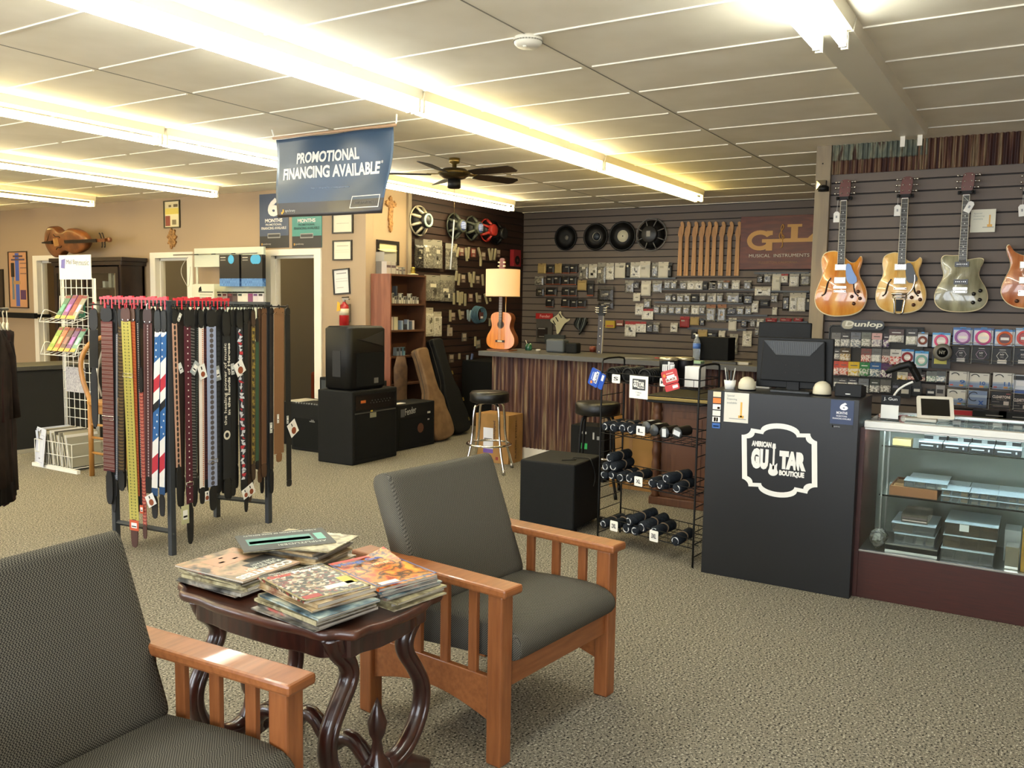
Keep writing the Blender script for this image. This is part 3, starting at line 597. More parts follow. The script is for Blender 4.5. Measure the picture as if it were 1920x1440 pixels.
cs('parts_organizer', (1690, 1740, 970), .407, .045, .10, .32, None, 'small box with striped label, topmost of the left stack in the case', 'organizer box', None, lambda b, M, w, h, d: (b.box(0, w, 0, h, -d, 0, M_smoke2, M), b.box(.005, w-.005, .008, .014, 0, .001, C('#c9b2a6'), M), b.box(.005, w-.005, .02, .03, 0, .001, C('#5a4b46'), M)))
cs('parts_organizer', (1763, 1862, 1050), .256, .062, .04, .38, None, 'grey organizer with a label, bottom of the right stack in the case', 'organizer box', None, organizer(4, 3, '#6b665c', M_smoke))
cs('parts_organizer', (1768, 1868, 1015), .32, .062, .06, .38, None, 'brown tinted organizer holding gold parts, middle of the right stack', 'organizer box', None, organizer(3, 3, '#b99a4a', M_smoke2))
cs('parts_organizer', (1772, 1872, 985), .384, .062, .07, .38, None, 'brown tinted organizer with white sticker, topmost of the right stack', 'organizer box', None, lambda b, M, w, h, d: (organizer(3, 3, '#6b5a4a', M_smoke2)(b, M, w, h, d), b.box(w*.28, w*.46, h*.35, h*.9, 0, .0012, M_paper, M)))
cs('chrome_tin', (1884, 1910, 1050), .256, .11, .05, .15, M_chrome, 'tall chrome tin standing on the case floor at the right', 'tin')
cs('white_box', (1885, 1916, 985), .256, .16, .20, .34, C('#c9ccc8', .3), 'pale box behind the chrome tin in the glass case', 'box')
cs('string_tube', (1914, 1930, 1050), .256, .20, .03, .10, C('#b98a2a', .35), 'yellow packet at the right edge of the glass case', 'packet')
# crumpled bags, bottom left of the case
for i, (px, py, s_) in enumerate(((1632, 1022, .045), (1642, 1010, .05), (1652, 1003, .04))):
    p = onx(px, py, CX+.07+.05*i); b = MB(); r = random.Random(i); rings = []
    for kz in range(6):
        rr = s_*math.sin(PI*(kz+.6)/6.5); rings.append([(rr*(1+.35*r.uniform(-1, 1))*math.cos(2*PI*q/9), rr*.8*(1+.35*r.uniform(-1, 1))*math.sin(2*PI*q/9), .004+s_*1.8*kz/5) for q in range(9)])
    b.loft(rings, M_bag, None, False); tag(b.build('plastic_bag', loc=(CX+.07+.06*i, min(p.y, CY1-.075), .2555)), 'crumpled clear bag, %s at the bottom left of the glass case' % ['nearest', 'middle one', 'furthest'][i], 'plastic bag', 'crumpled bags in the glass case')
# things on the case top
z = TOPZ+.0005
p = onz(1662, 785, z); t = root('note_card', (4.87, .685, z), 'white note card in a small black holder on the glass case', 'card')
b = MB(); b.box(0, .085, .004, .075, -.008, -.003, M_paper, FXm(0, .04, 0)); b.build('card', t)
b = MB(); b.box(-.002, .09, .075, .125, -.02, -.012, M_black, FXm(0, .04, 0)); b.text('J. Gun', C('#d8d8d2'), .01, .075, .095, .115, -.0115, FXm(0, .04, 0), 0); b.box(-.002, .09, 0, .004, -.03, .005, M_black, FXm(0, .04, 0)); b.build('holder', t)
p = onz(1730, 790, z)
t = root('payment_tablet', (4.93, .47, z), 'white payment tablet tilted on its stand on the glass case', 'tablet'); TM = T(0, 0, .015) @ RZ(.25) @ Matrix.Rotation(.62, 4, 'Y')
b = MB(); TT = TM @ FXm(0, .085, 0)
b.prism(rrect(0, .175, 0, .135, .012), -.012, 0, C('#cfc9ba', .4), TT); b.build('bezel', t, .002)
b = MB(); b.box(.02, .155, .018, .117, 0, .001, mat('dark_screen', '#0d0c0a', .08, spec=.8), TT); b.build('screen', t)
b = MB(); b.lathe([(.05, 0), (.05, .008), (.02, .016), (.016, .05)], C('#b9b4a6', .4), 20, T(.07, -.01, 0)); b.build('stand', t)
b = MB(); b.box(-.05, .03, -.01, .14, 0, .016, C('#a8a294', .5)); b.build('reader_base', t, .003)
t = root('barcode_scanner', (5.0, .56, z), 'black barcode scanner head on a white gooseneck over the glass case', 'scanner')
def sp_(px, py): q = onx(px, py, 5.0); return (0, q.y-.56, q.z-z)
b = MB(); b.tube(smoothpoly([sp_(1673, 783), sp_(1672, 750), sp_(1682, 732), sp_(1697, 722), sp_(1712, 716)], 3, False), .006, C('#d8d6cf', .3), 10); b.build('gooseneck', t)
b = MB(); b.tube([sp_(1661, 699), sp_(1672, 693), sp_(1688, 687), sp_(1704, 683), sp_(1712, 690)], [.010, .016, .018, .020, .022], M_black, 12); b.build('handle', t)
b = MB(); p0, p1 = sp_(1706, 680), sp_(1724, 714); b.tube([p0, p1], .021, M_black, 4); b.build('scan_head', t, .006)
b = MB(); q = sp_(1673, 790); b.lathe([(.035, 0), (.035, .006), (.01, .01)], M_black, 16, T(0, q[1], 0)); b.build('base', t)
# ================================================================ counter, stools, desk, boxes
ca = math.atan2(.16, 2.58); CTZ = 1.035
t = root('bar_counter', (7.05, 3.0, 0), 'long bar counter faced with rusty corrugated metal under a grey top', 'counter', None, -ca)
b = MB(); b.box(0, .55, -1.35, 1.63, .125, CTZ-.045, M_blackm); b.build('body', t)
b = MB(); b.box(-.10, .62, -1.35, 1.74, CTZ-.045, CTZ, C('#4c4a47', .5)); b.build('countertop', t, .003)
b = MB(); b.box(-.015, .56, -1.35, 1.64, 0, .125, M_white); b.build('plinth', t)
b = MB(); corr(b, FXm(-.001, 1.63, 0), 2.97, .125, CTZ-.046, M_rust, .046, .014); b.build('corrugated_front', t)
b = MB(); corr(b, Matrix(((-1, 0, 0, .56), (0, 0, 1, 1.632), (0, 1, 0, 0), (0, 0, 0, 1))), .56, .125, CTZ-.046, M_rust, .038, .009); b.build('corrugated_end', t)
def Q(px, py, dz=0): return onz(px, py, CTZ+dz)
# lamp made from a classical guitar
p = onx(941, 655, 7.22)
def gshape(w, h, ub=.74, wa=.60, n=None):
    """classical outline, base at 0, height h"""
    r = [(0, 0), (.30, .01), (.46, .10), (.50, .22), (.47, .36), (.36, .50), (.31, .60), (.33, .72), (.37, .83), (.33, .94), (.20, .995), (0, 1.0)]
    q = [(x*w, y*h) for x, y in r]; q += [(-x, y) for x, y in q[-2:0:-1]]
    return smoothpoly(q, 2)
M_gtop = mat('spruce_orange', '#c06a0e', .3, spec=.5, coat=.4, col2='#d27f1c', ns=4, stretch=(1, 30, 1))
t = root('guitar_lamp', (7.27, p.y+.055, CTZ), 'table lamp made from an orange classical guitar on the bar counter', 'lamp', None, 0)
LM = FXm(0, 0, .012) @ Matrix.Rotation(-.03, 4, 'X')
b = MB(); b.prism(gshape(.335, .37), -.08, 0, M_gtop, LM, C('#6b3716', .35)); lab(b.build('guitar_body', t, .003), 'orange classical guitar body')
b = MB(); b.prism(circ(.040, 28, 0, .245), 0, .0008, C('#5b2d14'), LM); b.prism(circ(.030, 28, 0, .245), .0008, .0014, mat('soundhole', '#2d231c', .9), LM); b.build('rosette', t)
b = MB(); b.box(-.052, .052, .070, .092, 0, .008, C('#2d1a10'), LM); b.box(-.026, .026, .074, .088, .008, .0095, C('#cfc3a2'), LM); b.build('bridge', t)
b = MB(); b.box(-.018, .018, .27, .745, .0, .014, C('#3a2316', .4), LM)
for i in range(16): y = .30+.026*i; b.box(-.018, .018, y, y+.002, .014, .0155, M_steel, LM)
b.build('neck', t)
b = MB(); b.prism(smoothpoly([(-.018, .73), (.018, .73), (.031, .76), (.031, .885), (.015, .90), (-.015, .90), (-.031, .885), (-.031, .76)], 1), -.005, .012, C('#6b2f1a', .35), LM); b.box(-.018, .018, .735, .742, .0, .017, C('#d6c9a8'), LM); b.build('headstock', t)
for sx in (-1, 1):
    for i in range(3): b = MB(); b.bar((sx*.018, .785+.036*i, .014), (sx*.042, .785+.036*i, .014), .007, C('#e8dcb4', .3), 8, LM); b.build('tuning_peg', t)
b = MB()
for i in range(6): b.bar((-.012+.0048*i, .082, .0165), (-.012+.0048*i, .738, .0165), .0005, C('#cfc9b8'), 4, LM)
b.build('strings', t)
b = MB(); zs0 = onx(944, 556, 7.27).z-CTZ; zs1 = onx(944, 505, 7.27).z-CTZ
n = 40; rs = .170
M_shade = mat('lamp_shade', '#e0bd94', .8, emit='#ffb878', es=.20)
vs = [(rs*math.cos(2*PI*k/n), rs*math.sin(2*PI*k/n), z_) for z_ in (zs0, zs1) for k in range(n)]+[((rs-.002)*math.cos(2*PI*k/n), (rs-.002)*math.sin(2*PI*k/n), z_) for z_ in (zs0, zs1) for k in range(n)]
fs = [(k, (k+1) % n, n+(k+1) % n, n+k) for k in range(n)]+[(2*n+k, 3*n+k, 3*n+(k+1) % n, 2*n+(k+1) % n) for k in range(n)]
b.add(vs, fs, M_shade, True, T(.03, -.005, 0)); b.build('lamp_shade', t)
b = MB(); b.lathe([(.158, zs0-.003), (.159, zs0+.002), (.157, zs0+.006)], C('#8a6f48'), 40, T(.03, -.005, 0)); b.v = b.v; o = b.build('shade_trim', t); bpy.data.objects.remove(o)
b = MB(); b.tube([(rs*1.004*math.cos(2*PI*k/n)+.03, rs*1.004*math.sin(2*PI*k/n)-.005, zs0) for k in range(n)], .003, C('#a58a60'), 6, closed=True); b.build('shade_trim', t)
b = MB(); b.bar((.1, 0, 0), (.1, 0, zs1-.05), .006, C('#a58a60', .3, metal=1), 8); b.bar((.1, 0, zs1-.05), (.03, -.005, zs1-.05), .004, C('#a58a60', .3, metal=1), 8); b.build('lamp_pole', t)
b = MB(); b.box(-.04, .12, -.13, .13, 0, .012, C('#6b3b1c')); b.build('base', t, .002)
# small things on the counter
def lathe_thing(name, px, py, prof, m, label, cat, extra=None, dz=0):
    p = Q(px, py); b = MB(); b.lathe(prof, m, 20)
    if extra: extra(b)
    return tag(b.build(name, loc=(p.x, p.y, CTZ+dz)), label, cat)
lathe_thing('glass_jar', 991, 657, [(.03, 0), (.036, .01), (.036, .05), (.031, .055), (.033, .07), (.029, .07), (.027, .055), (.03, .045)], mat('green_glass', '#2f6a50', .08, trans=.3, spec=.8), 'green glass jar with a straw right of the guitar lamp', 'jar', lambda b: b.bar((0, 0, .02), (.0, .035, .1), .003, M_paper, 6))
lathe_thing('guitar_pick_dish', 1009, 658, [(.02, 0), (.028, .014), (.02, .017), (.01, .006)], C('#c9c3b4'), 'small white dish beside the green glass jar', 'dish')
p = Q(1050, 657); t = root('tape_roll', (p.x, p.y, CTZ), 'orange plastic case on the bar counter', 'case')
b = MB(); b.box(-.03, .03, -.055, .055, 0, .035, C('#d9861c', .25)); b.build('body', t, .008); b = MB(); b.box(-.02, .04, -.07, .07, .0355, .055, C('#6b6f70', .5)); b.build('lid', t, .004)
p = Q(1045, 655); t = root('bench_box', (7.42, onx(1045, 650, 7.42).y, CTZ), 'grey bench grinder box behind the orange case', 'box')
b = MB(); b.box(-.06, .06, -.10, .10, 0, .13, C('#3f4345', .5)); b.build('housing', t, .02, 3)
b = MB(); b.box(-.04, .06, -.23, -.11, 0, .10, M_blackm); b.build('motor', t, .015, 3)
p = onx(1131, 640, 7.60)
def minineck(x, y, z, L, label, w=.05, rusty=True):
    t = root('guitar_neck', (x, y, z), label, 'guitar neck'); M = FXm(0, 0, 0) @ Matrix.Rotation(-.06, 4, 'X')
    b = MB(); b.box(-w/2, w/2, 0, L*.78, -.012, .006, C('#241814', .4), M); b.box(w/2, w/2+.005, 0, L*.78, -.012, .007, C('#a29a88'), M)
    for i in range(7): b.box(-.004, .004, L*.78-.05-.075*i, L*.78-.042-.075*i, .006, .0075, C('#cfc7b0'), M)
    b.build('fretboard', t)
    b = MB(); b.prism([(-w*.55, L*.78), (w*.55, L*.78), (w*.9, L*.84), (w*.8, L), (0, L*.985), (-w*.8, L), (-w*.9, L*.84)], -.014, .004, M_black, M)
    for s_ in (-1, 1):
        for i in range(3): b.bar((s_*w*.4, L*(.85+.045*i), .006), (s_*w*1.25, L*(.85+.045*i), .006), .006, M_chrome, 6, M)
    b.build('headstock', t)
pp = Q(1124, 662); minineck(7.56, onx(1124, 640, 7.56).y, CTZ, onx(1128, 572, 7.56).z-CTZ, 'black guitar neck propped upright on the bar counter')
lathe_thing('knob_stack', 1111, 660, [(.001, 0), (.03, .004), (.034, .03), (.03, .055), (.001, .06)], C('#6b2f1f', .35), 'dark red round pot at the foot of the black guitar neck', 'pot')
p = Q(1305, 672); t = root('water_bottle', (7.35, onx(1306, 660, 7.35).y, CTZ), 'clear water bottle with blue label on the bar counter', 'bottle')
b = MB(); b.lathe([(.028, 0), (.033, .01), (.031, .05), (.033, .09), (.032, .15), (.02, .185), (.012, .20), (.012, .215)], mat('bottle_plastic', '#dfe6ea', .08, trans=.75), 20); b.build('body', t)
b = MB(); b.lathe([(.034, .10), (.034, .145)], C('#4f74b8', .4), 20); b.build('label_band', t); b = MB(); b.lathe([(.014, .205), (.014, .225)], M_paper, 14); b.build('cap', t)
t = root('pa_box', (7.5, onx(1345, 655, 7.5).y, CTZ), 'black cabinet on the bar counter right of the water bottle', 'speaker'); b = MB(); b.box(-.10, .10, -.13, .17, 0, .20, M_blackm); b.build('cabinet', t, .006)
a = Q(1150, 672); c = Q(1235, 674); b = MB(); b.bar((a.x, a.y, CTZ+.006), (c.x, c.y, CTZ+.006), .004, C('#9a948a'), 6); tag(b.build('counter_rod', None), 'thin pale rod lying along the counter edge', 'rod')
b = MB(); p = Q(1240, 674); b.bar((p.x, p.y+.06, CTZ+.008), (p.x, p.y-.06, CTZ+.008), .008, C('#c0302a', .4), 8); tag(b.build('marker_pen'), 'red marker on the bar counter left of the black tumblers', 'pen')
for i, (px, py, w, c_, lb) in enumerate(((1355, 683, .10, '#3b3a36', 'dark flat box'), (1385, 684, .07, '#b9b2a2', 'pale notepad'), (1300, 682, .05, '#9dbb9a', 'green edged card'))):
    p = Q(px, py); b = MB(); b.box(-.05, .05, -w, w, 0, .02, C(c_)); tag(b.build('counter_item', loc=(p.x+.08, p.y, CTZ)), lb+' lying on the right end of the bar counter', 'box')
# stools
def stool(x, y, zt, label, chrome=True, foot=.26, r=.175):
    t = root('bar_stool', (x, y, 0), label, 'stool'); legm = M_chrome if chrome else M_black
    b = MB(); n = 44; vs = []
    prof = [(r*.92, zt-.095), (r, zt-.085), (r*.985, zt-.05), (r, zt-.018), (r*.93, zt), (r*.6, zt+.006), (.001, zt+.008)]
    for rr, z_ in prof: vs.append([(rr*(1+(.018 if chrome and k % 2 and i_ok else 0))*math.cos(2*PI*k/n), rr*(1+(.018 if chrome and k % 2 and i_ok else 0))*math.sin(2*PI*k/n), z_) for i_ok in [zt-.09 < z_ < zt-.01] for k in range(n)])
    b.loft(vs, M_vinyl); b.build('seat', t)
    for k in range(4):
        a = PI/4+k*PI/2+.35; cx, cy = math.cos(a), math.sin(a)
        pth = smoothpoly([(cx*.05, cy*.05, zt-.10), (cx*r*.80, cy*r*.80, zt-.105), (cx*r*.92, cy*r*.92, zt-.17), (cx*r*1.0, cy*r*1.0, .26), (cx*foot, cy*foot, .012)], 2, False)
        b = MB(); b.tube(pth, .0115, legm, 10); b.build('leg', t)
        b = MB(); b.bar((cx*foot*.985, cy*foot*.985, .0), (cx*foot*.95, cy*foot*.95, .045), .014, M_steel if chrome else M_black, 10); b.build('foot_cap', t)
    b = MB(); rr = r*1.12; b.tube([(rr*math.cos(2*PI*k/40), rr*math.sin(2*PI*k/40), .245) for k in range(40)], .010, M_chrome, 8, closed=True); b.build('foot_ring', t)
stool(6.47, 4.22, .715, 'chrome legged bar stool with pleated black seat in front of the bar counter')
stool(6.17, 3.0, .735, 'black bar stool behind the shirt rack, with a smooth round seat', False, .25, .18)
# cardboard box with shipping label
A = onz(905, 862, 0); t = root('cardboard_box', (6.93, 4.41, 0), 'cardboard box with a shipping label behind the chrome stool', 'box')
bw, bh = .37, .46; M_ = FXm(-.12, bw/2, 0)
b = MB(); b.box(0, bw, 0, bh, -.26, 0, M_cardb, M_); b.build('carton', t, .003)
b = MB(); b.box(.09, .20, .13, .33, 0, .0015, C('#dcdce2'), M_); b.box(.10, .19, .21, .23, .0015, .002, C('#55555a'), M_); b.box(.09, .2, .09, .13, 0, .001, C('#6b4fa0'), M_); b.build('shipping_label', t)
b = MB(); R90 = M_ @ T(.21, .40, .001) @ RZ(-PI/2)
b.text('pedaltrain', C('#4c3117'), 0, .17, -.012, .02, 0, R90, .02); b.box(.03, .06, .34, .42, 0, .001, C('#7a5730'), M_); b.box(.23, .26, .03, .06, 0, .001, C('#8a2f2a'), M_); b.build('printed_marks', t)
SMx = Matrix(((1, 0, 0, -.12), (0, 0, -1, -bw/2), (0, 1, 0, 0), (0, 0, 0, 1)))
b = MB(); b.text('PLASTIC SYSTEM', C('#5c3b18'), .04, .40, -.145, -.12, .001, SMx @ T(0, 0, 0) @ RZ(PI/2), 0); b.build('side_lettering', t)
# wooden desk with turned corner column, carton and black box in front of the counter
M_oak = mat('dark_oak', '#4a2a17', .5, col2='#5f3a20', ns=5, det=3, stretch=(8, 8, 1), lo=.3, hi=.7)
t = root('wooden_cabinet', (6.1, 2.45, 0), 'carved wooden cabinet with turned corner columns behind the shirt rack', 'cabinet')
b = MB(); b.box(.05, .65, -1.2, .0, .06, .78, M_oak)
for k in range(2): b.box(.04, .05, -.36-.5*k, -.08-.5*k, .12, .72, M_oak); b.box(.035, .04, -.32-.5*k, -.12-.5*k, .17, .67, mat('oak_panel', '#57331c', .5))
b.build('body', t, .004)
b = MB(); b.box(-.03, .7, -1.25, .10, .78, .80, M_black); b.box(-.04, .71, -1.26, .11, .80, .825, C('#8b7846', .35, metal=.6)); b.box(-.03, .7, -1.25, .10, .825, .835, M_black); b.build('top', t, .004)
for yy in (.03, -1.18):
    b = MB(); pr = [(.038, .06)]
    for i in range(30): z_ = .08+.69*i/29; pr.append((.026+.012*abs(math.sin(i*1.1)) if not 8 < i < 20 else .03+.004*math.sin(i*1.5), z_))
    b.lathe(pr+[(.04, .78)], M_oak, 16, T(.03, yy, 0)); b.build('column', t)
b = MB(); b.box(0, .65, -1.22, .07, 0, .06, M_oak); b.build('plinth', t, .005)
t = root('cardboard_box', (6.62, 2.86, 0), 'tall brown carton beside the wooden cabinet, behind the rolled shirts', 'box'); b = MB(); b.box(-.14, .14, -.22, .17, 0, .53, M_cardb); b.build('carton', t, .003)
b = MB(); b.quad([(-.14, .17, .53), (.14, .17, .53), (.16, .22, .585), (-.12, .22, .585)], M_cardb); b.quad([(-.14, -.22, .53), (-.14, .17, .53), (-.19, .15, .56), (-.19, -.2, .56)], M_cardb); b.build('flaps', t)
b = MB(); b.box(-.1415, -.14, -.03, .0, .0, .53, C('#8a6331')); b.build('seam_tape', t)
t = root('accessory_box', (6.72, 3.3, 0), 'black printed box with a green mark between stool and carton', 'box'); b = MB(); b.box(-.12, .12, -.16, .16, 0, .47, M_blackm); b.build('carton', t, .003)
AM = FXm(-.1205, .16, 0); b = MB(); b.box(.09, .15, .40, .42, 0, .001, C('#a8a8a4'), AM); b.box(.21, .225, .36, .42, 0, .001, C('#a8a8a4'), AM); b.box(.25, .28, .36, .39, 0, .001, C('#8a8a86'), AM); b.box(.10, .16, .27, .32, 0, .001, C('#1f9a4c'), AM); b.build('printed_marks', t)
# black subwoofer cube
t = root('subwoofer', (4.93, 2.60, 0), 'black subwoofer cube on the carpet beside the shirt rack', 'speaker', None, 0)
SU = T(.06, .0, 0) @ RZ(.12); b = MB(); b.box(-.04, .42, -.04, .36, .03, .465, M_tolex, T(.05, 0, 0) @ RZ(.06)); b.build('cabinet', t, .012, 3)
for x_, y_ in ((.03, -.02), (.03, .32), (.42, -.02), (.40, .34)): b = MB(); b.lathe([(.02, 0), (.024, .03)], M_black, 12, T(x_+.03, y_, 0)); b.build('foot', t)
b = MB(); b.tube(smoothpoly([(.1, .1, .472), (.16, .0, .475), (.2, .1, .475), (.26, -.02, .475), (.22, -.06, .47), (.24, -.085, .36), (.2, -.09, .3)], 3, False), .004, M_black, 6); b.build('cable', t)
# ================================================================ wire rack with rolled shirts
FL = Vector((4.90, 2.36, 0)); FR = Vector((4.72, 1.665, 0)); ux = (FR-FL).normalized(); dp = Vector((.998, -.06, 0)); Wr = (FR-FL).length; Dr = .30
rz = math.atan2(ux.x, -ux.y)
t = root('wire_rack', tuple(FL), 'black wire shelf rack with rolled shirts beside the black counter', 'rack', None, 0)
RM = Matrix(((ux.x, 0, dp.x, 0), (ux.y, 0, dp.y, 0), (0, 1, 0, 0), (0, 0, 0, 1)))   # local: right, up, back
RW = Matrix.Translation(FL) @ RM
for sx in (0, Wr):
    b = MB(); b.tube(smoothpoly([(sx, 0, 0), (sx, 1.14, 0), (sx, 1.17, .02), (sx, 1.17, Dr-.02), (sx, 1.14, Dr), (sx, 0, Dr)], 1, False), .0065, M_black, 8, RM)
    b.build('side_frame', t)
    for i in range(15): b = MB(); z_ = .06+.073*i; b.bar((sx, z_, 0), (sx, z_, Dr), .003, M_black, 6, RM); b.build('rung', t)
SZ = [1.03, .703, .408, .112]
for i, z_ in enumerate(SZ):
    b = MB()
    for yy in (z_, z_+.055):
        for dd in (0, Dr): b.bar((0, yy, dd), (Wr, yy, dd), .0032, M_black, 6, RM)
    for k in range(10): x_ = Wr*(k+.5)/10; b.tube([(x_, z_+.055, 0), (x_, z_, 0), (x_, z_, Dr), (x_, z_+.055, Dr)], .002, M_black, 5, RM)
    for k in range(1, 4): b.bar((0, z_, Dr*k/4), (Wr, z_, Dr*k/4), .002, M_black, 5, RM)
    b.build('shelf', t)
M_navy = mat('shirt_cotton', '#1f2226', .95, spec=.1, col2='#2b2f36', ns=60, lo=.3, hi=.7, bump=.3)
def rl(px, py):      # photo point on the rack's front plane -> local (u, z)
    n_ = dp; d = ray(px, py); k = (FL-O).dot(n_)/d.dot(n_); P = O+d*k; return (P-FL).dot(ux), P.z
def roll(px, py, r, lv, i, ang=0., back=.0, tilt=0.):
    u, z_ = rl(px, py); L = .24
    t = root('rolled_shirt', tuple(FL+ux*u+dp*back+Vector((0, 0, z_))), 'dark rolled T-shirt, %s' % lv, 'shirt', 'rolled shirts on the wire rack')
    M = RM @ Matrix.Rotation(ang, 4, 'Y') @ Matrix.Rotation(-tilt, 4, 'X')
    b = MB(); rings = [[(r*k*math.cos(2*PI*q/16), r*k*.94*math.sin(2*PI*q/16), zz) for q in range(16)] for zz, k in ((-.0, .82), (.008, 1), (.07, 1.02), (.12, .93), (.17, 1.02), (L-.01, 1.0), (L, .85))]
    b.loft(rings, M_navy, M); b.build('roll', t)
    b = MB(); rr = random.Random(i); a0 = rr.uniform(0, 6); pts = [((r*.70-.0011*q*.35)*math.cos(a0+q*.42), (r*.66-.0011*q*.35)*math.sin(a0+q*.42), -.0025) for q in range(9+i % 4)]
    b.tube(pts, [.0022+.0016*math.sin(q*1.3+i) for q in range(len(pts))], C('#c9ccd2', .7), 5, M); b.build('print_edge', t)
    b = MB(); b.tube([(r*.97*math.cos(2*PI*q/18), r*.92*math.sin(2*PI*q/18), .12+.006*math.sin(q)) for q in range(18)], .0045, C('#6b5a48', .9), 5, M, closed=True); b.build('tie_band', t)
def c2(x, y): return 1100+x/8, 770+y/8
def c3(x, y): return 1100+x/8, 930+y/8
rolls = [(c2(285, 235), .030, 'first from the left on the second shelf'), (c2(435, 250), .031, 'second from the left on the second shelf'), (c2(590, 255), .031, 'third from the left on the second shelf'), (c2(735, 275), .032, 'left of the L card on the second shelf'),
         (c2(275, 960), .030, 'leftmost on the bottom of the third shelf pile'), (c2(405, 962), .030, 'second along the bottom of the third shelf pile'), (c2(555, 990), .033, 'third along the bottom of the third shelf pile'), (c2(715, 1000), .033, 'left of the XL card on the third shelf'),
         (c2(1105, 1060), .031, 'right of the XL card on the third shelf'), (c2(1240, 1085), .031, 'under the leaning roll on the third shelf'), (c2(1530, 1125), .033, 'rightmost on the third shelf'),
         (c2(300, 835), .032, 'left one in the middle layer of the third shelf pile'), (c2(440, 832), .032, 'right one in the middle layer of the third shelf pile'), (c2(375, 705), .034, 'topmost of the pile on the third shelf'), (c2(1345, 985), .034, 'leaning on its neighbours at the right of the third shelf'),
         (c3(265, 415), .031, 'leftmost on the bottom shelf'), (c3(455, 425), .032, 'behind the 2XL card on the bottom shelf'), (c3(665, 470), .034, 'right of the 2XL card on the bottom shelf'), (c3(812, 500), .032, 'between the size cards on the bottom shelf'), (c3(710, 355), .034, 'upper one right of the 2XL card'), (c3(930, 440), .036, 'upper one left of the 3XL card'), (c3(1150, 500), .034, 'behind the 3XL card on the bottom shelf'), (c3(1505, 620), .034, 'alone at the right end of the bottom shelf')]
for i, ((px, py), r, lv) in enumerate(rolls): roll(px, py, r, lv, i, ang=[0, .05, -.04, .08][i % 4]+(.25 if 'upper' in lv or 'leaning' in lv else 0), back=-.004, tilt=.12 if 'upper' in lv else 0)
for i, (x, y) in enumerate(((1000, 230), (1130, 275), (1310, 310), (1525, 310))):
    u, z_ = rl(*c2(x, y)); t = root('tumbler', tuple(FL+ux*u+Vector((0, 0, z_))), 'black tumbler lying on its side, %s on the second shelf' % ['behind the L card', 'with a plain lid', 'with an upright tag', 'with a slanted tag, rightmost'][i], 'tumbler', 'black tumblers on the second shelf')
    b = MB(); b.lathe([(.034, 0), (.036, .004), (.036, .02), (.033, .025), (.031, .16), (.028, .165)], M_black, 24, RM); b.build('cup', t)
    b = MB(); b.lathe([(.033, -.003), (.034, .0)], M_dkmet, 24, RM); b.build('lid', t)
    if i > 1: b = MB(); b.box(-.014, .014, -.024, .024, -.006, -.004, C('#c9ccd0'), RM @ Matrix.Rotation([0, 0, .05, 1.3][i], 4, 'Z')); b.build('tag', t)
    else: b = MB(); b.box(-.012, .018, .0335, .0345, .03, .09, C('#a9aaa6'), RM); b.build('tag', t)
for i, (px, py) in enumerate(((1150, 702), (1184, 703), (1220, 705))):
    u, z_ = rl(px, py); t = root('coiled_sleeve', tuple(FL+ux*u+Vector((0, 0, z_))), 'black ribbed roll, %s on the top shelf of the wire rack' % ['leftmost', 'middle one', 'rightmost'][i], 'roll', 'black ribbed rolls on the top shelf')
    for k in range(7): b = MB(); b.tube([(.042*math.cos(2*PI*q/24), .040*math.sin(2*PI*q/24), .01+.03*k) for q in range(24)], .0075, M_black, 6, RM, closed=True); b.build('rib', t)
    b = MB(); b.lathe([(.036, .01), (.036, .19)], M_blackm, 20, RM); b.build('core', t)
for i, (px, py, lb) in enumerate(((1264, 688, 'black tumbler with white logo standing on the wire rack'), (1281, 684, 'black tumbler half hidden behind the logo tumbler'))):
    u, z_ = rl(px, 702); q = FL+ux*(u+.0)+dp*(.05+.11*i); zb = SZ[0]+.004; t = root('tumbler', (q.x, q.y, zb), lb, 'tumbler')
    b = MB(); b.lathe([(.034, 0), (.04, .01), (.046, .085), (.052, .09), (.055, .16), (.05, .165)], M_black, 28); b.build('cup', t)
    b = MB(); b.lathe([(.056, .15), (.058, .152), (.058, .165), (.056, .167)], C('#b3a888', .25, metal=.8), 28); b.build('rim', t)
    if i == 0:
        b = MB(); a_ = math.atan2(-q.y, -q.x)
        for k, (x0, x1, y0, y1) in enumerate(((-.034, -.008, .085, .13), (-.034, -.02, .095, .12), (-.006, .004, .08, .145), (.008, .016, .088, .125), (.018, .026, .088, .125), (.028, .036, .088, .125), (.006, .036, .12, .128), (-.03, -.004, .134, .14), (.008, .036, .080, .085))):
            b.box(.0535, .055, -x1, -x0, y0, y1, M_lw, RZ(a_))
        b.build('logo', t)
u, z_ = rl(1308, 700); q = FL+ux*(u+.0)+dp*.14; b = MB(); b.box(-.05, .05, -.045, .045, 0, .12, M_paper); tag(b.build('white_box', loc=(q.x, q.y, SZ[0]+.004)), 'white box standing on the top shelf of the wire rack', 'box')
def rcard(px0, py0, px1, py1, txt, label):
    u0, z0 = rl(px0, py1); u1, z1 = rl(px1, py0); b = MB()
    b.prism(rrect(u0, u1, z0, z1, .006), -.016, -.014, M_paper, RW @ Matrix(((1, 0, 0, 0), (0, 1, 0, 0), (0, 0, -1, -.03), (0, 0, 0, 1))))
    w, h = u1-u0, z1-z0; TT = RW @ Matrix(((1, 0, 0, 0), (0, 1, 0, 0), (0, 0, 1, -.0175), (0, 0, 0, 1)))
    b.text(txt, C('#3a3a3e'), u0+w*.22, u1-w*.22, z0+h*.3, z0+h*.72, 0, TT, .02, -.0006); return tag(b.build('size_card'), label, 'card', 'size cards on the wire rack')
rcard(1153, 702, 1171, 717, 'S', 'small white card reading S on the top shelf of the rack'); rcard(1206, 798, 1225, 813, 'L', 'white card reading L on the second shelf'); rcard(1202, 892, 1220, 907, 'XL', 'white card reading XL on the third shelf')
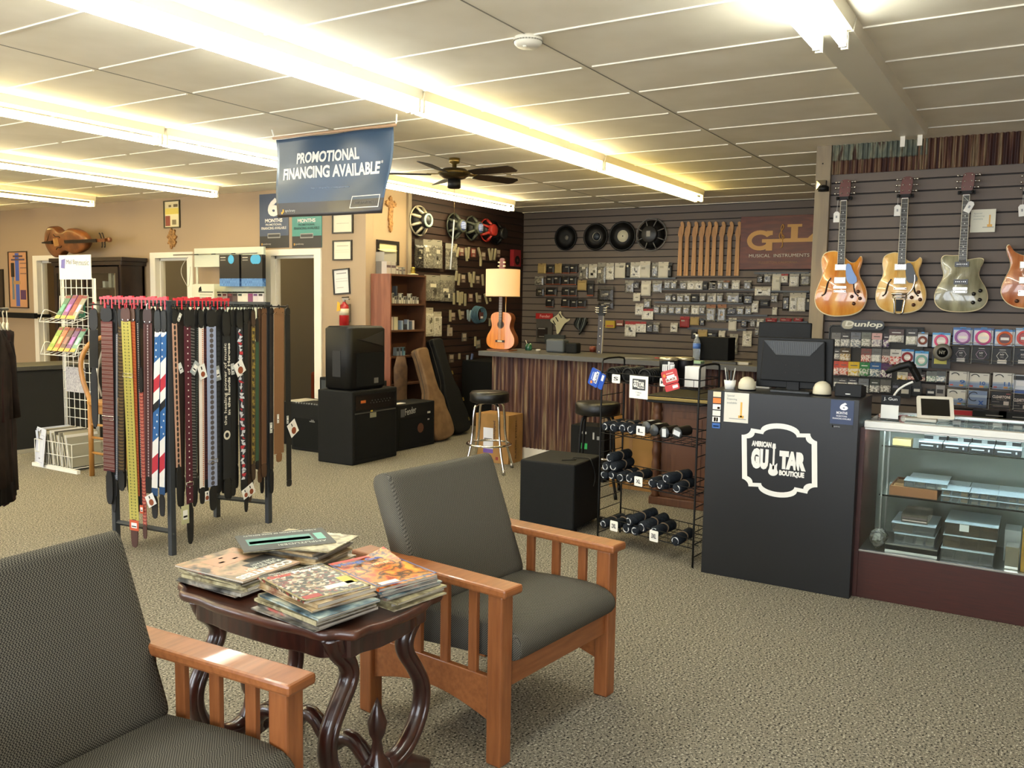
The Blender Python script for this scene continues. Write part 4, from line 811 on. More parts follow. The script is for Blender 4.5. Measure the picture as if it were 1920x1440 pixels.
rcard(1150, 976, 1167, 992, '2XL', 'white card reading 2XL on the bottom shelf'); rcard(1235, 991, 1254, 1008, '3XL', 'white card reading 3XL on the bottom shelf'); rcard(1256, 708, 1268, 722, 'M', 'white card behind the red card pack on the top shelf')
u0, z0 = rl(1192, 744); u1, z1 = rl(1233, 705); RS = RW @ Matrix(((1, 0, 0, 0), (0, 1, 0, 0), (0, 0, -1, -.02), (0, 0, 0, 1)))
def logo_small(b, x0, x1, y0, y1, m, M):
    w, h = x1-x0, y1-y0
    b.text('AMERICAN', m, x0, x0+w*.4, y0+h*.78, y1, 0, M, .03); b.text('GU', m, x0, x0+w*.36, y0+h*.15, y0+h*.72, 0, M, .05); b.text('TAR', m, x0+w*.5, x1, y0+h*.28, y0+h*.85, 0, M, .05); b.text('BOUTIQUE', m, x0+w*.48, x1, y0, y0+h*.2, 0, M, .03)
    b.box(x0+w*.41, x0+w*.45, y0+h*.2, y1, 0, .001, m, M); b.prism(circ(w*.06, 12, x0+w*.43, y0+h*.15), 0, .001, m, M)
b = MB(); b.box(u0, u1, z0, z1, .002, .004, M_paper, RS); w, h = u1-u0, z1-z0; b.box(u0+w*.16, u1-w*.14, z0+h*.38, z1-h*.14, .004, .0045, C('#35363a'), RS)
logo_small(b, u0+w*.22, u1-w*.2, z0+h*.44, z1-h*.2, M_paper, RS @ T(0, 0, .0045)); b.text('T-Shirts', C('#9a9aa0'), u0+w*.35, u0+w*.65, z0+h*.24, z0+h*.3, .004, RS, 0); b.text('$20', C('#9a9aa0'), u0+w*.42, u0+w*.56, z0+h*.12, z0+h*.19, .004, RS, 0)
tag(b.build('logo_sign'), 'white sign with a black boxed logo hanging on the shirt rack', 'sign')
def pack(cx, cy, ang, col, label, cat='card pack'):
    u, z_ = rl(cx, cy); t = root('hanging_pack', tuple(FL+ux*u-dp*.03+Vector((0, 0, z_))), label, cat); M = RM @ Matrix(((1, 0, 0, 0), (0, 1, 0, 0), (0, 0, -1, 0), (0, 0, 0, 1))) @ RZ(ang)
    b = MB(); b.prism(rrect(-.055, .055, -.035, .045, .01), 0, .008, C(col, .35), M); b.build('front_card', t)
    b = MB(); b.prism(rrect(-.05, .05, -.075, -.038, .008), -.002, .006, C(col, .35), M); b.box(.005, .042, -.065, -.048, .006, .007, M_paper, M); b.build('lower_card', t)
    b = MB(); b.box(-.03, .045, -.022, .0, .008, .009, M_paper, M); b.box(-.02, .035, .0, .014, .008, .009, M_paper, M); b.prism(circ(.010, 14, -.035, .018), .008, .0095, C('#e08a3a'), M)
    b.text('BLACK', C('#7c2a26' if 'c0' in col or 'b8' in col else '#23407a'), -.026, .04, -.018, -.004, .009, M, .03); b.box(-.02, .03, .022, .028, .008, .009, C('#e8b0a8' if 'b8' in col else '#a8c0e8'), M); b.build('card_print', t)
pack(1120, 708, PI/2-.35, '#2450b0', 'blue card pack clipped to the left end of the shirt rack'); pack(1281, 706, .3, '#b8383c', 'red card pack clipped to the right end of the shirt rack')
# ================================================================ strap rack
SA, SB, SCc, SD = Vector((3.20, 4.29, 0)), Vector((4.04, 4.40, 0)), Vector((3.15, 4.75, 0)), Vector((3.95, 4.81, 0)); SZT = 1.485
t = root('strap_rack', (3.59, 4.56, 0), 'grey square tube rack hung all around with guitar straps', 'rack'); o0 = Vector((3.59, 4.56, 0))
for P in (SA, SB, SCc, SD): b = MB(); q = P-o0; b.box(q.x-.017, q.x+.017, q.y-.017, q.y+.017, 0, SZT, M_dkmet); b.build('post', t, .002)
for (P, Q_) in ((SA, SCc), (SB, SD)): b = MB(); p, q = P-o0, Q_-o0; b.tube([(p.x, p.y, .14), (q.x, q.y, .14)], .016, M_dkmet, 4); b.build('lower_rail', t)
for (P, Q_) in ((SA, SB), (SCc, SD)): b = MB(); p, q = P-o0, Q_-o0; b.tube([(p.x, p.y, SZT-.018), (q.x, q.y, SZT-.018)], .018, M_dkmet, 4); b.build('top_rail', t)
for (P, Q_, e0, e1) in ((SCc, SA, .14, .0), (SA, SB, 0, .16), (SCc, SD, .0, .1)):
    b = MB(); p, q = P-o0, Q_-o0; d = (q-p).normalized(); a = p-d*e0; c = q+d*e1; n_ = Vector((d.y, -d.x, 0))*.03; b.bar((a.x+n_.x, a.y+n_.y, SZT-.03), (c.x+n_.x, c.y+n_.y, SZT-.03), .005, M_black, 6); b.build('hanging_bar', t)
class Face:
    def __init__(s, P, Q_): s.P = P; s.u = (Q_-P).normalized(); s.n = Vector((s.u.y, -s.u.x, 0)); s.off = .03
    def at(s, px, py, k=0.): P = s.P+s.n*(s.off+k); d = ray(px, py); t_ = (P-O).dot(s.n)/d.dot(s.n); X = O+d*t_; return (X-s.P).dot(s.u), X.z
    def M(s, k=0.): o_ = s.P+s.n*(s.off+k); return Matrix(((s.u.x, 0, s.n.x, o_.x), (s.u.y, 0, s.n.y, o_.y), (0, 1, 0, 0), (0, 0, 0, 1)))
F1 = Face(SCc, SA); F2 = Face(SA, SB)
ZB = SZT-.03
def strap(F, px, y0, y1, w, col, label, px1=None, pat=None, pc='#dddddd', top='#141312', bot='#141312', ty=None, by=None, k=0., hang='#1a1a1a', buckle=None, tagc=None, pc2=None):
    """webbing from photo row y0 to y1, leather ends up to the bar and down to row by"""
    px1 = px1 or px; u0, z0 = F.at(px, y0, k); u1, z1 = F.at(px1, y1, k); uw = F.at(px+w/2, y0, k)[0]-F.at(px-w/2, y0, k)[0]; uw = min(uw, .10)
    t = root('guitar_strap', tuple(F.P+F.u*u0+F.n*(F.off+k)+Vector((0, 0, z0))), label, 'guitar strap', 'guitar straps on the strap rack')
    M = Matrix(((F.u.x, 0, F.n.x, 0), (F.u.y, 0, F.n.y, 0), (0, 1, 0, 0), (0, 0, 0, 1))); L = z0-z1; sh = (u1-u0)/max(L, .01); hw = uw/2
    S = M @ Matrix(((1, -sh, 0, 0), (0, 1, 0, 0), (0, 0, 1, 0), (0, 0, 0, 1)))
    b = MB(); base = C(col, .8); b.box(-hw, hw, -L, 0, -.0015, .0015, base, S); r = random.Random(int(px*7+y0)); pm = C(pc, .8); p2 = C(pc2, .8) if pc2 else pm
    y = -.01; i = 0
    while pat and pat not in ('flag', 'text') and y > -L+.012:
        if pat == 'stripe': b.box(-hw, hw, y-.0025, y, .0015, .0022, pm if i % 3 else p2, S); y -= .0085
        elif pat == 'band': b.box(-hw, hw, y-.007, y, .0015, .0022, pm, S); b.box(-hw*.6, hw*.6, y-.011, y-.008, .0015, .0022, p2, S); y -= .02
        elif pat == 'dot': b.box(-.0035, .0035, y-.007, y, .0015, .003, pm, S); y -= .036
        elif pat == 'diam':
            for sx in (-1, 1): b.prism([(sx*hw*.42, y), (sx*hw*.42+.005, y-.006), (sx*hw*.42, y-.012), (sx*hw*.42-.005, y-.006)], .0015, .0022, pm, S)
            b.box(-.0025, .0025, y-.009, y-.004, .0015, .0022, p2, S); y -= .0185
        elif pat == 'oval': b.prism([(x_, y-.014+y_) for x_, y_ in circ(hw*.42, 10, ry=.014)], .0015, .0022, pm, S); y -= .031
        elif pat == 'chain': b.box(-.004, .004, y-.011, y, .0015, .0022, pm, S); b.box(-hw*.9, -hw*.75, y-.014, y+.002, .0015, .002, p2, S); b.box(hw*.75, hw*.9, y-.014, y+.002, .0015, .002, p2, S); y -= .0165
        elif pat == 'side': b.box(hw*.3, hw*.8, y-.006, y, .0015, .0022, pm, S); y -= .012
        elif pat == 'rand':
            b.prism([(r.uniform(-hw, 0), y), (r.uniform(0, hw), y-r.uniform(0, .01)), (r.uniform(-hw*.5, hw), y-.022), (r.uniform(-hw, 0), y-.018)], .0015, .0022, [pm, p2, pm][i % 3], S); y -= .02
        elif pat == 'wave': b.prism([(-hw, y), (hw, y-.006), (hw, y-.012), (-hw, y-.006)], .0015, .0022, pm, S); y -= .018
        i += 1
    if pat == 'flag':
        seg = [(0, .03, '#e4e0da'), (.03, .17, '#2d5f96'), (.17, .27, '#e4e0da'), (.27, .35, '#b8303e'), (.35, .42, '#e4e0da'), (.42, .47, '#16181c'), (.47, .65, '#2d5f96'), (.65, .75, '#e4e0da'), (.75, .85, '#b8303e'), (.85, .95, '#e4e0da'), (.95, 1, '#24466e')]
        for a, c, cc in seg:
            k1 = .018 if .05 < a < .93 else 0; k2 = .018 if c < .93 else 0
            b.prism([(-hw, -L*a-k1), (hw, -L*a+k1), (hw, -L*c+k2), (-hw, -L*c-k2)], .0015, .0021, C(cc, .8), S)
        for yy in (.07, .11, .15, .50, .54, .58, .62):
            cx = hw*.4*(-1 if int(yy*100) % 2 else 1); st = [((.0075 if q % 2 == 0 else .003)*math.sin(PI*q/5)+cx, -L*yy+(.0075 if q % 2 == 0 else .003)*math.cos(PI*q/5)) for q in range(10)]
            b.prism(st, .002, .0027, C('#e8e6e2', .8), S)
    if pat == 'text':
        b.text('the healing power of music', pm, -L*.62, -L*.05, -hw*.2, hw*.75, .0016, S @ RZ(PI/2), .01, .0006); b.text('in the hands of Heroes', pm, -L*.55, -L*.05, -hw*.95, -hw*.25, .0016, S @ RZ(PI/2), .03, .0006)
        b.prism([(x_, y_-L*.69) for x_, y_ in circ(hw*.9, 14)], .0015, .0021, pm, S); b.prism([(x_, y_-L*.69) for x_, y_ in circ(hw*.5, 14)], .0021, .0026, base, S)
    b.build('webbing', t)
    zt = ZB-z0
    tw = hw if top else hw*.5
    if zt > .03:
        b = MB(); e = min(zt*.85, .15); b.prism(smoothpoly([(-tw, -.004), (tw, -.004), (tw, e*.8), (tw*.5, e), (-tw*.5, e), (-tw, e*.8)], 1), -.002, .0035, C(top or '#141312', .6), M)
        if top and top != '#141312':
            for sx in (-1, 1): b.prism([(x_+sx*tw*.6, y_+.008) for x_, y_ in circ(.003, 8)], .0035, .005, M_chrome, M)
        b.build('leather_end', t)
        b = MB(); b.tube([(0, e-.008, .004), (0, zt+.006, .004), (0, zt+.012, 0), (0, zt+.004, -.008)], .0035, C(hang, .5), 5, M); b.build('hanger_loop', t)
    if by:
        ub, zb = F.at(px1, by, k); e = z1-zb; b = MB(); bw = min(hw, .028)
        b.prism([(x_+(u1-u0), y_) for x_, y_ in smoothpoly([(-bw, -L+.004), (bw, -L+.004), (bw, -L-e*.75), (bw*.6, -L-e), (-bw*.6, -L-e), (-bw, -L-e*.75)], 1)], -.002, .0035, C(bot or '#141312', .6), M); b.build('leather_end', t)
    if buckle:
        zb = F.at(px, buckle, k)[1]-z0; b = MB(); b.tube([(-hw-.002, zb, .004), (hw+.002, zb, .004), (hw+.002, zb-.022, .004), (-hw-.002, zb-.022, .004)], .002, M_chrome, 5, S, closed=True); b.build('buckle', t)
    if tagc:
        for (tx, ty_, ta, tcol, wd, ht) in tagc:
            uu, zz = F.at(tx, ty_, k+.01); b = MB(); TM = M @ T(uu-u0, zz-z0, .011) @ RZ(ta); b.box(-wd/2, wd/2, -ht/2, ht/2, 0, .0012, C(tcol, .6), TM)
            if tcol == '#e6e4de': b.prism([(x_, y_-ht*.18) for x_, y_ in circ(wd*.28, 10)], .0012, .002, C('#8a4628'), TM); b.box(-.004, .004, ht*.15, ht*.38, .0012, .002, M_black, TM)
            elif ht > .03: b.box(-wd*.3, wd*.3, -ht*.25, ht*.25, .0012, .0018, M_paper, TM); b.box(-wd*.25, wd*.25, -ht*.15, -ht*.05, .0018, .0022, M_blackm, TM)
            b.build('price_tag', t)
    return t
RED = '#c8323c'
strap(F1, 176, 618, 690, 16, '#1b1a19', 'short black strap at the left end of the strap rack', k=-.02, by=800, hang=RED)
strap(F1, 200, 602, 884, 21, '#5b2326', 'maroon strap with thin pale stripes near the left end of the rack', px1=205, pat='stripe', pc='#b29a90', pc2='#8a5a4a', by=945, hang=RED, buckle=780)
strap(F1, 213, 606, 890, 8, '#171615', 'narrow black strap behind the maroon striped one', k=-.012, by=960, hang=RED)
strap(F1, 218, 625, 900, 5, '#7d828c', 'narrow grey blue strap left of the brown banded one', k=-.014, pat='side', pc='#b9b4ae', by=930)
strap(F1, 227, 610, 884, 11, '#2e2115', 'dark brown strap with golden bands left of the yellow strap', px1=228, k=-.008, pat='band', pc='#5c4726', pc2='#85683a', by=920, hang=RED)
strap(F1, 236, 602, 975, 17, '#b7ab54', 'long yellow green patterned strap reaching the lowest', px1=252, pat='diam', pc='#5a5c34', pc2='#8a8a40', top='#54342a', bot='#4a2c22', by=1026, k=.012, hang=RED, buckle=700, tagc=[(252, 985, 0, '#c4532c', .075, .062)])
strap(F1, 249, 602, 930, 8, '#a4481e', 'rust orange strap just right of the yellow one', px1=258, pat='wave', pc='#b8602c', top='#5b4030', k=.002, by=960, hang=RED)
strap(F1, 256, 603, 900, 8, '#1d1816', 'black strap with a dotted white edge', px1=264, pat='side', pc='#b8ada2', k=-.006, by=950, hang=RED)
strap(F1, 265, 735, 985, 7, '#8a3a34', 'red woven strap hanging low right of the orange one', px1=272, pat='band', pc='#b8604c', pc2='#c98a70', k=.006, bot='#4a2c22', by=1010, tagc=[(266, 955, 0, '#c4532c', .03, .05)])
strap(F1, 277, 606, 895, 16, '#43201f', 'dark maroon strap with a white chain pattern', px1=279, pat='chain', pc='#a89a98', pc2='#6b4c4a', top='#3c2a2a', k=.004, hang='#d8d4cc', by=925)
strap(F1, 296, 622, 930, 11, '#2d5f96', 'stars and stripes strap, left one of the pair', px1=290, pat='flag', top='#24282a', by=972, k=.008, tagc=[(283, 938, .5, '#e6e4de', .07, .07)])
strap(F1, 307, 622, 928, 10, '#2d5f96', 'stars and stripes strap, right one of the pair by the post', px1=304, pat='flag', top='#1e2022', by=968, k=.004)
strap(F2, 327, 606, 876, 9, '#b98f78', 'tan strap with black diamonds just right of the near post', px1=335, pat='oval', pc='#1a1816', k=.0, by=950)
strap(F2, 340, 600, 900, 9, '#2b1c14', 'dark brown strap with a white tag near the post', k=-.015, by=955, tagc=[(338, 690, .4, '#d8d8d0', .03, .06), (336, 595, -.5, '#cfcab8', .02, .05)])
strap(F2, 351, 612, 944, 12, '#4b1020', 'burgundy strap with white studs and a long black end', px1=356, pat='dot', pc='#e0d4cc', k=.012, by=1020, buckle=905, tagc=[(347, 965, 0, '#b9b68c', .06, .11)])
strap(F2, 360, 612, 900, 8, '#1c1b1a', 'black strap with grey zigzag right of the burgundy one', px1=364, pat='wave', pc='#6c6a66', k=-.004, by=950)
strap(F2, 368, 612, 880, 7, '#151515', 'black strap with fine diagonal dots', px1=366, pat='side', pc='#5e6a66', k=-.010, by=945)
strap(F2, 377, 614, 915, 9, '#d8cfc6', 'white and orange sunset strap', px1=379, pat='side', pc='#b8602c', k=.008, by=945, tagc=[(365, 690, -.6, '#9aa0a0', .045, .08), (379, 697, .3, '#e6e4de', .06, .085)])
strap(F2, 385, 614, 900, 7, '#4a1f22', 'dark red strap with faint lettering beside the sunset strap', px1=387, pat='band', pc='#5f2c28', pc2='#6d3a28', k=-.002, by=935, tagc=[(388, 930, 0, '#e6e4de', .05, .06)])
strap(F2, 396, 612, 912, 17, '#8f98b4', 'light blue strap with grey ovals and a chrome buckle', px1=399, pat='oval', pc='#4e4848', k=.016, by=957, buckle=862)
strap(F2, 409, 618, 900, 13, '#19191a', 'black strap with dim grey emblem behind the lettered one', k=-.008, pat='oval', pc='#2e2f30', by=925, tagc=[(408, 700, .2, '#8f9494', .04, .09)])
strap(F2, 424, 630, 898, 14, '#151516', 'black strap with white healing power of music lettering', px1=426, pat='text', pc='#cfc8b8', k=.014, by=935)
strap(F2, 437, 612, 900, 9, '#131313', 'plain black strap right of the lettered one', k=-.005, by=930, tagc=[(436, 692, .1, '#b8b8b2', .03, .07)])
strap(F2, 449, 614, 900, 11, '#23262c', 'black strap with white and red cartoon shapes', px1=457, pat='rand', pc='#c9cbd2', pc2='#b02c34', k=.012, by=925, tagc=[(449, 690, .5, '#e6e4de', .085, .085), (460, 925, .35, '#e6e4de', .055, .065), (470, 918, .4, '#e6e4de', .065, .075)])
strap(F2, 461, 606, 905, 7, '#14120f', 'plain black narrow strap right of the cartoon strap', k=-.006, by=960)
strap(F2, 468, 600, 890, 7, '#34261a', 'dark brown strap left of the camouflage one', k=-.012, by=940, bot='#3c2a1c')
strap(F2, 475, 612, 870, 7, '#5c4a22', 'camouflage green and gold strap', pat='rand', pc='#8a7430', pc2='#2e2a18', k=.004, by=900, bot='#3c2a1c', top='#3c2a1c')
strap(F2, 482, 640, 865, 6, '#2c4a34', 'thin green strap beside the camouflage one', k=.0, by=880)
strap(F2, 487, 596, 880, 8, '#49301d', 'brown leather strap, first left of the right post', k=-.008, top='#49301d', by=905, bot='#49301d')
strap(F2, 495, 590, 870, 9, '#5b3c24', 'mid brown leather strap touching the right post', k=.002, top='#5b3c24', by=895, bot='#4c321e')
strap(F2, 509, 590, 880, 7, '#1d1612', 'dark strap just outside the right post', k=.0, by=925, tagc=[(508, 802, 0, '#b8b8b0', .025, .07)])
strap(F2, 523, 588, 850, 21, '#7a5636', 'wide tan suede strap outside the right post', k=.012, top='#7a5636', by=866, bot='#7a5636', tagc=[(521, 785, 0, '#c9c6be', .02, .06)])
strap(F2, 539, 590, 900, 9, '#15130f', 'black strap at the far right end of the rack', px1=542, k=.0, by=912, tagc=[(549, 803, .5, '#e6e4de', .09, .10), (539, 787, 0, '#b8b8b0', .02, .055)])
F3 = Face(SCc, SD)
for i, px in enumerate(range(232, 400, 11)):
    c_ = ['#171513', '#2a1d14', '#1b1a1c', '#3a2a1c', '#221a1c'][i % 5]
    strap(F3, px, 606+3*(i % 4), 880+12*(i % 3), 9, c_, 'dark strap on the rear bar of the rack, %s from the left' % ORD[i], k=-.05+.006*(i % 3), by=915+10*(i % 3), pat=None)
for i, px in enumerate((412, 418, 431, 443, 455, 464, 471, 491, 502)):
    strap(F2, px, 602+4*(i % 3), 870+15*(i % 3), 7, ['#161412', '#1c1a1a', '#241c16'][i % 3], 'dark inner strap, %s from the left behind the lettered and cartoon straps' % ORD[i], k=-.03-.008*(i % 2), by=915+10*(i % 3))
b = MB()
for F, a, c in ((F1, 187, 314), (F2, 326, 352), (F2, 352, 430)):
    u0, _ = F.at(a, 556); u1, _ = F.at(c, 556); n = max(3, int((u1-u0)/.03))
    for i in range(n):
        uu = u0+(u1-u0)*(i+.5)/n; b.box(uu-.016, uu+.013, SZT+.002, SZT+.016+.004*(i % 3), -.012, .004, C(RED, .4), F.M()); b.box(uu-.004, uu+.004, SZT-.03-.02*(i % 2), SZT+.004, .004, .007, C(RED, .4), F.M())
o = b.build('red_hangers', t0 if False else None); o.parent = [x for x in bpy.data.objects if x.name == 'strap_rack'][0]; o.matrix_parent_inverse = Matrix.Translation((-3.59, -4.56, 0)); lab(o, 'row of red plastic hangers along the top'); o['kind'] = 'stuff'
# ================================================================ amplifiers and speakers
t = root('bass_amplifier', (5.9, 5.33, 0), 'large black combo amplifier with a PA speaker standing on it', 'amplifier', None, .03)
AY = Matrix(((1, 0, 0, 0), (0, 0, -1, 0), (0, 1, 0, 0), (0, 0, 0, 1)))
b = MB(); b.box(0, .66, 0, .42, 0, .68, M_tolex); b.build('cabinet', t, .012, 3)
b = MB(); b.box(.04, .62, .04, .46, .0, .004, M_grille, AY); b.build('grille', t); b = MB(); b.box(.04, .62, .50, .64, 0, .005, mat('amp_panel', '#131314', .3), AY)
for i in range(14): b.bar((.25+.022*i, .56+.02*(i % 2), .005), (.25+.022*i, .56+.02*(i % 2), .012), .005, M_dkmet, 8, AY)
b.box(.11, .18, .565, .59, .005, .0065, C('#c4682c'), AY); b.build('control_panel', t)
b = MB(); b.box(.24, .33, .42, .465, .006, .008, C('#8f8d78'), AY); b.box(.25, .28, .475, .49, .006, .008, C('#c2a83a'), AY); b.build('price_label', t)
b = MB(); b.box(.03, .63, .468, .478, 0, .007, C('#4a4b4a'), AY); b.build('trim_strip', t)
t = root('pa_speaker', (5.93, 5.40, .683), 'black PA speaker standing on the large combo amplifier', 'speaker')
b = MB(); b.loft([[(x*.98+.005, y, z_) for x, y in rrect(.02, .50, .0, .31, .05)] for z_ in (0,)]+[[(x, y, z_) for x, y in rrect(0, .52, -.01, .32, .055)] for z_ in (.02, .56)]+[[(x*.96+.01, y, z_) for x, y in rrect(.02, .50, .01, .30, .05)] for z_ in (.585,)], M_black, None, True); b.build('cabinet', t)
b = MB(); b.box(.09, .48, .03, .34, .0105, .014, M_grille, AY); b.prism([(.10, .47), (.46, .40), (.46, .54), (.20, .47)], .012, .016, C('#2b2c2d', .5), AY); b.box(.33, .39, .05, .10, .014, .016, C('#6a6a68'), AY); b.build('front_grille', t)
b = MB(); b.box(-.002, .0, -.20, -.10, .12, .36, C('#0d0d0e')); b.v = [(v[0]-.001, -v[1], v[2]) for v in b.v]; b.build('side_vent', t)
t = root('combo_amplifier', (6.74, 5.50, 0), 'black combo amplifier with white script logo right of the PA speaker', 'amplifier')
b = MB(); b.box(0, .63, 0, .30, 0, .465, M_tolex); b.build('cabinet', t, .01, 3)
b = MB(); b.box(.03, .60, .03, .31, 0, .004, M_grille, AY); b.prism([(x_+.38, y_+.20) for x_, y_ in circ(.05, 18)], .004, .007, C('#5a3a2c'), AY); b.build('grille', t)
b = MB(); b.text('Fender', C('#b9b8b2', .4), .16, .34, .34, .41, .001, AY @ RZ(.08), 0); b.box(.06, .12, .34, .42, .0, .003, C('#55575a'), AY); b.box(.50, .55, .34, .36, 0, .003, C('#a9a9a4'), AY); b.box(.50, .53, .27, .285, .004, .006, C('#a9a9a4'), AY); b.build('logo', t)
b = MB(); b.box(.05, .2, .05, .12, .466, .472, M_paper); b.build('paper', t)
t = root('small_speaker_box', (6.60, 5.95, 0), 'low black equipment box behind the PA speaker, carrying a mixer', 'amplifier'); b = MB(); b.box(0, .42, -.12, .15, 0, .62, M_blackm); b.build('cabinet', t, .008)
b = MB(); b.box(.05, .4, -.1, .13, .621, .68, C('#232425', .5)); b.build('mixer', t, .004)
t = root('guitar_amplifier', (6.22, 6.02, 0), 'black combo amplifier left of the PA stack, knobs on its top panel', 'amplifier')
b = MB(); b.box(0, .32, -.02, .42, 0, .47, M_tolex); b.build('cabinet', t, .01, 3)
GM = FXm(0, .42, 0); b = MB(); b.box(.03, .41, .03, .33, 0, .004, M_grille, GM); b.box(.26, .33, .30, .31, .004, .005, C('#8a8a84'), GM); b.box(.28, .32, .315, .322, .004, .005, C('#8a8a84'), GM); b.build('grille', t)
b = MB()
for i in range(9): b.bar((.02, .36-.035*i, .47), (.02, .36-.035*i, .482), .009, C('#8d8f8c', .4), 8)
b.build('knobs', t)
t = root('small_amplifier', (6.62, 6.13, .0), 'small vintage amplifier head on a black stand beside the door frame', 'amplifier')
b = MB(); b.box(0, .3, 0, .31, 0, .50, M_blackm); b.build('stand', t); b = MB(); b.box(-.02, .25, -.03, .29, .501, .71, M_tolex); b.build('cabinet', t, .012, 3)
HM = FXm(-.0205, .29, .50); b = MB(); b.box(.03, .29, .03, .18, 0, .003, C('#34383a', .6), HM); b.box(.06, .14, .07, .09, .003, .004, C('#8a8d8a'), HM); b.build('grille', t)
t = root('equipment_box', (6.4, 6.47, 0), 'black flat equipment case left of the knobbed amplifier', 'case'); b = MB(); b.box(0, .4, 0, .3, 0, .45, M_blackm); b.build('cabinet', t, .008); b = MB(); b.box(.02, .3, .02, .25, .451, .458, C('#b9b4a4')); b.build('papers', t)
# orange armchair in the room behind the nearest door
t = root('orange_armchair', (8.15, 7.35, 0), 'rust orange armchair seen through the doorway beside the extinguisher', 'chair'); M_or = mat('orange_vinyl', '#8a3a1c', .5)
b = MB(); b.box(-.3, .35, -.36, .36, .12, .44, M_or); b.build('seat', t, .05, 3); b = MB(); b.box(.2, .38, -.36, .36, .44, .88, M_or); b.build('backrest', t, .05, 3)
for s_ in (-1, 1): b = MB(); b.box(-.3, .3, s_*.38-.07, s_*.38+.07, .12, .62, M_or); b.build('armrest', t, .04, 3)
b = MB(); b.lathe([(.001, .45), (.15, .5), (.18, .62), (.1, .74), (.001, .78)], C('#2a1a1c', .9), 16, T(-.05, -.1, 0)); tag(b.build('dark_bundle', loc=(8.15, 7.35, 0)), 'dark bundle lying on the orange armchair', 'bag')
# ================================================================ bookshelf
t = root('bookshelf', (7.15, 5.93, 0), 'brown wooden bookshelf against the corner of the slatted wall', 'bookcase')
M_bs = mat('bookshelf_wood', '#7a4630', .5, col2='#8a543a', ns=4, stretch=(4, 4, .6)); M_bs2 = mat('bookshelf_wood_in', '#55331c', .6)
HB = 1.795; Wb = .62
b = MB(); b.box(0, .02, 0, .27, 0, HB, M_bs); b.build('side_panel', t, .002); b = MB(); b.box(Wb-.02, Wb, 0, .27, 0, HB, M_bs2); b.build('side_panel', t, .002)
b = MB(); b.box(.02, Wb-.02, .255, .27, 0, HB-.02, M_bs2); b.build('back_panel', t); b = MB(); b.box(.02, Wb-.02, 0, .27, HB-.02, HB, M_bs2); b.build('top_board', t)
SHZ = [ony(740, y, 5.95).z for y in (569, 619, 668, 720)]+[.08]
for z_ in SHZ: b = MB(); b.box(.02, Wb-.02, 0, .255, z_-.02, z_, M_bs2); b.build('shelf', t)
def bsitem(px0, px1, h, z_, col, label, cat='box', yy=5.97, top=None):
    a = ony(px0, 600, yy).x; c = ony(px1, 600, yy).x; a = max(a, 7.175); c = min(c, 7.745) if c > a else a+.02
    b = MB(); b.box(0, c-a, 0, .05, 0, h, C(col) if isinstance(col, str) else col)
    if top: b.box(0, c-a, -.001, .0, h*.55, h*.95, C(top))
    tag(b.build('small_box', loc=(a, yy, z_+.0005)), label, cat, 'small boxes on the bookshelf')
for i in range(12):
    px = 736+i*4.2; bsitem(px, px+2.6, [.11, .075, .08, .07][i % 4 if i else 0], SHZ[0], ['#c2bca8', '#b8b2a2', '#8d8a80', '#cfc9b8'][i % 4], 'slim pale carton, %s from the left in the row on the top bookshelf shelf' % ORD[i], top='#4a4640')
bsitem(742, 745, .19, SHZ[0], '#6d7884', 'tall thin grey carton behind the row on the top bookshelf shelf', yy=6.10)
for i, (a, c, h, col) in enumerate(((732, 737, .14, '#c9b8a8'), (739, 746, .14, '#c8c0a4'), (753, 756, .10, '#8fa0b4'), (758, 763, .06, '#2c2e34'), (764, 767, .11, '#9aa6b8'), (770, 773, .09, '#5a6470'), (773, 777, .10, '#c4b8b0'))):
    bsitem(a, c, h, SHZ[1], col, '%s item from the left on the second bookshelf shelf' % ORD[i])
for i, (a, c, h, col) in enumerate(((744, 748, .09, '#7d8a94'), (751, 754, .09, '#8a9096'), (757, 760, .09, '#6e96a4'))): bsitem(a, c, h, SHZ[2], col, '%s bottle from the left on the third bookshelf shelf' % ORD[i], 'bottle', top='#2a2c2e')
for i, (a, c, h, col) in enumerate(((722, 730, .13, '#b0a49a'), (731, 739, .13, '#a8a096'), (740, 744, .08, '#b8b0a0'), (746, 750, .07, '#a09888'), (753, 757, .08, '#8a867c'))):
    p0 = ony(a, 600, 6.02).x; b = MB(); b.box(0, (c-a)*.0085, 0, .07, 0, h, C(col)); b.box(0, (c-a)*.0085, -.001, 0, h*.5, h*.7, C('#5e4c50')); tag(b.build('small_box', loc=(max(7.16, p0), 6.0, HB+.0005)), '%s small carton from the left on top of the bookshelf' % ORD[i], 'box', 'cartons on top of the bookshelf')
b = MB(); b.quad([(0, 0, 0), (.2, 0, .02), (.2, .12, .05), (0, .12, .03)], mat('tissue', '#d8cf9c', .8)); b.box(0, .2, .02, .14, -.10, 0, C('#9a958a')); tag(b.build('display_box', loc=(7.24, 6.07, HB+.236)), 'open display carton standing highest on the bookshelf top', 'box')
b = MB(); b.box(0, .2, 0, .12, 0, .135, C('#6e6860')); tag(b.build('carton', loc=(7.24, 6.085, HB+.0005)), 'grey carton supporting the open display carton', 'box')
t = root('brass_bell', (7.62, 6.0, HB), 'small brass topped figure at the right end of the bookshelf top', 'ornament'); b = MB(); b.lathe([(.03, 0), (.06, .004), (.06, .012), (.02, .02)], C('#c9bd96'), 16); b.build('dish', t); b = MB(); b.lathe([(.02, .02), (.028, .04), (.02, .07), (.03, .08), (.001, .09)], C('#b8a24a', .3, metal=.7), 16); b.build('bell', t)
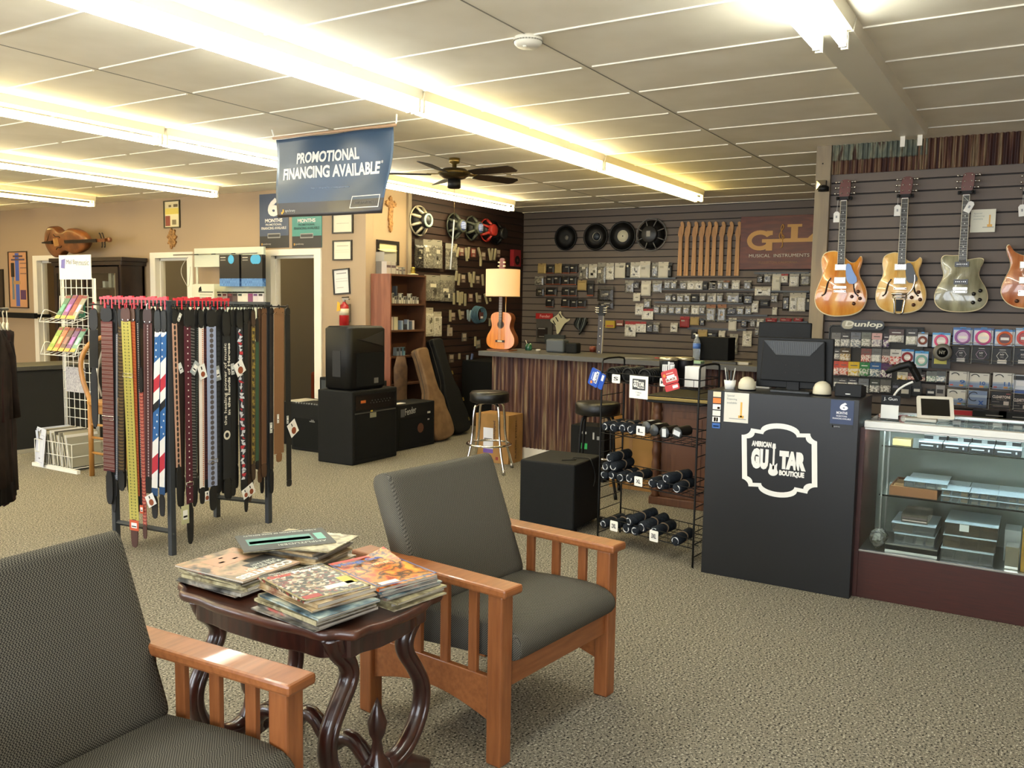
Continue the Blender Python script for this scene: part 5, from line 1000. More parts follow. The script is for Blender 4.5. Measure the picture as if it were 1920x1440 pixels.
# guitar cases leaning on the bookshelf
def gcase(base, rz, lean, L, m, label, name='guitar_case', wl=.34, th=.11, latches=True, side=0.):
    t = root(name, base, label, 'guitar case', None, rz)
    M = Matrix.Rotation(side, 4, 'Y') @ Matrix.Rotation(-lean, 4, 'X') @ Matrix(((1, 0, 0, 0), (0, 0, -1, 0), (0, 1, 0, 0), (0, 0, 0, 1)))
    r = [(0, 0), (.36, .01), (.5, .06), (.5, .20), (.42, .30), (.40, .36), (.43, .42), (.36, .48), (.25, .55), (.24, .9), (.28, .95), (.24, .99), (0, 1)]
    q = [(x*wl, y*L) for x, y in r]; q += [(-x, y) for x, y in q[-2:0:-1]]; q = smoothpoly(q, 2)
    b = MB(); b.prism(q, -th/2, th/2, m, M); b.build('shell', t, .02, 3)
    b = MB(); b.tube([(x*1.003, y, 0) for x, y in q], .004, C('#3c352a', .5), 5, M, closed=True); b.build('edge_seam', t)
    if latches:
        for yy in (.12, .33, .62): b = MB(); b.box(wl*.25-.01+.06*(yy < .5), wl*.25+.01+.06*(yy < .5), yy*L-.02, yy*L+.02, th/2, th/2+.006, C('#a08a50', .3, metal=.8), M); b.build('latch', t)
    return t
gcase((7.60, 5.55, .012), .0, .25, 1.03, mat('tan_canvas', '#6b5136', .85, col2='#7a5e40', ns=9), 'tan soft guitar case leaning on the bookshelf', wl=.36, latches=False, side=-.12)
gcase((8.08, 5.66, .012), .0, .32, 1.13, M_tolex, 'black hard guitar case leaning right of the tan one', wl=.36, th=.12, side=-.05)
t = root('brown_bundle', (7.23, 5.85, 0), 'brown cloth bundle hanging at the bookshelf front', 'bag'); b = MB(); b.loft([[(.10*k*math.cos(2*PI*q/12), .05*k*math.sin(2*PI*q/12), z_) for q in range(12)] for z_, k in ((.0, .7), (.2, 1.1), (.5, .9), (.8, 1.0), (.92, .6))], mat('brown_cloth', '#4b3626', .9, col2='#5c4430', ns=12)); b.build('cloth', t)
t = root('speaker_cabinet', (8.75, 5.62, 0), 'tall black speaker cabinet in the dark corner beside the counter', 'speaker'); b = MB(); b.box(0, .6, 0, .5, 0, .80, M_blackm); b.build('cabinet', t, .01)
b = MB(); b.box(.05, .55, .05, .75, .0, .004, M_grille, AY); b.build('grille', t)
t = root('black_chest', (8.5, 5.05, 0), 'black low case with a white paper on it behind the chrome stool', 'case'); b = MB(); b.box(-.15, .3, -.1, .35, 0, .55, M_blackm); b.build('cabinet', t, .008); b = MB(); b.box(-.1, .15, .0, .08, .551, .556, M_paper); b.build('paper', t)
# ================================================================ left side: hanging clothes, literature stand, bar chair, cabinet, cello
M_cl = [mat('dark_brown_cotton', '#241c17', .95, spec=.1, col2='#2e241d', ns=9), mat('black_cotton', '#171311', .95, spec=.1, col2='#1f1a17', ns=9), mat('maroon_cotton', '#2c1c1a', .95, spec=.1, col2='#34211e', ns=9)]
c0 = onx(-12, 600, 2.62)
for i in range(4):
    rr_ = ray([-8, 2, 10, 17][i], 700); xx_ = 2.40+.075*i; t = root('hanging_shirt', (xx_, xx_*rr_.y/rr_.x, 0), ['nearest dark garment on a hanger at the left edge', 'second dark long-sleeved garment at the left edge', 'third maroon brown garment with a visible white hanger', 'furthest dark garment on the rail at the left edge'][i], 'clothing')
    zt = 1.30-.005*i; lo_ = [.50, .40, .38, .42][i]; S_ = T(0, 0, 0) @ RZ(-.85+.1*i)
    b = MB(); rings = []
    for z_, hw, th in ((lo_, .155, .02), (lo_+.2, .15, .019), (.75, .15, .019), (.95, .16, .019), (1.10, .185, .019), (zt-.06, .17, .018), (zt, .08, .025), (zt+.02, .045, .02)):
        r = random.Random(i*9+int(z_*50)); rings.append([((th+.008*r.uniform(-1, 1)+.006*math.sin(5*a_))*math.sin(a_), (hw+.004*math.sin(7*a_+z_*9))*math.cos(a_), z_+.004*math.sin(3*a_)) for a_ in [2*PI*q/28 for q in range(28)]])
    b.loft(rings, M_cl[i % 3], S_); b.build('body', t)
    for s_ in (-1, 1):
        b = MB(); b.tube([(0, s_*.13, zt-.045), (0, s_*.185, zt-.13), (.0, s_*.215, .98), (.005, s_*.235, .84)], [.02, .026, .024, .022], M_cl[i % 3], 10, S_); b.build('sleeve', t)
    b = MB(); b.tube(smoothpoly([(0, -.14, zt-.03), (0, -.03, zt+.035), (0, 0, zt+.07), (0, .03, zt+.035), (0, .14, zt-.03)], 2, False), .006, C('#cfc4a4', .4), 6, S_); b.tube(smoothpoly([(0, 0, zt+.06), (0, .0, zt+.09), (0, -.022, zt+.115), (0, 0, zt+.135), (0, .02, zt+.12)], 2, False), .003, C('#cfc4a4', .4), 6, S_); b.build('hanger', t)
t = root('clothes_rail', (2.3, 4.9, 0), 'black clothes rail carrying dark garments at the left edge', 'rail')
e0 = Vector((2.40, 2.40*ray(-8, 700).y/ray(-8, 700).x, 0)); e1 = Vector((2.625, 2.625*ray(17, 700).y/ray(17, 700).x, 0)); dd_ = (e1-e0).normalized(); e1 = e1+dd_*.02-Vector((2.3, 4.9, 0)); e0 = e0-dd_*.02-Vector((2.3, 4.9, 0))
b = MB(); b.bar((e0.x, e0.y, 1.425), (e1.x, e1.y, 1.425), .009, M_black, 8); b.build('bar', t)
b = MB(); b.tube([(e0.x, e0.y, 1.425), (e0.x-.25, e0.y+.45, 1.425), (e0.x-.25, e0.y+.45, .02)], .012, M_black, 8); b.bar((e0.x-.45, e0.y+.45, .015), (e0.x+.05, e0.y+.45, .015), .014, M_black, 8); b.build('upright', t)
# literature stand
LX = 4.70
def Lp(px, py, x=LX): p = onx(px, py, x); return p.y, p.z
yL, _ = Lp(119, 700); yR, _ = Lp(178, 700); zT = Lp(140, 522)[1]; zH = Lp(140, 478)[1]
M_wire = mat('white_wire', '#dcdad0', .45)
t = root('literature_stand', (LX, (yL+yR)/2, 0), 'white wire brochure stand with a header card, left of the strap rack', 'stand'); yc = (yL+yR)/2; hw = (yL-yR)/2
for s_ in (-1, 1): b = MB(); b.bar((.02, s_*hw, .02), (.02, s_*hw, zT), .012, M_wire, 8); b.build('upright', t)
for k in range(7): yy = -hw+2*hw*k/6; b = MB(); b.bar((0, yy, .1), (0, yy, zT), .0035, M_wire, 6); b.build('grid_wire', t)
for k in range(19): z_ = .12+(zT-.12)*k/18; b = MB(); b.bar((0, -hw, z_), (0, hw, z_), .0035, M_wire, 6); b.build('grid_wire', t)
b = MB(); b.box(-.004, .0, -hw+.01, hw+.01, zT-.01, zH, C('#e6e3d8', .5)); HM2 = FXm(-.0045, hw+.01, zT)
b.text('Mel Bay', C('#7c7e7c'), .12, .30, (zH-zT)*.55, (zH-zT)*.8, 0, HM2, 0); b.text('music', C('#8a8c88'), .31, 2*hw-.03, (zH-zT)*.55, (zH-zT)*.78, 0, HM2, 0); b.prism([(.03, (zH-zT)*.45), (.09, (zH-zT)*.42), (.10, (zH-zT)*.85), (.04, (zH-zT)*.8)], 0, .001, C('#6f69a8'), HM2); b.build('header_card', t)
for s_ in (-1, 1): b = MB(); b.bar((-.28, s_*(hw+.02), .02), (.25, s_*(hw+.02), .02), .014, M_wire, 8); b.build('foot', t)
for z_ in (Lp(140, 600)[1], Lp(140, 660)[1]):
    b = MB()
    for k in range(7): yy = -hw-.02+(2*hw+.04)*k/6; b.tube([(0, yy, z_+.22), (-.01, yy, z_+.04), (-.20, yy, z_-.02)], .003, M_wire, 5)
    for xx, dz in ((-.01, .04), (-.10, .01), (-.20, -.02)): b.bar((xx, -hw-.02, z_+dz), (xx, hw+.02, z_+dz), .004, M_wire, 5)
    for s_ in (-1, 1): b.tube(smoothpoly([(-.20, s_*(hw+.02), z_-.02), (-.16, s_*(hw+.02), z_+.09), (-.12, s_*(hw+.02), z_+.09), (0, s_*(hw+.02), z_+.04)], 1, False), .004, M_wire, 5)
    b.build('tilted_shelf', t)
def broch(z_, yy, col, label, w=.075, h=.22, col2='#c8a040', lean=.55):
    b = MB(); M = T(LX-.16, yc+yy, z_) @ Matrix.Rotation(lean, 4, 'Y') @ FXm(0, w/2, 0)
    b.box(0, w, 0, h, -.006, 0, C(col, .35), M); b.box(0, w, 0, h*.14, 0, .0008, C(col2, .35), M); b.box(.004, w-.004, h*.86, h*.97, 0, .0008, C('#7a3038', .4), M); b.box(w*.2, w*.8, h*.3, h*.6, 0, .0008, C('#%02x%02x%02x' % tuple(min(255, int(int(col[j:j+2], 16)*1.5)+20) for j in (1, 3, 5)), .4), M)
    tag(b.build('brochure'), label, 'booklet', 'booklets on the white stand')
z1 = Lp(140, 600)[1]+.0; z2 = Lp(140, 660)[1]
for i, (yy, c_, n_) in enumerate(((.06, '#2f6b52', 'green'), (-.03, '#7a3a78', 'purple'), (-.12, '#7c2a24', 'dark red'), (-.19, '#8f8f80', 'grey'))): broch(z1+.015, yy, c_, n_+' booklet on the upper shelf of the white stand', h=.25)
for i, (yy, c_, n_) in enumerate(((.20, '#7f9a34', 'lime green'), (.11, '#b8603a', 'orange'), (.02, '#5b3a38', 'brown'), (-.07, '#6a3a72', 'magenta'), (-.16, '#5d8f78', 'pale green'))): broch(z2+.015, yy, c_, n_+' booklet on the lower shelf of the white stand', h=.25)
for k, (yy, c_) in enumerate(((.1, '#9a6a6a'), (0, '#a88a8a'), (-.1, '#3f8f74'))):
    b = MB(); b.box(-.02, -.012, yy-.045, yy+.045, 0, .20, C(c_)); b.box(-.0215, -.02, yy-.03, yy+.03, .04, .16, M_print); tag(b.build('brochure', loc=(LX, yc, zT-.36)), '%s song sheet clipped high on the white stand grid' % ['left dusty pink', 'middle pink', 'right green'][k], 'booklet')
b = MB(); b.box(-.03, -.012, -.12, .16, .62, .85, mat('stacked_sheets', '#8d8a94', .7, col2=['#d3d0cc', '#5e5a66'], ns=40, stretch=(1, 8, 1), lo=.4, hi=.6)); tag(b.build('sheet_music', loc=(LX, yc, 0)), 'stack of pale sheet music hooked at the middle of the stand', 'sheet music')
# floor basket with records / songbooks
t = root('wire_basket', (4.36, 7.24, 0), 'white wire floor basket full of songbooks under the brochure stand', 'basket')
bx0, bx1, by0, by1 = -.10, .28, -.22, .34
b = MB()
for z_ in (.03, .13, .24): b.tube([(bx0, by0, z_), (bx1, by0, z_), (bx1, by1, z_), (bx0, by1, z_)], .004, M_wire, 6, closed=True)
for k in range(9): yy = by0+(by1-by0)*k/8; b.bar((bx0, yy, .03), (bx0, yy, .24), .003, M_wire, 5); b.bar((bx1, yy, .03), (bx1, yy, .24), .003, M_wire, 5); b.bar((bx0, yy, .03), (bx1, yy, .03), .003, M_wire, 5)
b.build('wire_frame', t)
b = MB(); b.box(bx0-.02, bx0+.01, by0-.1, by1+.02, 0, .03, M_wire); b.build('base_tube', t)
for i in range(26):
    yy = by1-.03-.0195*i; h = .28+.02*math.sin(i*1.7); c_ = ['#c9c6c0', '#8f8a78', '#6a6456', '#b9b29c', '#4a463c', '#a49c84'][i % 6] if i > 1 else '#c4c8d4'
    b = MB(); M = T(4.36, 7.24+yy, .036) @ Matrix.Rotation(-.12-.004*i, 4, 'X'); b.box(-.085, .21, -.008, .003, 0, h, C(c_, .7), M)
    if i == 0: b.box(-.0855, .21, .003, .0035, 0, h, C('#c4c8d4'), M)
    tag(b.build('songbook'), 'songbook, %s from the left in the floor basket' % ORD[i], 'book', 'songbooks in the wire basket')
b = MB(); M = T(4.245, 7.50, .012) @ RZ(-.25) @ Matrix.Rotation(.10, 4, 'Y') @ FXm(0, .13, 0); b.box(0, .25, 0, .33, -.004, 0, C('#c9ccd6'), M); b.box(.03, .22, .03, .27, 0, .0006, C('#9a9eb4'), M); b.box(.034, .216, .034, .266, .0006, .001, C('#c9ccd6'), M); b.box(.07, .18, .23, .24, .001, .0015, C('#5a5c6a'), M); b.box(.11, .15, .06, .068, .001, .0015, C('#3a3c4a'), M)
tag(b.build('sheet_music'), 'pale blue song sheet leaning at the front of the wire basket', 'sheet music')
# bar chair with bentwood back
M_ash = mat('honey_wood', '#96662c', .4, coat=.2, col2='#a87636', ns=6, stretch=(6, 6, 1))
t = root('bar_chair', (4.45, 6.74, 0), 'honey wood bar chair with curved back beside the brochure stand', 'chair')
for sx in (-1, 1):
    b = MB(); b.tube([(sx*.17, .03, 0), (sx*.17, .03, .66)], .021, M_ash, 8); b.build('leg', t)
    b = MB(); b.tube([(sx*.17, -.33, 0), (sx*.17, -.30, .60)], .020, M_ash, 8); b.build('leg', t)
    b = MB(); b.tube(smoothpoly([(sx*.17, .03, .64), (sx*.18, .10, .78), (sx*.19, .13, .95), (sx*.15, .08, 1.10), (sx*.06, .04, 1.16), (0, .035, 1.165)], 2, False), .020, M_ash, 8); b.build('back_hoop', t)
    for z_ in (.2, .33, .44): b = MB(); b.bar((sx*.17, .03, z_), (sx*.17, -.31, z_), .011, M_ash, 8); b.build('rung', t)
b = MB(); b.box(-.19, .19, -.33, .05, .60, .64, M_ash); b.box(-.17, .17, -.31, .03, .53, .60, M_ash); b.build('seat', t, .01)
b = MB(); b.tube(smoothpoly([(-.05, .05, .66), (-.08, .08, .85), (0, .05, 1.15), (.08, .08, .85), (.05, .05, .66)], 2, False), .008, C('#8a8478', .5), 8); b.build('back_splat', t)
# black half wall
t = root('half_wall_counter', (4.6, 8.25, 0), 'long black panelled counter behind the brochure stand at the left', 'counter', None, -.05)
b = MB(); b.box(-.6, 1.6, 0, .5, .03, .79, mat('black_panel', '#0e0d0b', .6)); b.build('body', t)
b = MB(); b.box(-.62, 1.62, -.03, .53, .79, .83, C('#3a3833', .5)); b.build('countertop', t, .003); b = MB(); b.box(-.6, 1.6, -.01, 0, 0, .04, C('#8d8778')); b.build('plinth', t)
# china cabinet with the cello on top
zc = onx(120, 484, 6.7).z; ya = onx(99, 484, 6.75).y; yb = onx(236, 486, 6.75).y
t = root('display_cabinet', (6.72, (ya+yb)/2, 0), 'dark wood glass-door cabinet with an old cello lying on top', 'cabinet'); hw = (ya-yb)/2
M_cab = mat('cabinet_wood', '#1f1410', .4, col2='#2a1b14', ns=6)
b = MB(); b.box(-.03, .34, -hw, hw, zc-.05, zc, M_cab); b.box(-.015, .34, -hw+.03, hw-.03, zc-.10, zc-.05, M_cab); b.build('cornice', t, .004)
b = MB(); b.box(0, .02, -hw+.06, hw-.06, .12, zc-.1, M_cab) if False else None
b.box(.30, .33, -hw+.06, hw-.06, 0, zc-.1, M_cab); b.box(0, .33, -hw+.06, -hw+.10, 0, zc-.1, M_cab); b.box(0, .33, hw-.10, hw-.06, 0, zc-.1, M_cab); b.box(0, .33, -hw+.06, hw-.06, .0, .5, M_cab)
b.box(0, .33, -.02, .02, .5, zc-.1, M_cab); b.build('body', t)
for k, (y0, y1) in enumerate(((-hw+.10, -.02), (.02, hw-.10))):
    b = MB(); b.box(-.02, 0, y0, y0+.06, .5, zc-.12, M_cab); b.box(-.02, 0, y1-.06, y1, .5, zc-.12, M_cab); b.box(-.02, 0, y0+.06, y1-.06, zc-.2, zc-.12, M_cab); b.box(-.02, 0, y0+.06, y1-.06, .5, .56, M_cab); b.box(-.024, -.02, y0+.05, y0+.06, .56, zc-.2, C('#8a7a60')); dd = b.build('door', t)
    b = MB(); b.box(-.012, -.009, y0+.06, y1-.06, .56, zc-.2, M_glass); b.build('glass', dd)
for z_ in (.9, 1.3, 1.62): b = MB(); b.box(.02, .29, -hw+.1, hw-.1, z_-.012, z_, M_cab); b.build('shelf', t)
for i, (yy, z_, w, h, c_) in enumerate(((-.5, 1.62, .10, .16, '#8f8c80'), (-.38, 1.62, .06, .18, '#a8a498'), (-.25, 1.62, .05, .08, '#c4c2ba'), (-.52, 1.3, .2, .14, '#6b5344'), (-.28, 1.3, .1, .12, '#7a7c78'), (.2, 1.62, .08, .2, '#a4a6a0'), (.3, 1.3, .12, .16, '#84807a'), (-.1, 1.3, .06, .14, '#b4b2aa'))):
    b = MB(); b.box(.08, .16, yy-w/2, yy+w/2, 0, h, C(c_)); tag(b.build('cabinet_item', loc=(6.72, (ya+yb)/2, z_+.001)), '%s pale item from the right inside the dark glass cabinet' % ORD[i], 'box', 'items in the glass cabinet')
# cello lying on its back edge along the cabinet, head to the right
pa = onx(106, 450, 6.85); pb = onx(186, 450, 6.85)
t = root('cello', (6.87, pa.y, zc), 'old brown cello lying on top of the dark cabinet', 'cello'); Lb = pa.y-pb.y; Hh = onx(130, 425, 6.85).z-zc
M_cel = mat('cello_varnish', '#6b3c1c', .4, coat=.4, col2='#8a5228', ns=5, det=3)
CMx = FXm(-.17, 0, .0) @ Matrix.Rotation(.18, 4, 'X')
o_ = [(0, .42), (.02, .62), (.08, .85), (.18, .98), (.30, .98), (.38, .85), (.42, .80), (.50, .78), (.56, .84), (.66, .90), (.80, .84), (.93, .72), (1.0, .55)]
o_ = [(x*Lb, y*Hh) for x, y in o_]; o_ += [(x, Hh*1.0-y) for x, y in o_[::-1]]; oo = smoothpoly(o_, 2)
cxm, cym = Lb*.5, Hh*.5
b = MB(); rings = []
for k, zz in ((.80, .006), (.93, .0), (1.0, -.016), (1.0, -.095), (.95, -.11), (.8, -.118)): rings.append([(cxm+(x-cxm)*k, cym+(y-cym)*k, zz) for x, y in oo])
b.loft(rings, M_cel, CMx); b.build('body', t)
b = MB(); b.box(Lb*.93, Lb*1.28, cym-.018, cym+.018, -.04, .01, M_cel, CMx); b.box(Lb*.55, Lb*1.27, cym-.022, cym+.022, .012, .026, C('#1a120e', .4), CMx); b.build('neck', t)
b = MB(); b.box(Lb*1.26, Lb*1.42, cym-.02, cym+.02, -.06, .0, M_cel, CMx); b.lathe([(.001, -.02), (.03, -.018), (.03, .018), (.001, .02)], M_cel, 14, CMx @ T(Lb*1.46, cym, -.04)); b.build('scroll', t)
for s_ in (-1, 1):
    for k in range(2): b = MB(); b.bar((Lb*(1.31+.06*k), cym+s_*.02, -.03), (Lb*(1.31+.06*k), cym+s_*.085, -.02), .007, M_cab, 6, CMx); b.lathe([(.001, 0), (.013, .005), (.001, .015)], M_cab, 8, CMx @ T(Lb*(1.31+.06*k), cym+s_*.085, -.02)); b.build('tuning_peg', t)
b = MB(); b.prism([(Lb*.02, cym-.008), (Lb*.26, cym-.022), (Lb*.26, cym+.022), (Lb*.02, cym+.008)], .012, .03, C('#1a120e', .35), CMx); b.build('tailpiece', t)
b = MB(); b.box(Lb*.36, Lb*.38, cym-.05, cym+.05, .005, .06, C('#b98a50'), CMx); b.build('bridge', t)
for s_ in (-1, 1): b = MB(); b.tube(smoothpoly([(Lb*.30, cym+s_*.10, .0085), (Lb*.33, cym+s_*.07, .0085), (Lb*.42, cym+s_*.075, .0085), (Lb*.44, cym+s_*.05, .0085)], 2, False), .005, M_black, 5, CMx); b.build('sound_hole', t)
# posters and frames on the far wall
def P2(px, py, x=XF): p = onx(px, py, x); return p.y, p.z
def wallsheet(name, px0, py0, px1, py1, m, label, cat, th=.006, frame=None, prints=(), texts=(), rot=0., X=XF, off=.0005, group=None):
    """rectangle on a wall facing us given by two photo corners; prints / texts in 0..1 of it"""
    y0, zt = P2(px0, py0, X); y1, zb = P2(px1, py1, X); w, h = y0-y1, zt-zb
    t = root(name, (X-off, (y0+y1)/2, (zt+zb)/2), label, cat, group); M = FXm(0, 0, 0) @ RZ(rot) @ T(-w/2, -h/2)
    b = MB(); b.box(0, w, 0, h, 0, th, m, M)
    for iq, q in enumerate(prints): b.box(q[0]*w, q[1]*w, q[2]*h, q[3]*h, th, th+.0005+.0004*iq, C(q[4], .5) if isinstance(q[4], str) else q[4], M)
    for q in texts: b.text(q[0], C(q[5], .5), q[1]*w, q[2]*w, q[3]*h, q[4]*h, th+.0010+.0004*len(prints), M, q[6] if len(q) > 6 else .02, .0006)
    b.build('picture' if frame else 'sheet', t)
    if frame:
        f, fw = frame
        for k, (a0, a1, c0_, c1_) in enumerate(((0, w, 0, fw), (0, w, h-fw, h), (0, fw, fw, h-fw), (w-fw, w, fw, h-fw))): b = MB(); b.box(a0, a1, c0_, c1_, 0, th+.012, C(f, .4), M); b.build('frame_bar', t)
    return t
wallsheet('framed_poster', 16, 472, 55, 578, C('#c8946a', .4), 'framed orange and blue poster of a standing guitarist at far left', 'poster', frame=('#3a2a1c', .012),
          prints=[(.35, .55, .03, .97, '#4a62b0'), (.12, .3, .55, .80, '#2a2622'), (.16, .27, .15, .55, '#6a7a84'), (.24, .6, .42, .48, '#b08a5a'), (.6, .88, .15, .32, '#5a3a5a'), (.25, .75, .9, .93, '#4a3a4a'), (.15, .85, .84, .87, '#5a4a5a'), (.62, .92, .6, .62, '#8a6a5a'), (.62, .92, .7, .72, '#8a6a5a'), (.62, .92, .78, .8, '#8a6a5a')])
wallsheet('framed_picture', 308, 377, 339, 427, C('#d8c9a0', .25), 'small framed print high on the wall between the doorways', 'picture', frame=('#3a3222', .014), prints=[(.08, .92, .5, .72, '#e0c85a'), (.08, .38, .08, .45, '#8a3a2c'), (.5, .75, .12, .3, '#7a6a4a'), (.3, .45, .76, .84, '#6a5a40'), (.6, .85, .76, .86, '#6a5a40')])
pm = P2(324, 447); t = root('wall_carving', (XF-.001, pm[0], pm[1]), 'small carved golden plaque below the framed print', 'ornament')
b = MB(); pts = [((.075+.018*math.sin(9*a))*math.cos(a)*1.0, (.115+.02*math.cos(7*a))*math.sin(a)) for a in [2*PI*k/60 for k in range(60)]]; b.prism(pts, 0, .02, mat('carved_gold', '#a87a42', .6, col2='#7d5526', ns=40, bump=1.), FXm(0, 0, 0)); b.build('plaque', t)
for px0, px1, bcol, lb in ((487, 542, '#3c4b66', 'blue six months financing poster, partly behind the banner'), (548, 604, '#3a8a80', 'turquoise months financing poster right of the blue one')):
    wallsheet('financing_poster', px0, 365, px1, 464, C(bcol, .4), lb, 'poster', prints=[(0, 1, 0, .22, '#2b2a2c'), (.28, .72, .18, .27, '#8f8f8c'), (.3, .7, .2, .25, '#3a3a3c'), (.06, .1, .05, .09, '#c09038')],
               texts=([('6', .3, .7, .58, .92, '#e4e0d8', .05)] if px0 < 500 else [])+[('MONTHS', .2, .8, .47, .54, '#e4e0d8', .03), ('PROMOTIONAL', .22, .78, .41, .45, '#d4d0c8' if px0 < 500 else '#1f4a48'), ('FINANCING AVAILABLE', .07, .93, .34, .39, '#d4d0c8' if px0 < 500 else '#1f4a48'), ('synchrony', .12, .4, .05, .09, '#b8b4a8', 0)])
wallsheet('framed_certificate', 624, 402, 663, 437, C('#d9cfb4', .4), 'framed certificate at the top of the pillar, under the banner', 'picture', frame=('#241c14', .014), prints=[(.2, .8, .5, .53, '#b0a88e')])
wallsheet('framed_certificate', 625, 451, 661, 488, C('#dbd2b8', .4), 'middle framed certificate on the pillar', 'picture', frame=('#241c14', .014), prints=[(.2, .8, .7, .74, '#b0a88e'), (.15, .85, .5, .52, '#c0b89e'), (.15, .85, .4, .42, '#c0b89e')])
wallsheet('framed_certificate', 626, 504, 657, 552, C('#d8d4cc', .4), 'tilted framed letter above the fire extinguisher', 'picture', frame=('#1c1814', .014), prints=[(.2, .8, .8, .84, '#8a8884'), (.15, .85, .6, .62, '#b0aca4'), (.15, .85, .5, .52, '#b0aca4'), (.2, .6, .25, .28, '#b0aca4')], rot=.07)
# recess wall frame and carved cross
p0 = ony(705, 449, YR-.02); p1 = ony(746, 498, YR-.02); t = root('framed_certificate', (p0.x, YR-.021, p1.z), 'dark framed document on the warm wall above the bookshelf', 'picture'); w, h = p1.x-p0.x, p0.z-p1.z+.0; RM2 = FYm(0, 0, 0)
b = MB(); b.box(.03, w-.03, .03, h-.03, 0, .008, C('#cfc39a', .4), RM2); b.box(.08, w-.1, .1, h*.5, .008, .009, C('#b0a684'), RM2); b.build('picture', t)
for q in ((0, w, 0, .035), (0, w, h-.035, h), (0, .035, .035, h-.035), (w-.035, w, .035, h-.035)): b = MB(); b.box(q[0], q[1], q[2], q[3], 0, .02, C('#1c150f', .4), RM2); b.build('frame_bar', t)
pc_ = ony(731, 398, YR-.02); t = root('wall_cross', (pc_.x, YR-.021, pc_.z), 'carved golden wooden cross beside the hanging banner', 'ornament'); mg = mat('carved_gold', '#a87a42')
b = MB()
for q, s_ in (((0, -.02), (.032, .19)), ((0, .09), (.085, .032))):
    n = 40; b.prism([(q[0]+(s_[0]+.008*math.sin(12*a))*math.copysign(abs(math.cos(a))**.6, math.cos(a)), q[1]+(s_[1]+.008*math.cos(12*a))*math.copysign(abs(math.sin(a))**.6, math.sin(a))) for a in [2*PI*k/n for k in range(n)]], 0, .018+.004*(s_[0] > .05), mg, RM2)
b.build('cross', t)
# fire extinguisher
ye, ze = P2(646, 612, XF-.08); t = root('fire_extinguisher', (XF-.085, ye, ze), 'red fire extinguisher with a yellow tag on the pillar', 'fire extinguisher')
M_red = C('#a01c1c', .3)
b = MB(); b.lathe([(.04, 0), (.052, .01), (.052, .20), (.045, .225), (.02, .25), (.018, .262)], M_red, 24); b.build('cylinder', t)
b = MB(); b.lathe([(.0525, .12), (.0525, .19)], C('#cfc3a4', .4), 24); b.build('label_band', t)
b = MB(); b.lathe([(.015, .26), (.015, .285)], M_steel, 12); b.box(-.012, .012, -.07, .02, .285, .30, M_steel); b.box(-.012, .012, -.075, .01, .305, .315, M_black, Matrix.Rotation(-.05, 4, 'X')); b.build('valve_handle', t)
b = MB(); b.prism([(0, -.06), (.05, -.05), (.045, .03), (.01, .045)], 0, .002, C('#d9a41e'), FXm(-.055, .055, .22)); lab(b.build('inspection_tag', t), 'yellow inspection tag')
b = MB(); b.box(.05, .084, -.02, .02, .05, .24, M_steel); b.build('bracket', t)
# door push bar and dark frame at far left
ya_, za_ = P2(0, 591, XF-.25); yb_, _ = P2(64, 591, XF-.25)
b = MB(); b.box(0, .05, yb_, ya_+.4, 0, .075, M_blackm); b.box(.05, .245, yb_, yb_+.05, .015, .06, M_blackm); tag(b.build('wall_rail', loc=(XF-.25, 0, za_-.03)), 'black horizontal rail on the far left wall', 'rail')
wallsheet('framed_picture', -14, 505, 10, 586, C('#3c3128', .4), 'dark framed picture cut by the left edge', 'picture', frame=('#1e1712', .03))
# white slatted display rack with packets, in front of the wall between doorways
X5 = 6.9; y0, z0 = P2(364, 466, X5); y1, z1 = P2(495, 560, X5)
t = root('display_board', (X5, y0, 0), 'pale display board with blue string packets behind the strap rack', 'display'); DM = FXm(0, 0, 0); w = y0-y1; M_db = C('#c9cdbc', .35)
b = MB()
for za, zb_ in ((z0-.22, z0), (z0-.60, z0-.42), (.1, z0-.62)): b.box(0, w, za, zb_, -.02, 0, M_db, DM)
b.box(0, .03, 0, z0, -.03, -.02, M_db, DM); b.box(w-.03, w, 0, z0, -.03, -.02, M_db, DM); b.build('panel', t)
b = MB(); b.bar((-.32, z0-.075, .05), (w-.05, z0-.075, .05), .006, M_steel, 6, DM); b.build('rail', t)
for k, uu in enumerate((.14, .44, .78)): b = MB(); b.bar((uu, z0-.07, -.02), (uu, z0-.08, .11), .006, M_black, 6, DM); b.build('hook', t)
for i, (pa_, pb_) in enumerate(((411, 449), (452, 492))):
    ya1, zt1 = P2(pa_, 478, X5-.1); yb1, zb1 = P2(pb_, 537, X5-.1); w1, h1 = ya1-yb1, zt1-zb1
    t = root('string_packet', (X5-.10, ya1, zb1), '%s large black packet with blue fringe and round blue badge' % ['left', 'right'][i], 'packet'); b = MB()
    b.box(0, w1, h1*.25, h1, -.05, 0, C('#232120', .3), DM); b.box(0, w1, 0, h1*.25, -.05, 0, mat('blue_fringe', '#2b5a9a', .4, col2='#6c9ad0', ns=30, stretch=(1, 14, 1)), DM)
    b.box(w1*.06, w1*.32, h1*.9, h1*.93, 0, .001, C('#b8b4a8'), DM); b.box(w1*.06, w1*.32, h1*.82, h1*.85, 0, .001, C('#8f8c84'), DM); b.build('packet', t)
    b = MB(); 
    for k in range(1 if i == 0 else 3): b.prism([(x_+w1*(.6+.10*k), y_+h1*.85) for x_, y_ in circ(w1*.15, 16)], .001+.001*k, .002+.001*k, C('#3fa0d0', .35), DM)
    b.build('round_badge', t)
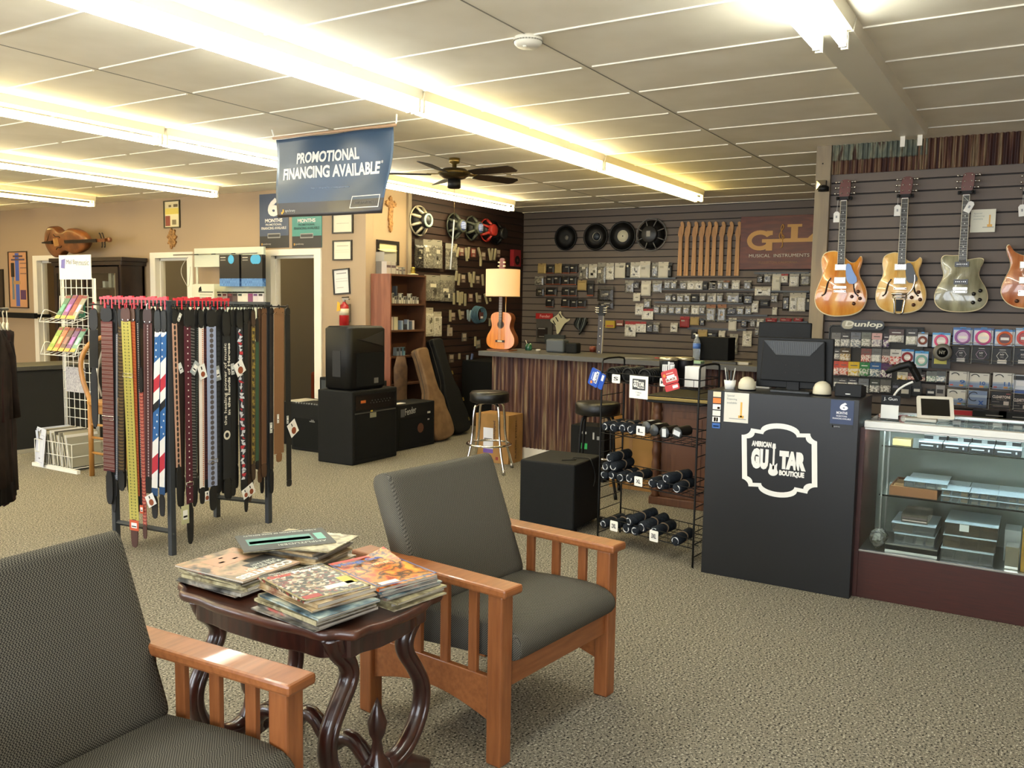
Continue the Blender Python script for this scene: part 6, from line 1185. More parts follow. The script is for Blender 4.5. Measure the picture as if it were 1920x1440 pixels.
for i in range(9):
    ya1, zt1 = P2(407+i*9.6, 550, X5-.05); b = MB(); b.box(0, .085, -.10, 0, -.03, 0, C(['#c9c2b8', '#a49a90', '#4a2c30', '#5a4a44', '#cfc9bc', '#d4cec0', '#7a4668', '#c9c2c4', '#d0cccc'][i]), DM); b.box(.01, .07, -.03, -.005, 0, .001, C(['#2a2430', '#6a3038', '#7a3a3a', '#2a2420', '#3a4a44', '#d0c8b8', '#8a3a6a', '#6a4a7a', '#3a3438'][i]), DM); b.bar((.04, .012, -.05), (.04, .012, .03), .008, M_black, 6, DM)
    tag(b.build('accessory_pack', loc=(X5-.05, ya1, zt1)), 'small accessory pack, %s from the left on the pale display board' % ORD[i], 'packet', 'small packs on the pale display board')
ya1, zt1 = P2(360, 533, X5-.2); yb1, zb1 = P2(402, 560, X5-.2); w1 = ya1-yb1
b = MB(); b.box(0, w1, 0, zt1-zb1+.05, 0, .003, C('#c9c8b4'), DM); b.box(w1*.3, w1*.95, .12, .13, .003, .004, M_black, DM); b.prism([(w1*.3, .13), (w1*.45, .135), (w1*.42, .19), (w1*.33, .17)], .003, .005, M_black, DM)
for k in range(3): b.box(w1*.35, w1*.9, .03+.028*k, .04+.028*k, .003, .0038, C('#9a9988'), DM)
so_ = b.build('price_sign', [x for x in bpy.data.objects if x.name == 'display_board'][0]); so_.location = (-.2, ya1-y0, zb1-.05); lab(so_, 'pale printed sign standing above the red hangers')
pts = [Vector(onx(a, c, X5-.12)) for a, c in ((352, 482), (341, 498), (339, 512), (346, 528), (354, 541), (356, 520), (357, 500))]
b = MB(); b.tube(smoothpoly([tuple(p) for p in pts], 2, False), .004, C('#b9b4a4', .4), 5); tag(b.build('cable_loop'), 'thin pale cable loop hanging in front of the middle doorway', 'cable')
# ================================================================ guitars on the wall
GX = XG-.075
def Gp(cx, cy, X=GX): p = onx(1500+cx/4.5, 300+cy/4.5, X); return p.y, p.z
def guitar(name, label, outline, neck, head, col, col2, parts, tagp, dots=True, sol=False):
    """all coordinates read from the enlarged photograph of the wall, turned into wall positions"""
    (nbx, nby), (ntx, nty) = neck; y0, z0 = Gp(nbx, nby); t = root('electric_guitar', (GX, y0, z0), label, 'guitar', None); M = FXm(0, 0, 0)
    L = lambda x, y, dx=0: (lambda q: (y0-q[0], q[1]-z0))(Gp(x, y))
    out = smoothpoly([L(*q) for q in outline], 2); mt = mat(name+'_finish', col, .22, spec=.6, coat=.8, col2=col2, ns=6, det=3, stretch=(1, 3, .7), lo=.3, hi=.7)
    b = MB(); cx = sum(p[0] for p in out)/len(out); cy = sum(p[1] for p in out)/len(out); sh = lambda k, z: [(cx+(x-cx)*k, cy+(y-cy)*k, z) for x, y in out]
    b.loft([sh(.97, -.04), sh(1, -.036), sh(1, -.004), sh(.965, 0)], mt, M); b.v = b.v; b.build('body', t)
    b = MB(); n = len(out); a = sh(1.0, -.0035); c = sh(.972, .0006); b.add(a+c, [(i, (i+1) % n, n+(i+1) % n, n+i) for i in range(n)], C('#e6d6ae', .35), True, M); b.build('binding', t)
    (ax, ay), (tx, ty) = L(*neck[0]), L(*neck[1]); hw0, hw1 = .027, .0225
    b = MB(); b.prism([(ax-hw0, ay), (ax+hw0, ay), (tx+hw1, ty), (tx-hw1, ty)], -.012, .012, C('#1b1714', .4), M, C('#d8cdb0', .4))
    for s_ in (-1, 1): b.prism([(ax+s_*hw0, ay), (ax+s_*(hw0-.0025), ay), (tx+s_*(hw1-.0025), ty), (tx+s_*hw1, ty)] if s_ > 0 else [(ax-hw0+.0025, ay), (ax-hw0, ay), (tx-hw1, ty), (tx-hw1+.0025, ty)], .012, .0128, C('#d8cdb0', .4), M)
    LN = math.hypot(tx-ax, ty-ay)
    for k in range(1, 22):
        f = (1-2**(-k/12.))*1.36
        if f > .98: break
        yy = ty+(ay-ty)*f; xx = tx+(ax-tx)*f; b.box(xx-.024, xx+.024, yy-.0008, yy+.0008, .012, .0135, M_steel, M)
        if k in (3, 5, 7, 9, 12, 15, 17, 19) and dots: f2 = (1-2**(-(k-.5)/12.))*1.36; b.prism([(x_+tx+(ax-tx)*f2, y_+ty+(ay-ty)*f2) for x_, y_ in circ(.004, 8)], .012, .0135, M_paper, M)
    b.build('fretboard', t)
    b = MB(); hx0, hy0 = tx, ty; hx1, hy1 = L(*head); w = .042
    b.prism(smoothpoly([(hx0-.022, hy0), (hx0+.022, hy0), (hx0+w*.95, hy0+.05), (hx1+w*.9, hy1-.02), (hx1+w*.55, hy1), (hx1-w*.55, hy1), (hx1-w*.9, hy1-.02), (hx0-w*.95, hy0+.05)], 1), -.012, .004, C('#5e2512', .3), M); b.box(hx0-.022, hx0+.022, hy0-.002, hy0+.003, .0, .014, M_paper, M); b.build('headstock', t)
    for s_ in (-1, 1):
        for k in range(3):
            f = .35+.27*k; xx, yy = hx0+(hx1-hx0)*f, hy0+(hy1-hy0)*f; b = MB(); b.bar((xx+s_*.022, yy, .004), (xx+s_*.022, yy, .014), .005, M_chrome, 8, M); b.bar((xx+s_*.03, yy, -.004), (xx+s_*.062, yy, -.004), .003, M_chrome, 6, M); b.lathe([(.004, 0), (.009, .004), (.009, .012), (.003, .016)], M_chrome, 10, M @ T(xx+s_*.060, yy, -.004) @ Matrix.Rotation(s_*PI/2, 4, 'Y')); b.build('tuning_peg', t)
    b = MB()
    for k in range(6): q = (k-2.5); bx, by = L(*parts['bridge']); b.bar((bx+q*.0095, by, .019), (tx+q*.0065, ty, .0145), .0006, M_steel, 4, M)
    b.build('strings', t)
    for cxx, cyy, kind in parts['pickups']:
        x, y = L(cxx, cyy); b = MB()
        if kind == 'hb': b.box(x-.037, x+.037, y-.019, y+.019, 0, .013, M_chrome, M); b.box(x-.043, x+.043, y-.024, y+.024, 0, .004, C('#d9cfb4', .4), M)
        else: b.box(x-.045, x+.045, y-.018, y+.018, 0, .012, C('#0f0e0d', .3), M); [b.box(x-.03+.012*k-.002, x-.03+.012*k+.002, y-.002, y+.002, .012, .0128, M_chrome, M) for k in range(6)]
        b.build('pickup', t)
    bx, by = L(*parts['bridge']); b = MB(); b.box(bx-.043, bx+.043, by-.007, by+.007, 0, .016, M_chrome, M); [b.lathe([(.006, 0), (.006, .018)], M_chrome, 10, M @ T(bx+s_*.037, by, 0)) for s_ in (-1, 1)]; b.build('bridge', t)
    if parts.get('stop'): x, y = L(*parts['stop']); b = MB(); b.box(x-.045, x+.045, y-.008, y+.008, .002, .014, M_chrome, M); b.build('tailpiece', t)
    if parts.get('vibrato'):
        (x0, y0_), (x1, y1_) = L(*parts['vibrato'][0]), L(*parts['vibrato'][1]); b = MB()
        b.bar((x0-.055, y0_, .015), (x0+.055, y0_, .015), .010, M_chrome, 10, M); b.bar((x0-.05, y0_-.025, .012), (x0+.05, y0_-.025, .012), .007, M_chrome, 10, M)
        for s_ in (-1, 1): b.tube([(x0+s_*.045, y0_-.01, .008), (x0+s_*.035, y0_-.06, .008), (x1+s_*.028, y1_+.01, .006), (x1+s_*.014, y1_, .004)], .006, M_chrome, 6, M)
        b.prism([(x0-.025, y0_-.04), (x0+.025, y0_-.04), (x1+.018, y1_+.02), (x1-.018, y1_+.02)], .002, .006, M_black, M); b.build('vibrato_tailpiece', t)
        b = MB(); b.tube(smoothpoly([(x0+.05, y0_-.005, .02), (x0+.085, y0_+.03, .022), (x0+.10, y0_+.10, .024), (x0+.095, y0_+.14, .024)], 2, False), .005, M_chrome, 6, M); b.build('vibrato_arm', t)
    for q in parts['knobs']: x, y = L(*q); b = MB(); b.lathe([(.013, 0), (.014, .004), (.011, .014), (.001, .015)], parts.get('km', C('#4a2610', .3)), 14, M @ T(x, y, 0)); b.build('knob', t)
    for s_, fh in zip((-1, 1), parts.get('fholes', ())):
        pts = smoothpoly([L(*q)+(.0008,) for q in fh], 2, False); m_ = mat('soundhole', '#2d231c', .9); b = MB(); nn = len(pts); b.tube(pts, [.0025+.004*math.sin(PI*i/(nn-1)) for i in range(nn)], m_, 6, M); [b.prism([(x_+pts[i][0], y_+pts[i][1]) for x_, y_ in circ(.006, 10)], .0003, .003, m_, M) for i in (0, -1)]; b.build('sound_hole', t)
    if parts.get('guard'): b = MB(); b.prism(smoothpoly([L(*q) for q in parts['guard'][0]], 1), .006, .009, parts['guard'][1], M); lab(b.build('pickguard', t), parts['guard'][2])
    b = MB(); b.box(tx-.055, tx+.055, ty+.008, ty+.03, -.02, .02, M_black, M); [b.bar((tx+s_*.04, ty+.019, -.02), (tx+s_*.04, ty+.019, .035), .010, M_black, 8, M) for s_ in (-1, 1)]; b.box(tx-.02, tx+.02, ty+.0, ty+.04, -.045, -.02, M_black, M); b.build('wall_hanger', t)
    (gx, gy), rot, (sx_, sy_) = tagp; x, y = L(gx, gy); xs_, ys_ = L(sx_, sy_)
    b = MB(); TM = M @ T(x, y, .018) @ RZ(rot); b.prism([(-.022, -.038), (.022, -.038), (.022, .028), (.010, .042), (-.010, .042), (-.022, .028)], 0, .001, M_paper, TM); b.box(-.006, .006, -.006, .012, .001, .0015, C('#9a9a9a'), TM); b.build('price_tag', t)
    b = MB(); b.bar((x, y+.035, .018), (xs_, ys_, .014), .001, M_paper, 4, M); b.build('tag_string', t)
    return t
guitar('amber', 'amber orange semi-hollow guitar with a pale blue pickguard, first on the wall', [(318, 765), (255, 765), (200, 785), (175, 840), (182, 920), (190, 970), (155, 1050), (120, 1140), (125, 1230), (175, 1290), (255, 1320), (345, 1322), (440, 1312), (520, 1275), (562, 1200), (566, 1110), (538, 1040), (503, 985), (498, 930), (520, 880), (530, 830), (515, 803), (492, 832), (468, 862), (430, 865), (398, 840), (380, 820)],
       ((347, 885), (372, 345)), (388, 165), '#c2680f', '#e6a444', dict(bridge=(338, 1108), stop=(338, 1075), pickups=[(345, 905, 'hb'), (338, 1015, 'hb')], knobs=[(490, 1110), (438, 1152), (507, 1168), (454, 1212)],
       fholes=[[(258, 1000), (235, 1030), (222, 1090), (212, 1130), (188, 1142)], [(452, 1030), (455, 1080), (462, 1120), (490, 1145)]], guard=([(395, 870), (430, 880), (445, 930), (490, 1010), (460, 1050), (400, 1040), (385, 950)], C('#6d93d0', .3), 'pale blue pickguard')), ((312, 485), 0, (325, 330)))
guitar('natural', 'natural blonde semi-hollow guitar with vibrato tailpiece, second on the wall', [(830, 775), (765, 780), (705, 810), (690, 870), (703, 940), (693, 990), (655, 1050), (632, 1140), (642, 1220), (695, 1270), (780, 1296), (860, 1300), (950, 1287), (1025, 1255), (1062, 1190), (1067, 1110), (1042, 1040), (1005, 985), (1000, 930), (1022, 880), (1034, 840), (1015, 813), (992, 838), (965, 858), (920, 855), (898, 840), (888, 825)],
       ((857, 885), (888, 325)), (910, 140), '#cc9640', '#eac67c', dict(bridge=(845, 1085), pickups=[(850, 903, 'hb'), (843, 1020, 'hb')], knobs=[(1000, 1115), (942, 1160), (1014, 1178), (958, 1222)], vibrato=((843, 1130), (830, 1300)),
       fholes=[[(768, 1010), (745, 1040), (732, 1090), (722, 1130), (700, 1145)], [(958, 1030), (962, 1080), (970, 1120), (996, 1145)]], guard=([(893, 868), (945, 870), (970, 950), (1000, 1010), (960, 1040), (905, 1035), (890, 950)], C('#15120f', .3), 'black pickguard')), ((825, 430), 0, (832, 300)))
guitar('greyburst', 'glossy grey olive solid guitar with black pickups, third on the wall', [(1340, 800), (1285, 806), (1215, 798), (1186, 830), (1190, 890), (1212, 960), (1195, 1020), (1150, 1080), (1126, 1150), (1138, 1220), (1190, 1265), (1260, 1282), (1350, 1286), (1450, 1282), (1530, 1258), (1577, 1210), (1590, 1150), (1572, 1080), (1530, 1020), (1507, 965), (1522, 910), (1552, 860), (1553, 832), (1520, 823), (1470, 830), (1430, 836), (1415, 840)],
       ((1372, 860), (1405, 297)), (1430, 105), '#6f6a50', '#a8a484', dict(bridge=(1352, 1112), stop=(1352, 1085), pickups=[(1367, 880, 'p90'), (1357, 1028, 'p90')], knobs=[(1522, 1103), (1467, 1130), (1517, 1180), (1460, 1203)], km=C('#15120f', .3)), ((1428, 400), -.45, (1375, 300)))
guitar('copper', 'copper coloured solid guitar cut by the right edge of the photo', [(1890, 805), (1850, 792), (1800, 765), (1768, 703), (1735, 730), (1748, 800), (1775, 860), (1770, 920), (1730, 990), (1690, 1080), (1695, 1150), (1740, 1210), (1810, 1245), (1890, 1256), (1980, 1250), (2060, 1222), (2112, 1160), (2118, 1080), (2080, 990), (2045, 930), (2058, 850), (2085, 780), (2050, 755), (2000, 795), (1955, 812)],
       ((1925, 860), (1955, 300)), (1975, 110), '#9a4e24', '#cf8550', dict(bridge=(1905, 1110), stop=(1905, 1135), pickups=[(1915, 885, 'hb'), (1908, 1015, 'hb')], knobs=[(1830, 1190), (2040, 1100), (2020, 1180)]), ((1875, 430), .1, (1890, 250)))
def Gw(x, y): return 1500+x/4.5, 300+y/4.5
a = Gw(1445, 420); c = Gw(1643, 607)
wallsheet('financing_card', a[0], a[1], c[0], c[1], C('#dcd8c4', .5), 'white special financing card hanging beside the third guitar', 'sign', X=XG-.03, th=.002, prints=[(.74, .80, .25, .75, '#dca850'), (.68, .88, .22, .34, '#dca850'), (.5, .95, .2, .23, '#9a988c')], texts=[('Special', .12, .45, .78, .86, '#a2a89c', 0), ('Financing', .12, .55, .66, .74, '#a2a89c', 0), ('available', .12, .5, .55, .62, '#a2a89c', 0)])
q = onx(1537, 345, XG-.12); t = root('security_sensor', (XG-.045, q.y, q.z), 'small chrome faceted security lamp on the grey post', 'sensor')
b = MB(); b.box(-.035, .035, -.032, .032, .0, .03, M_black, FXm(0, 0, 0)); b.lathe([(.04, 0), (.04, .03), (.02, .045)], M_black, 16, T(-.03, -.02, -.05)); b.build('mount', t)
b = MB(); b.add([(-.034, -.034, .03), (.034, -.034, .03), (.034, .034, .03), (-.034, .034, .03), (0, 0, .055)], [(0, 1, 4), (1, 2, 4), (2, 3, 4), (3, 0, 4)], M_chrome, False, FXm(0, 0, 0)); b.build('reflector', t)
# ================================================================ packs on the walls
PK = {'bag': (M_bag, '#8f8a7c'), 'bagd': (M_bagd, '#4c463e'), 'bagw': (M_bagw, '#b5ae9c'), 'dk': (C('#16130f', .45), '#221d18'), 'tan': (C('#a8905a', .6), '#9a8250'), 'white': (C('#cdc8b8', .5), '#c2bcaa'), 'red': (C('#8a1e1c', .5), '#9a2420'), 'redhd': (M_bagw, '#9c2420'), 'org': (M_bag, '#8c5a30')}
NMS = {'bag': 'clear pouch', 'bagd': 'dark pouch', 'bagw': 'pale pouch', 'dk': 'black pack', 'tan': 'tan card', 'white': 'white card', 'red': 'red pack', 'redhd': 'red pouch', 'org': 'orange pouch'}
rp = random.Random(5)
def pk(frame, w, h, kind, label, group, th=.02, orange=False, lab_=True, cat='packet', lay=0.):
    m, hd = PK[kind]; b = MB(); z0 = .004+lay
    b.loft([[(x, y, z0) for x, y in ((0, 0), (w, 0), (w, h*.8), (0, h*.8))], [(x, y, z0+th*.6) for x, y in ((.0, 0), (w, 0), (w, h*.8), (0, h*.8))], [(x, y, z0+th) for x, y in ((w*.15, h*.1), (w*.85, h*.1), (w*.85, h*.72), (w*.15, h*.72))]], m, frame, False)
    b.box(0, w, h*.78, h, z0, z0+.004, C(hd, .5), frame)
    if lab_: x0 = w*rp.uniform(.1, .5); y0 = h*rp.uniform(.35, .7); b.box(x0, x0+w*.38, y0, y0+h*.14, z0+th, z0+th+.001, C(rp.choice(['#c8c2ae', '#b0aa98', '#8f8a7a']), .5), frame)
    if kind in ('bag', 'bagw', 'bagd', 'org', 'redhd'):
        for k in range(3): x0 = w*rp.uniform(.2, .6); y0 = h*rp.uniform(.12, .5); b.box(x0, x0+w*rp.uniform(.08, .3), y0, y0+h*rp.uniform(.05, .2), z0+th, z0+th+.002, C(rp.choice(['#d8d2c0', '#2a2622', '#6b6456', '#b8b09a', '#c0904a' if kind == 'org' else '#4a453c']), .3), frame)
    if orange: b.box(0, w, 0, h*.07, z0, z0+th+.001, C('#9a4a22', .5), frame)
    b.bar((w/2, h*.95, -.012), (w/2, h*.95, z0+th+.03), .0025, M_dkmet, 5, frame)
    return tag(b.build('hanging_pack'), label, cat, group)
def wallpacks(ox, oy, sc, rows, X, grp, where, yplane=None):
    for rn, row in rows:
        for i, r_ in enumerate(row):
            x0, y0, x1, y1, kind = r_[:5]
            A_ = (onx if yplane is None else ony)(ox+x0/sc, oy+y0/sc, X if yplane is None else yplane); B_ = (onx if yplane is None else ony)(ox+x1/sc, oy+y1/sc, X if yplane is None else yplane)
            if yplane is None: w = A_.y-B_.y; fr = FXm(X, A_.y, B_.z)
            else: w = B_.x-A_.x; fr = FYm(A_.x, yplane, B_.z)
            pk(fr, w, A_.z-B_.z, kind, '%s, %s from left in the %s %s' % (NMS[kind], ORD[i], rn, where), grp, orange=(kind == 'dk' and where.startswith('of the dark')), lay=.0015*(i % 2), lab_=kind not in ('tan',))
XW = XB-.02
wallpacks(980, 480, 7.2, [('top row', [(213, 100, 318, 235, 'tan'), (335, 120, 430, 235, 'dk'), (440, 100, 530, 235, 'tan'), (540, 110, 640, 235, 'dk'), (650, 110, 740, 230, 'dk'), (770, 110, 885, 310, 'bag'), (900, 110, 1005, 300, 'bagw'), (1020, 90, 1120, 370, 'bag')]),
    ('second row', [(170, 275, 285, 395, 'bag'), (325, 265, 425, 385, 'dk'), (430, 265, 520, 385, 'dk'), (535, 265, 630, 390, 'dk'), (635, 265, 730, 390, 'dk'), (750, 325, 865, 465, 'tan'), (880, 330, 960, 540, 'dk')]),
    ('third row', [(190, 420, 290, 540, 'bagd'), (320, 420, 465, 535, 'dk'), (535, 420, 635, 540, 'dk'), (640, 420, 740, 540, 'dk'), (1020, 410, 1225, 610, 'bagd')]),
    ('fourth row', [(320, 570, 425, 690, 'dk'), (530, 570, 640, 690, 'dk'), (645, 570, 745, 700, 'dk'), (750, 575, 860, 695, 'dk'), (1030, 612, 1225, 710, 'bagd')])], XW, 'packs at the dark left end of the back wall', 'of the dark back corner')
wallpacks(1170, 480, 7.2, [('first row', [(-235, 95, -135, 320, 'bagw'), (-118, 95, 18, 298, 'white'), (40, 90, 92, 290, 'dk'), (95, 85, 220, 295, 'bagw'), (224, 72, 355, 292, 'white'), (385, 90, 465, 290, 'bag'), (470, 80, 602, 292, 'white'), (605, 90, 650, 290, 'dk')]),
    ('second row', [(20, 330, 130, 495, 'bag'), (135, 335, 215, 445, 'bagd'), (240, 335, 362, 538, 'white'), (390, 335, 512, 495, 'bag'), (550, 330, 633, 440, 'bag'), (638, 330, 718, 445, 'bag'), (760, 335, 855, 450, 'bag'), (862, 335, 960, 455, 'bagw'), (964, 335, 1062, 455, 'bagw'), (1070, 340, 1140, 455, 'dk'), (1160, 335, 1250, 445, 'bag')]),
    ('third row', [(130, 500, 222, 612, 'white'), (560, 510, 645, 610, 'bag'), (655, 510, 712, 615, 'bagd'), (720, 510, 812, 620, 'bag'), (820, 505, 900, 620, 'bag'), (910, 510, 1015, 625, 'dk'), (1025, 505, 1105, 620, 'bag'), (1130, 505, 1222, 615, 'bag')]),
    ('fourth row', [(160, 640, 262, 800, 'bagw'), (275, 580, 365, 700, 'bag'), (250, 712, 395, 860, 'redhd'), (405, 665, 485, 770, 'bag'), (500, 665, 590, 780, 'bag'), (610, 665, 690, 780, 'bag'), (696, 665, 785, 785, 'bag'), (800, 665, 890, 790, 'bag'), (915, 665, 1015, 790, 'bagw'), (1024, 665, 1100, 785, 'bag'), (1115, 655, 1235, 885, 'org')]),
    ('fifth row', [(20, 880, 160, 1090, 'redhd'), (168, 885, 300, 1035, 'redhd'), (310, 885, 396, 1035, 'bagd'), (402, 895, 480, 1030, 'bag'), (635, 900, 725, 1030, 'bagw'), (765, 815, 885, 965, 'red'), (900, 820, 1015, 935, 'tan'), (1030, 840, 1095, 940, 'bagd')]),
    ('lowest row', [(915, 1000, 990, 1120, 'dk'), (1005, 985, 1125, 1155, 'tan'), (1135, 1005, 1260, 1150, 'dk'), (1287, 1005, 1368, 1150, 'white')])], XW, 'packs in the middle of the back wall', 'of the middle back wall')
wallpacks(1340, 490, 7.2, [('top row', [(578, 175, 655, 290, 'bagd'), (672, 165, 770, 290, 'bag'), (785, 160, 890, 395, 'white'), (905, 170, 990, 290, 'redhd'), (1018, 160, 1138, 340, 'bagw'), (1170, 160, 1290, 325, 'bag')]),
    ('second row', [(-70, 265, 30, 385, 'bag'), (45, 260, 118, 380, 'bag'), (122, 260, 200, 380, 'org'), (240, 255, 340, 380, 'bagw'), (400, 260, 495, 380, 'bag'), (550, 345, 755, 465, 'bagw')]),
    ('third row', [(-90, 432, 20, 550, 'bagw'), (35, 430, 115, 550, 'bag'), (165, 425, 325, 560, 'bag'), (330, 440, 385, 560, 'dk'), (395, 430, 520, 580, 'bagd'), (765, 430, 855, 555, 'bag'), (925, 425, 1010, 665, 'bagd'), (1020, 425, 1120, 678, 'bagw'), (1125, 425, 1228, 678, 'bagw'), (1235, 450, 1290, 680, 'dk')]),
    ('fourth row', [(45, 580, 155, 820, 'org'), (165, 610, 298, 720, 'bagd'), (305, 610, 400, 720, 'bag'), (420, 605, 500, 720, 'bag'), (508, 530, 590, 690, 'bagw'), (610, 510, 740, 610, 'dk'), (785, 620, 845, 725, 'white')]),
    ('fifth row', [(195, 765, 295, 940, 'white'), (360, 780, 445, 890, 'bagd'), (480, 780, 555, 885, 'bag'), (575, 775, 660, 890, 'bagw'), (695, 765, 840, 820, 'red'), (890, 765, 1040, 815, 'red'), (1070, 765, 1190, 815, 'red')]),
    ('lowest row', [(210, 980, 310, 1255, 'bag'), (385, 940, 500, 1150, 'bagw'), (550, 900, 600, 1000, 'bag')])], XW, 'packs at the right end of the back wall', 'of the right back wall')
# hanging rails of the back wall
b = MB()
for (px0, py0, px1, py1) in ((1170, 522, 1268, 521), (1230, 545, 1420, 540), (1228, 569, 1415, 567), (1228, 591, 1440, 588), (1300, 603, 1515, 600), (1415, 513, 1518, 511), (1290, 617, 1400, 617), (1430, 547, 1518, 546)):
    a = onx(px0, py0, XB-.01); c = onx(px1, py1, XB-.01); b.box(XB-.03, XB-.006, c.y, a.y, (a.z+c.z)/2-.01, (a.z+c.z)/2+.01, M_dkmet)
struct(b.build('trim_rails'))
# red Fender pack, cream pickguard, dark hanging leads, yellow packs
A_ = onx(1005, 587, XW); B_ = onx(1036, 641, XW); w, h = A_.y-B_.y, A_.z-B_.z; fr = FXm(XW, A_.y, B_.z); t = root('pickguard_pack', (0, 0, 0), 'grey pickguard pack with a red header low on the back wall', 'packet')
b = MB(); b.box(0, w, h*.8, h, 0, .006, C('#a3201e', .4), fr); b.text('Fender', C('#e0b8b0'), w*.25, w*.85, h*.85, h*.95, .006, fr, 0); b.build('header_card', t); b = MB(); b.box(.02, w, 0, h*.8, 0, .02, C('#4f4c48', .3), fr); b.box(w*.15, w*.75, h*.12, h*.5, .02, .022, C('#2a2320', .3), fr); b.box(w*.2, w*.6, h*.44, h*.48, .022, .024, C('#8a8780'), fr); b.box(w*.25, w*.55, h*.16, h*.19, .022, .024, C('#8a8780'), fr); b.build('pouch', t)
pts = [(505, 740), (525, 755), (515, 790), (570, 835), (595, 860), (640, 840), (635, 870), (580, 900), (545, 940), (510, 1010), (480, 1055), (458, 1050), (455, 990), (440, 930), (400, 900), (370, 875), (385, 845), (440, 815), (480, 785)]
pp = [onx(980+x/7.2, 480+y/7.2, XW-.03) for x, y in pts]; c0_ = pp[0]; t = root('pickguard', (XW-.03, c0_.y, c0_.z), 'cream guitar pickguard with three slots hanging on the back wall', 'pickguard')
b = MB(); b.prism(smoothpoly([(c0_.y-p.y, p.z-c0_.z) for p in pp], 2), 0, .004, C('#cfc9a8', .4), FXm(0, 0, 0)); b.build('plate', t)
b = MB()
for x, y in ((510, 805), (465, 855), (428, 900)): p = onx(980+x/7.2, 480+y/7.2, XW-.03); b.box(-.035, .035, -.007, .007, .004, .0048, M_black, FXm(0, 0, 0) @ T(c0_.y-p.y, p.z-c0_.z) @ RZ(-.95)); 
b.build('pickup_slots', t)
p = onx(1093, 600, XW); t = root('cable_bundle', (XW-.02, p.y, p.z), 'bundle of dark straps and leads hanging beside the cream pickguard', 'cable')
for k in range(7): b = MB(); b.tube(smoothpoly([(0, .08-.025*k, .03), (-.03, .12-.03*k, -.08), (-.02, .02*k-.06, -.17-.01*k), (0, .10-.03*k, -.02)], 2, False), .011, [M_black, C('#232a2a', .5), C('#5a5f5c', .4)][k % 3], 6); b.build('lead', t)
for (x0, y0, x1, y1, c_, lb) in ((1137, 601, 1154, 615, '#b89a1e', 'yellow pack low on the back wall beside the guitar neck'), (1157, 600, 1170, 611, '#7a4034', 'small red framed card low on the back wall'), (1023, 627, 1060, 645, '#3f4444', 'grey roll shaped pouch just above the counter')):
    A_ = onx(x0, y0, XW); B_ = onx(x1, y1, XW); fr = FXm(XW, A_.y, B_.z); w, h = A_.y-B_.y, A_.z-B_.z; b = MB(); b.box(0, w, 0, h, 0, .03, C(c_, .5), fr); b.box(w*.12, w*.88, h*.15, h*.4, .03, .031, C('#a8603a' if 'yellow' in lb else '#c8c0b0' if 'card' in lb else '#5c6060'), fr); tag(b.build('hanging_pack'), lb, 'packet')
# loudspeaker drivers
def driver(frame, label, style, r=.16):
    t = root('loudspeaker_driver', tuple(frame.to_translation()), label, 'speaker driver'); M = Matrix.Translation(-frame.to_translation()) @ frame
    if style == 'cone':
        b = MB(); b.lathe([(r, 0), (r, .012), (r*.95, .016), (r*.9, .012)], M_black, 40, M); b.build('rim', t)
        b = MB(); b.lathe([(r*.9, .012), (r*.45, .03), (r*.42, .03)], mat('paper_cone', '#0d0c0b', .6), 40, M); b.build('cone', t)
    else:
        col = {'silver': C('#b8b09a', .35, metal=.5), 'grey': C('#3f4238', .5), 'red': C('#a02a22', .45), 'ring': C('#77756f', .4, metal=.4), 'blk': M_black}[style]
        b = MB(); b.tube([(r*math.cos(2*PI*k/40), r*math.sin(2*PI*k/40), .008) for k in range(40)], .009 if style != 'ring' else .007, col, 8, M, closed=True); b.build('rim', t)
        n = 8 if style in ('ring', 'silver') else 6; d = .09 if style != 'ring' else .05
        for k in range(n): a = 2*PI*(k+.5)/n; b = MB(); b.tube([(r*math.cos(a), r*math.sin(a), .008), (r*.85*math.cos(a), r*.85*math.sin(a), .03), (r*.45*math.cos(a), r*.45*math.sin(a), d)], [.012, .018, .02] if style != 'ring' else [.008]*3, col, 6, M); b.build('basket_spoke', t)
        b = MB(); b.lathe([(r*.9, .005), (r*.4, d-.01)], mat('paper_cone', '#0d0c0b', .6), 32, M); b.build('cone', t)
        b = MB(); b.lathe([(r*.5, d-.01), (r*.52, d), (r*.52, d+.045), (r*.48, d+.05)], col if style in ('grey', 'red') else C('#1d1c1a', .4), 32, M); b.build('magnet', t)
    return t, M
for (px, py, r, st, lb) in ((1061, 446, .165, 'cone', 'dim black speaker driver with small silver centre, leftmost on back wall'), (1117, 444, .175, 'cone', 'black speaker driver with a silver ringed dome on the back wall'), (1167, 443, .19, 'cone', 'black speaker driver with a cream centre label on the back wall'), (1222, 440, .20, 'ring', 'open grey ringed speaker basket, rightmost on the back wall')):
    p = onx(px, py, XW); fr = FXm(XW, p.y, p.z); t, M = driver(fr, lb, st, r); b = MB()
    if px == 1061: b.lathe([(.03, .03), (.03, .034)], C('#7a766c'), 20, M @ T(.03, 0, 0)); b.build('dust_cap', t)
    elif px == 1117: b.tube([(.055*math.cos(2*PI*k/30)+.03, .055*math.sin(2*PI*k/30), .035) for k in range(30)], .004, M_steel, 6, M, closed=True); b.build('dome_ring', t); b = MB(); b.lathe([(.045, .03), (.03, .045), (.001, .05)], C('#3a4048', .3), 20, M @ T(.03, 0, 0)); b.build('dust_cap', t)
    elif px == 1167: b.lathe([(.075, .03), (.075, .034)], C('#d8d2b8', .5), 30, M @ T(.02, 0, 0)); b.lathe([(.008, .034), (.008, .036)], M_black, 10, M @ T(.02, 0, 0)); b.build('dust_cap', t)
    else: b.box(-.03, .02, -.03, .04, .101, .102, C('#a8a294'), M); b.build('maker_label', t)
YW = YR-.055
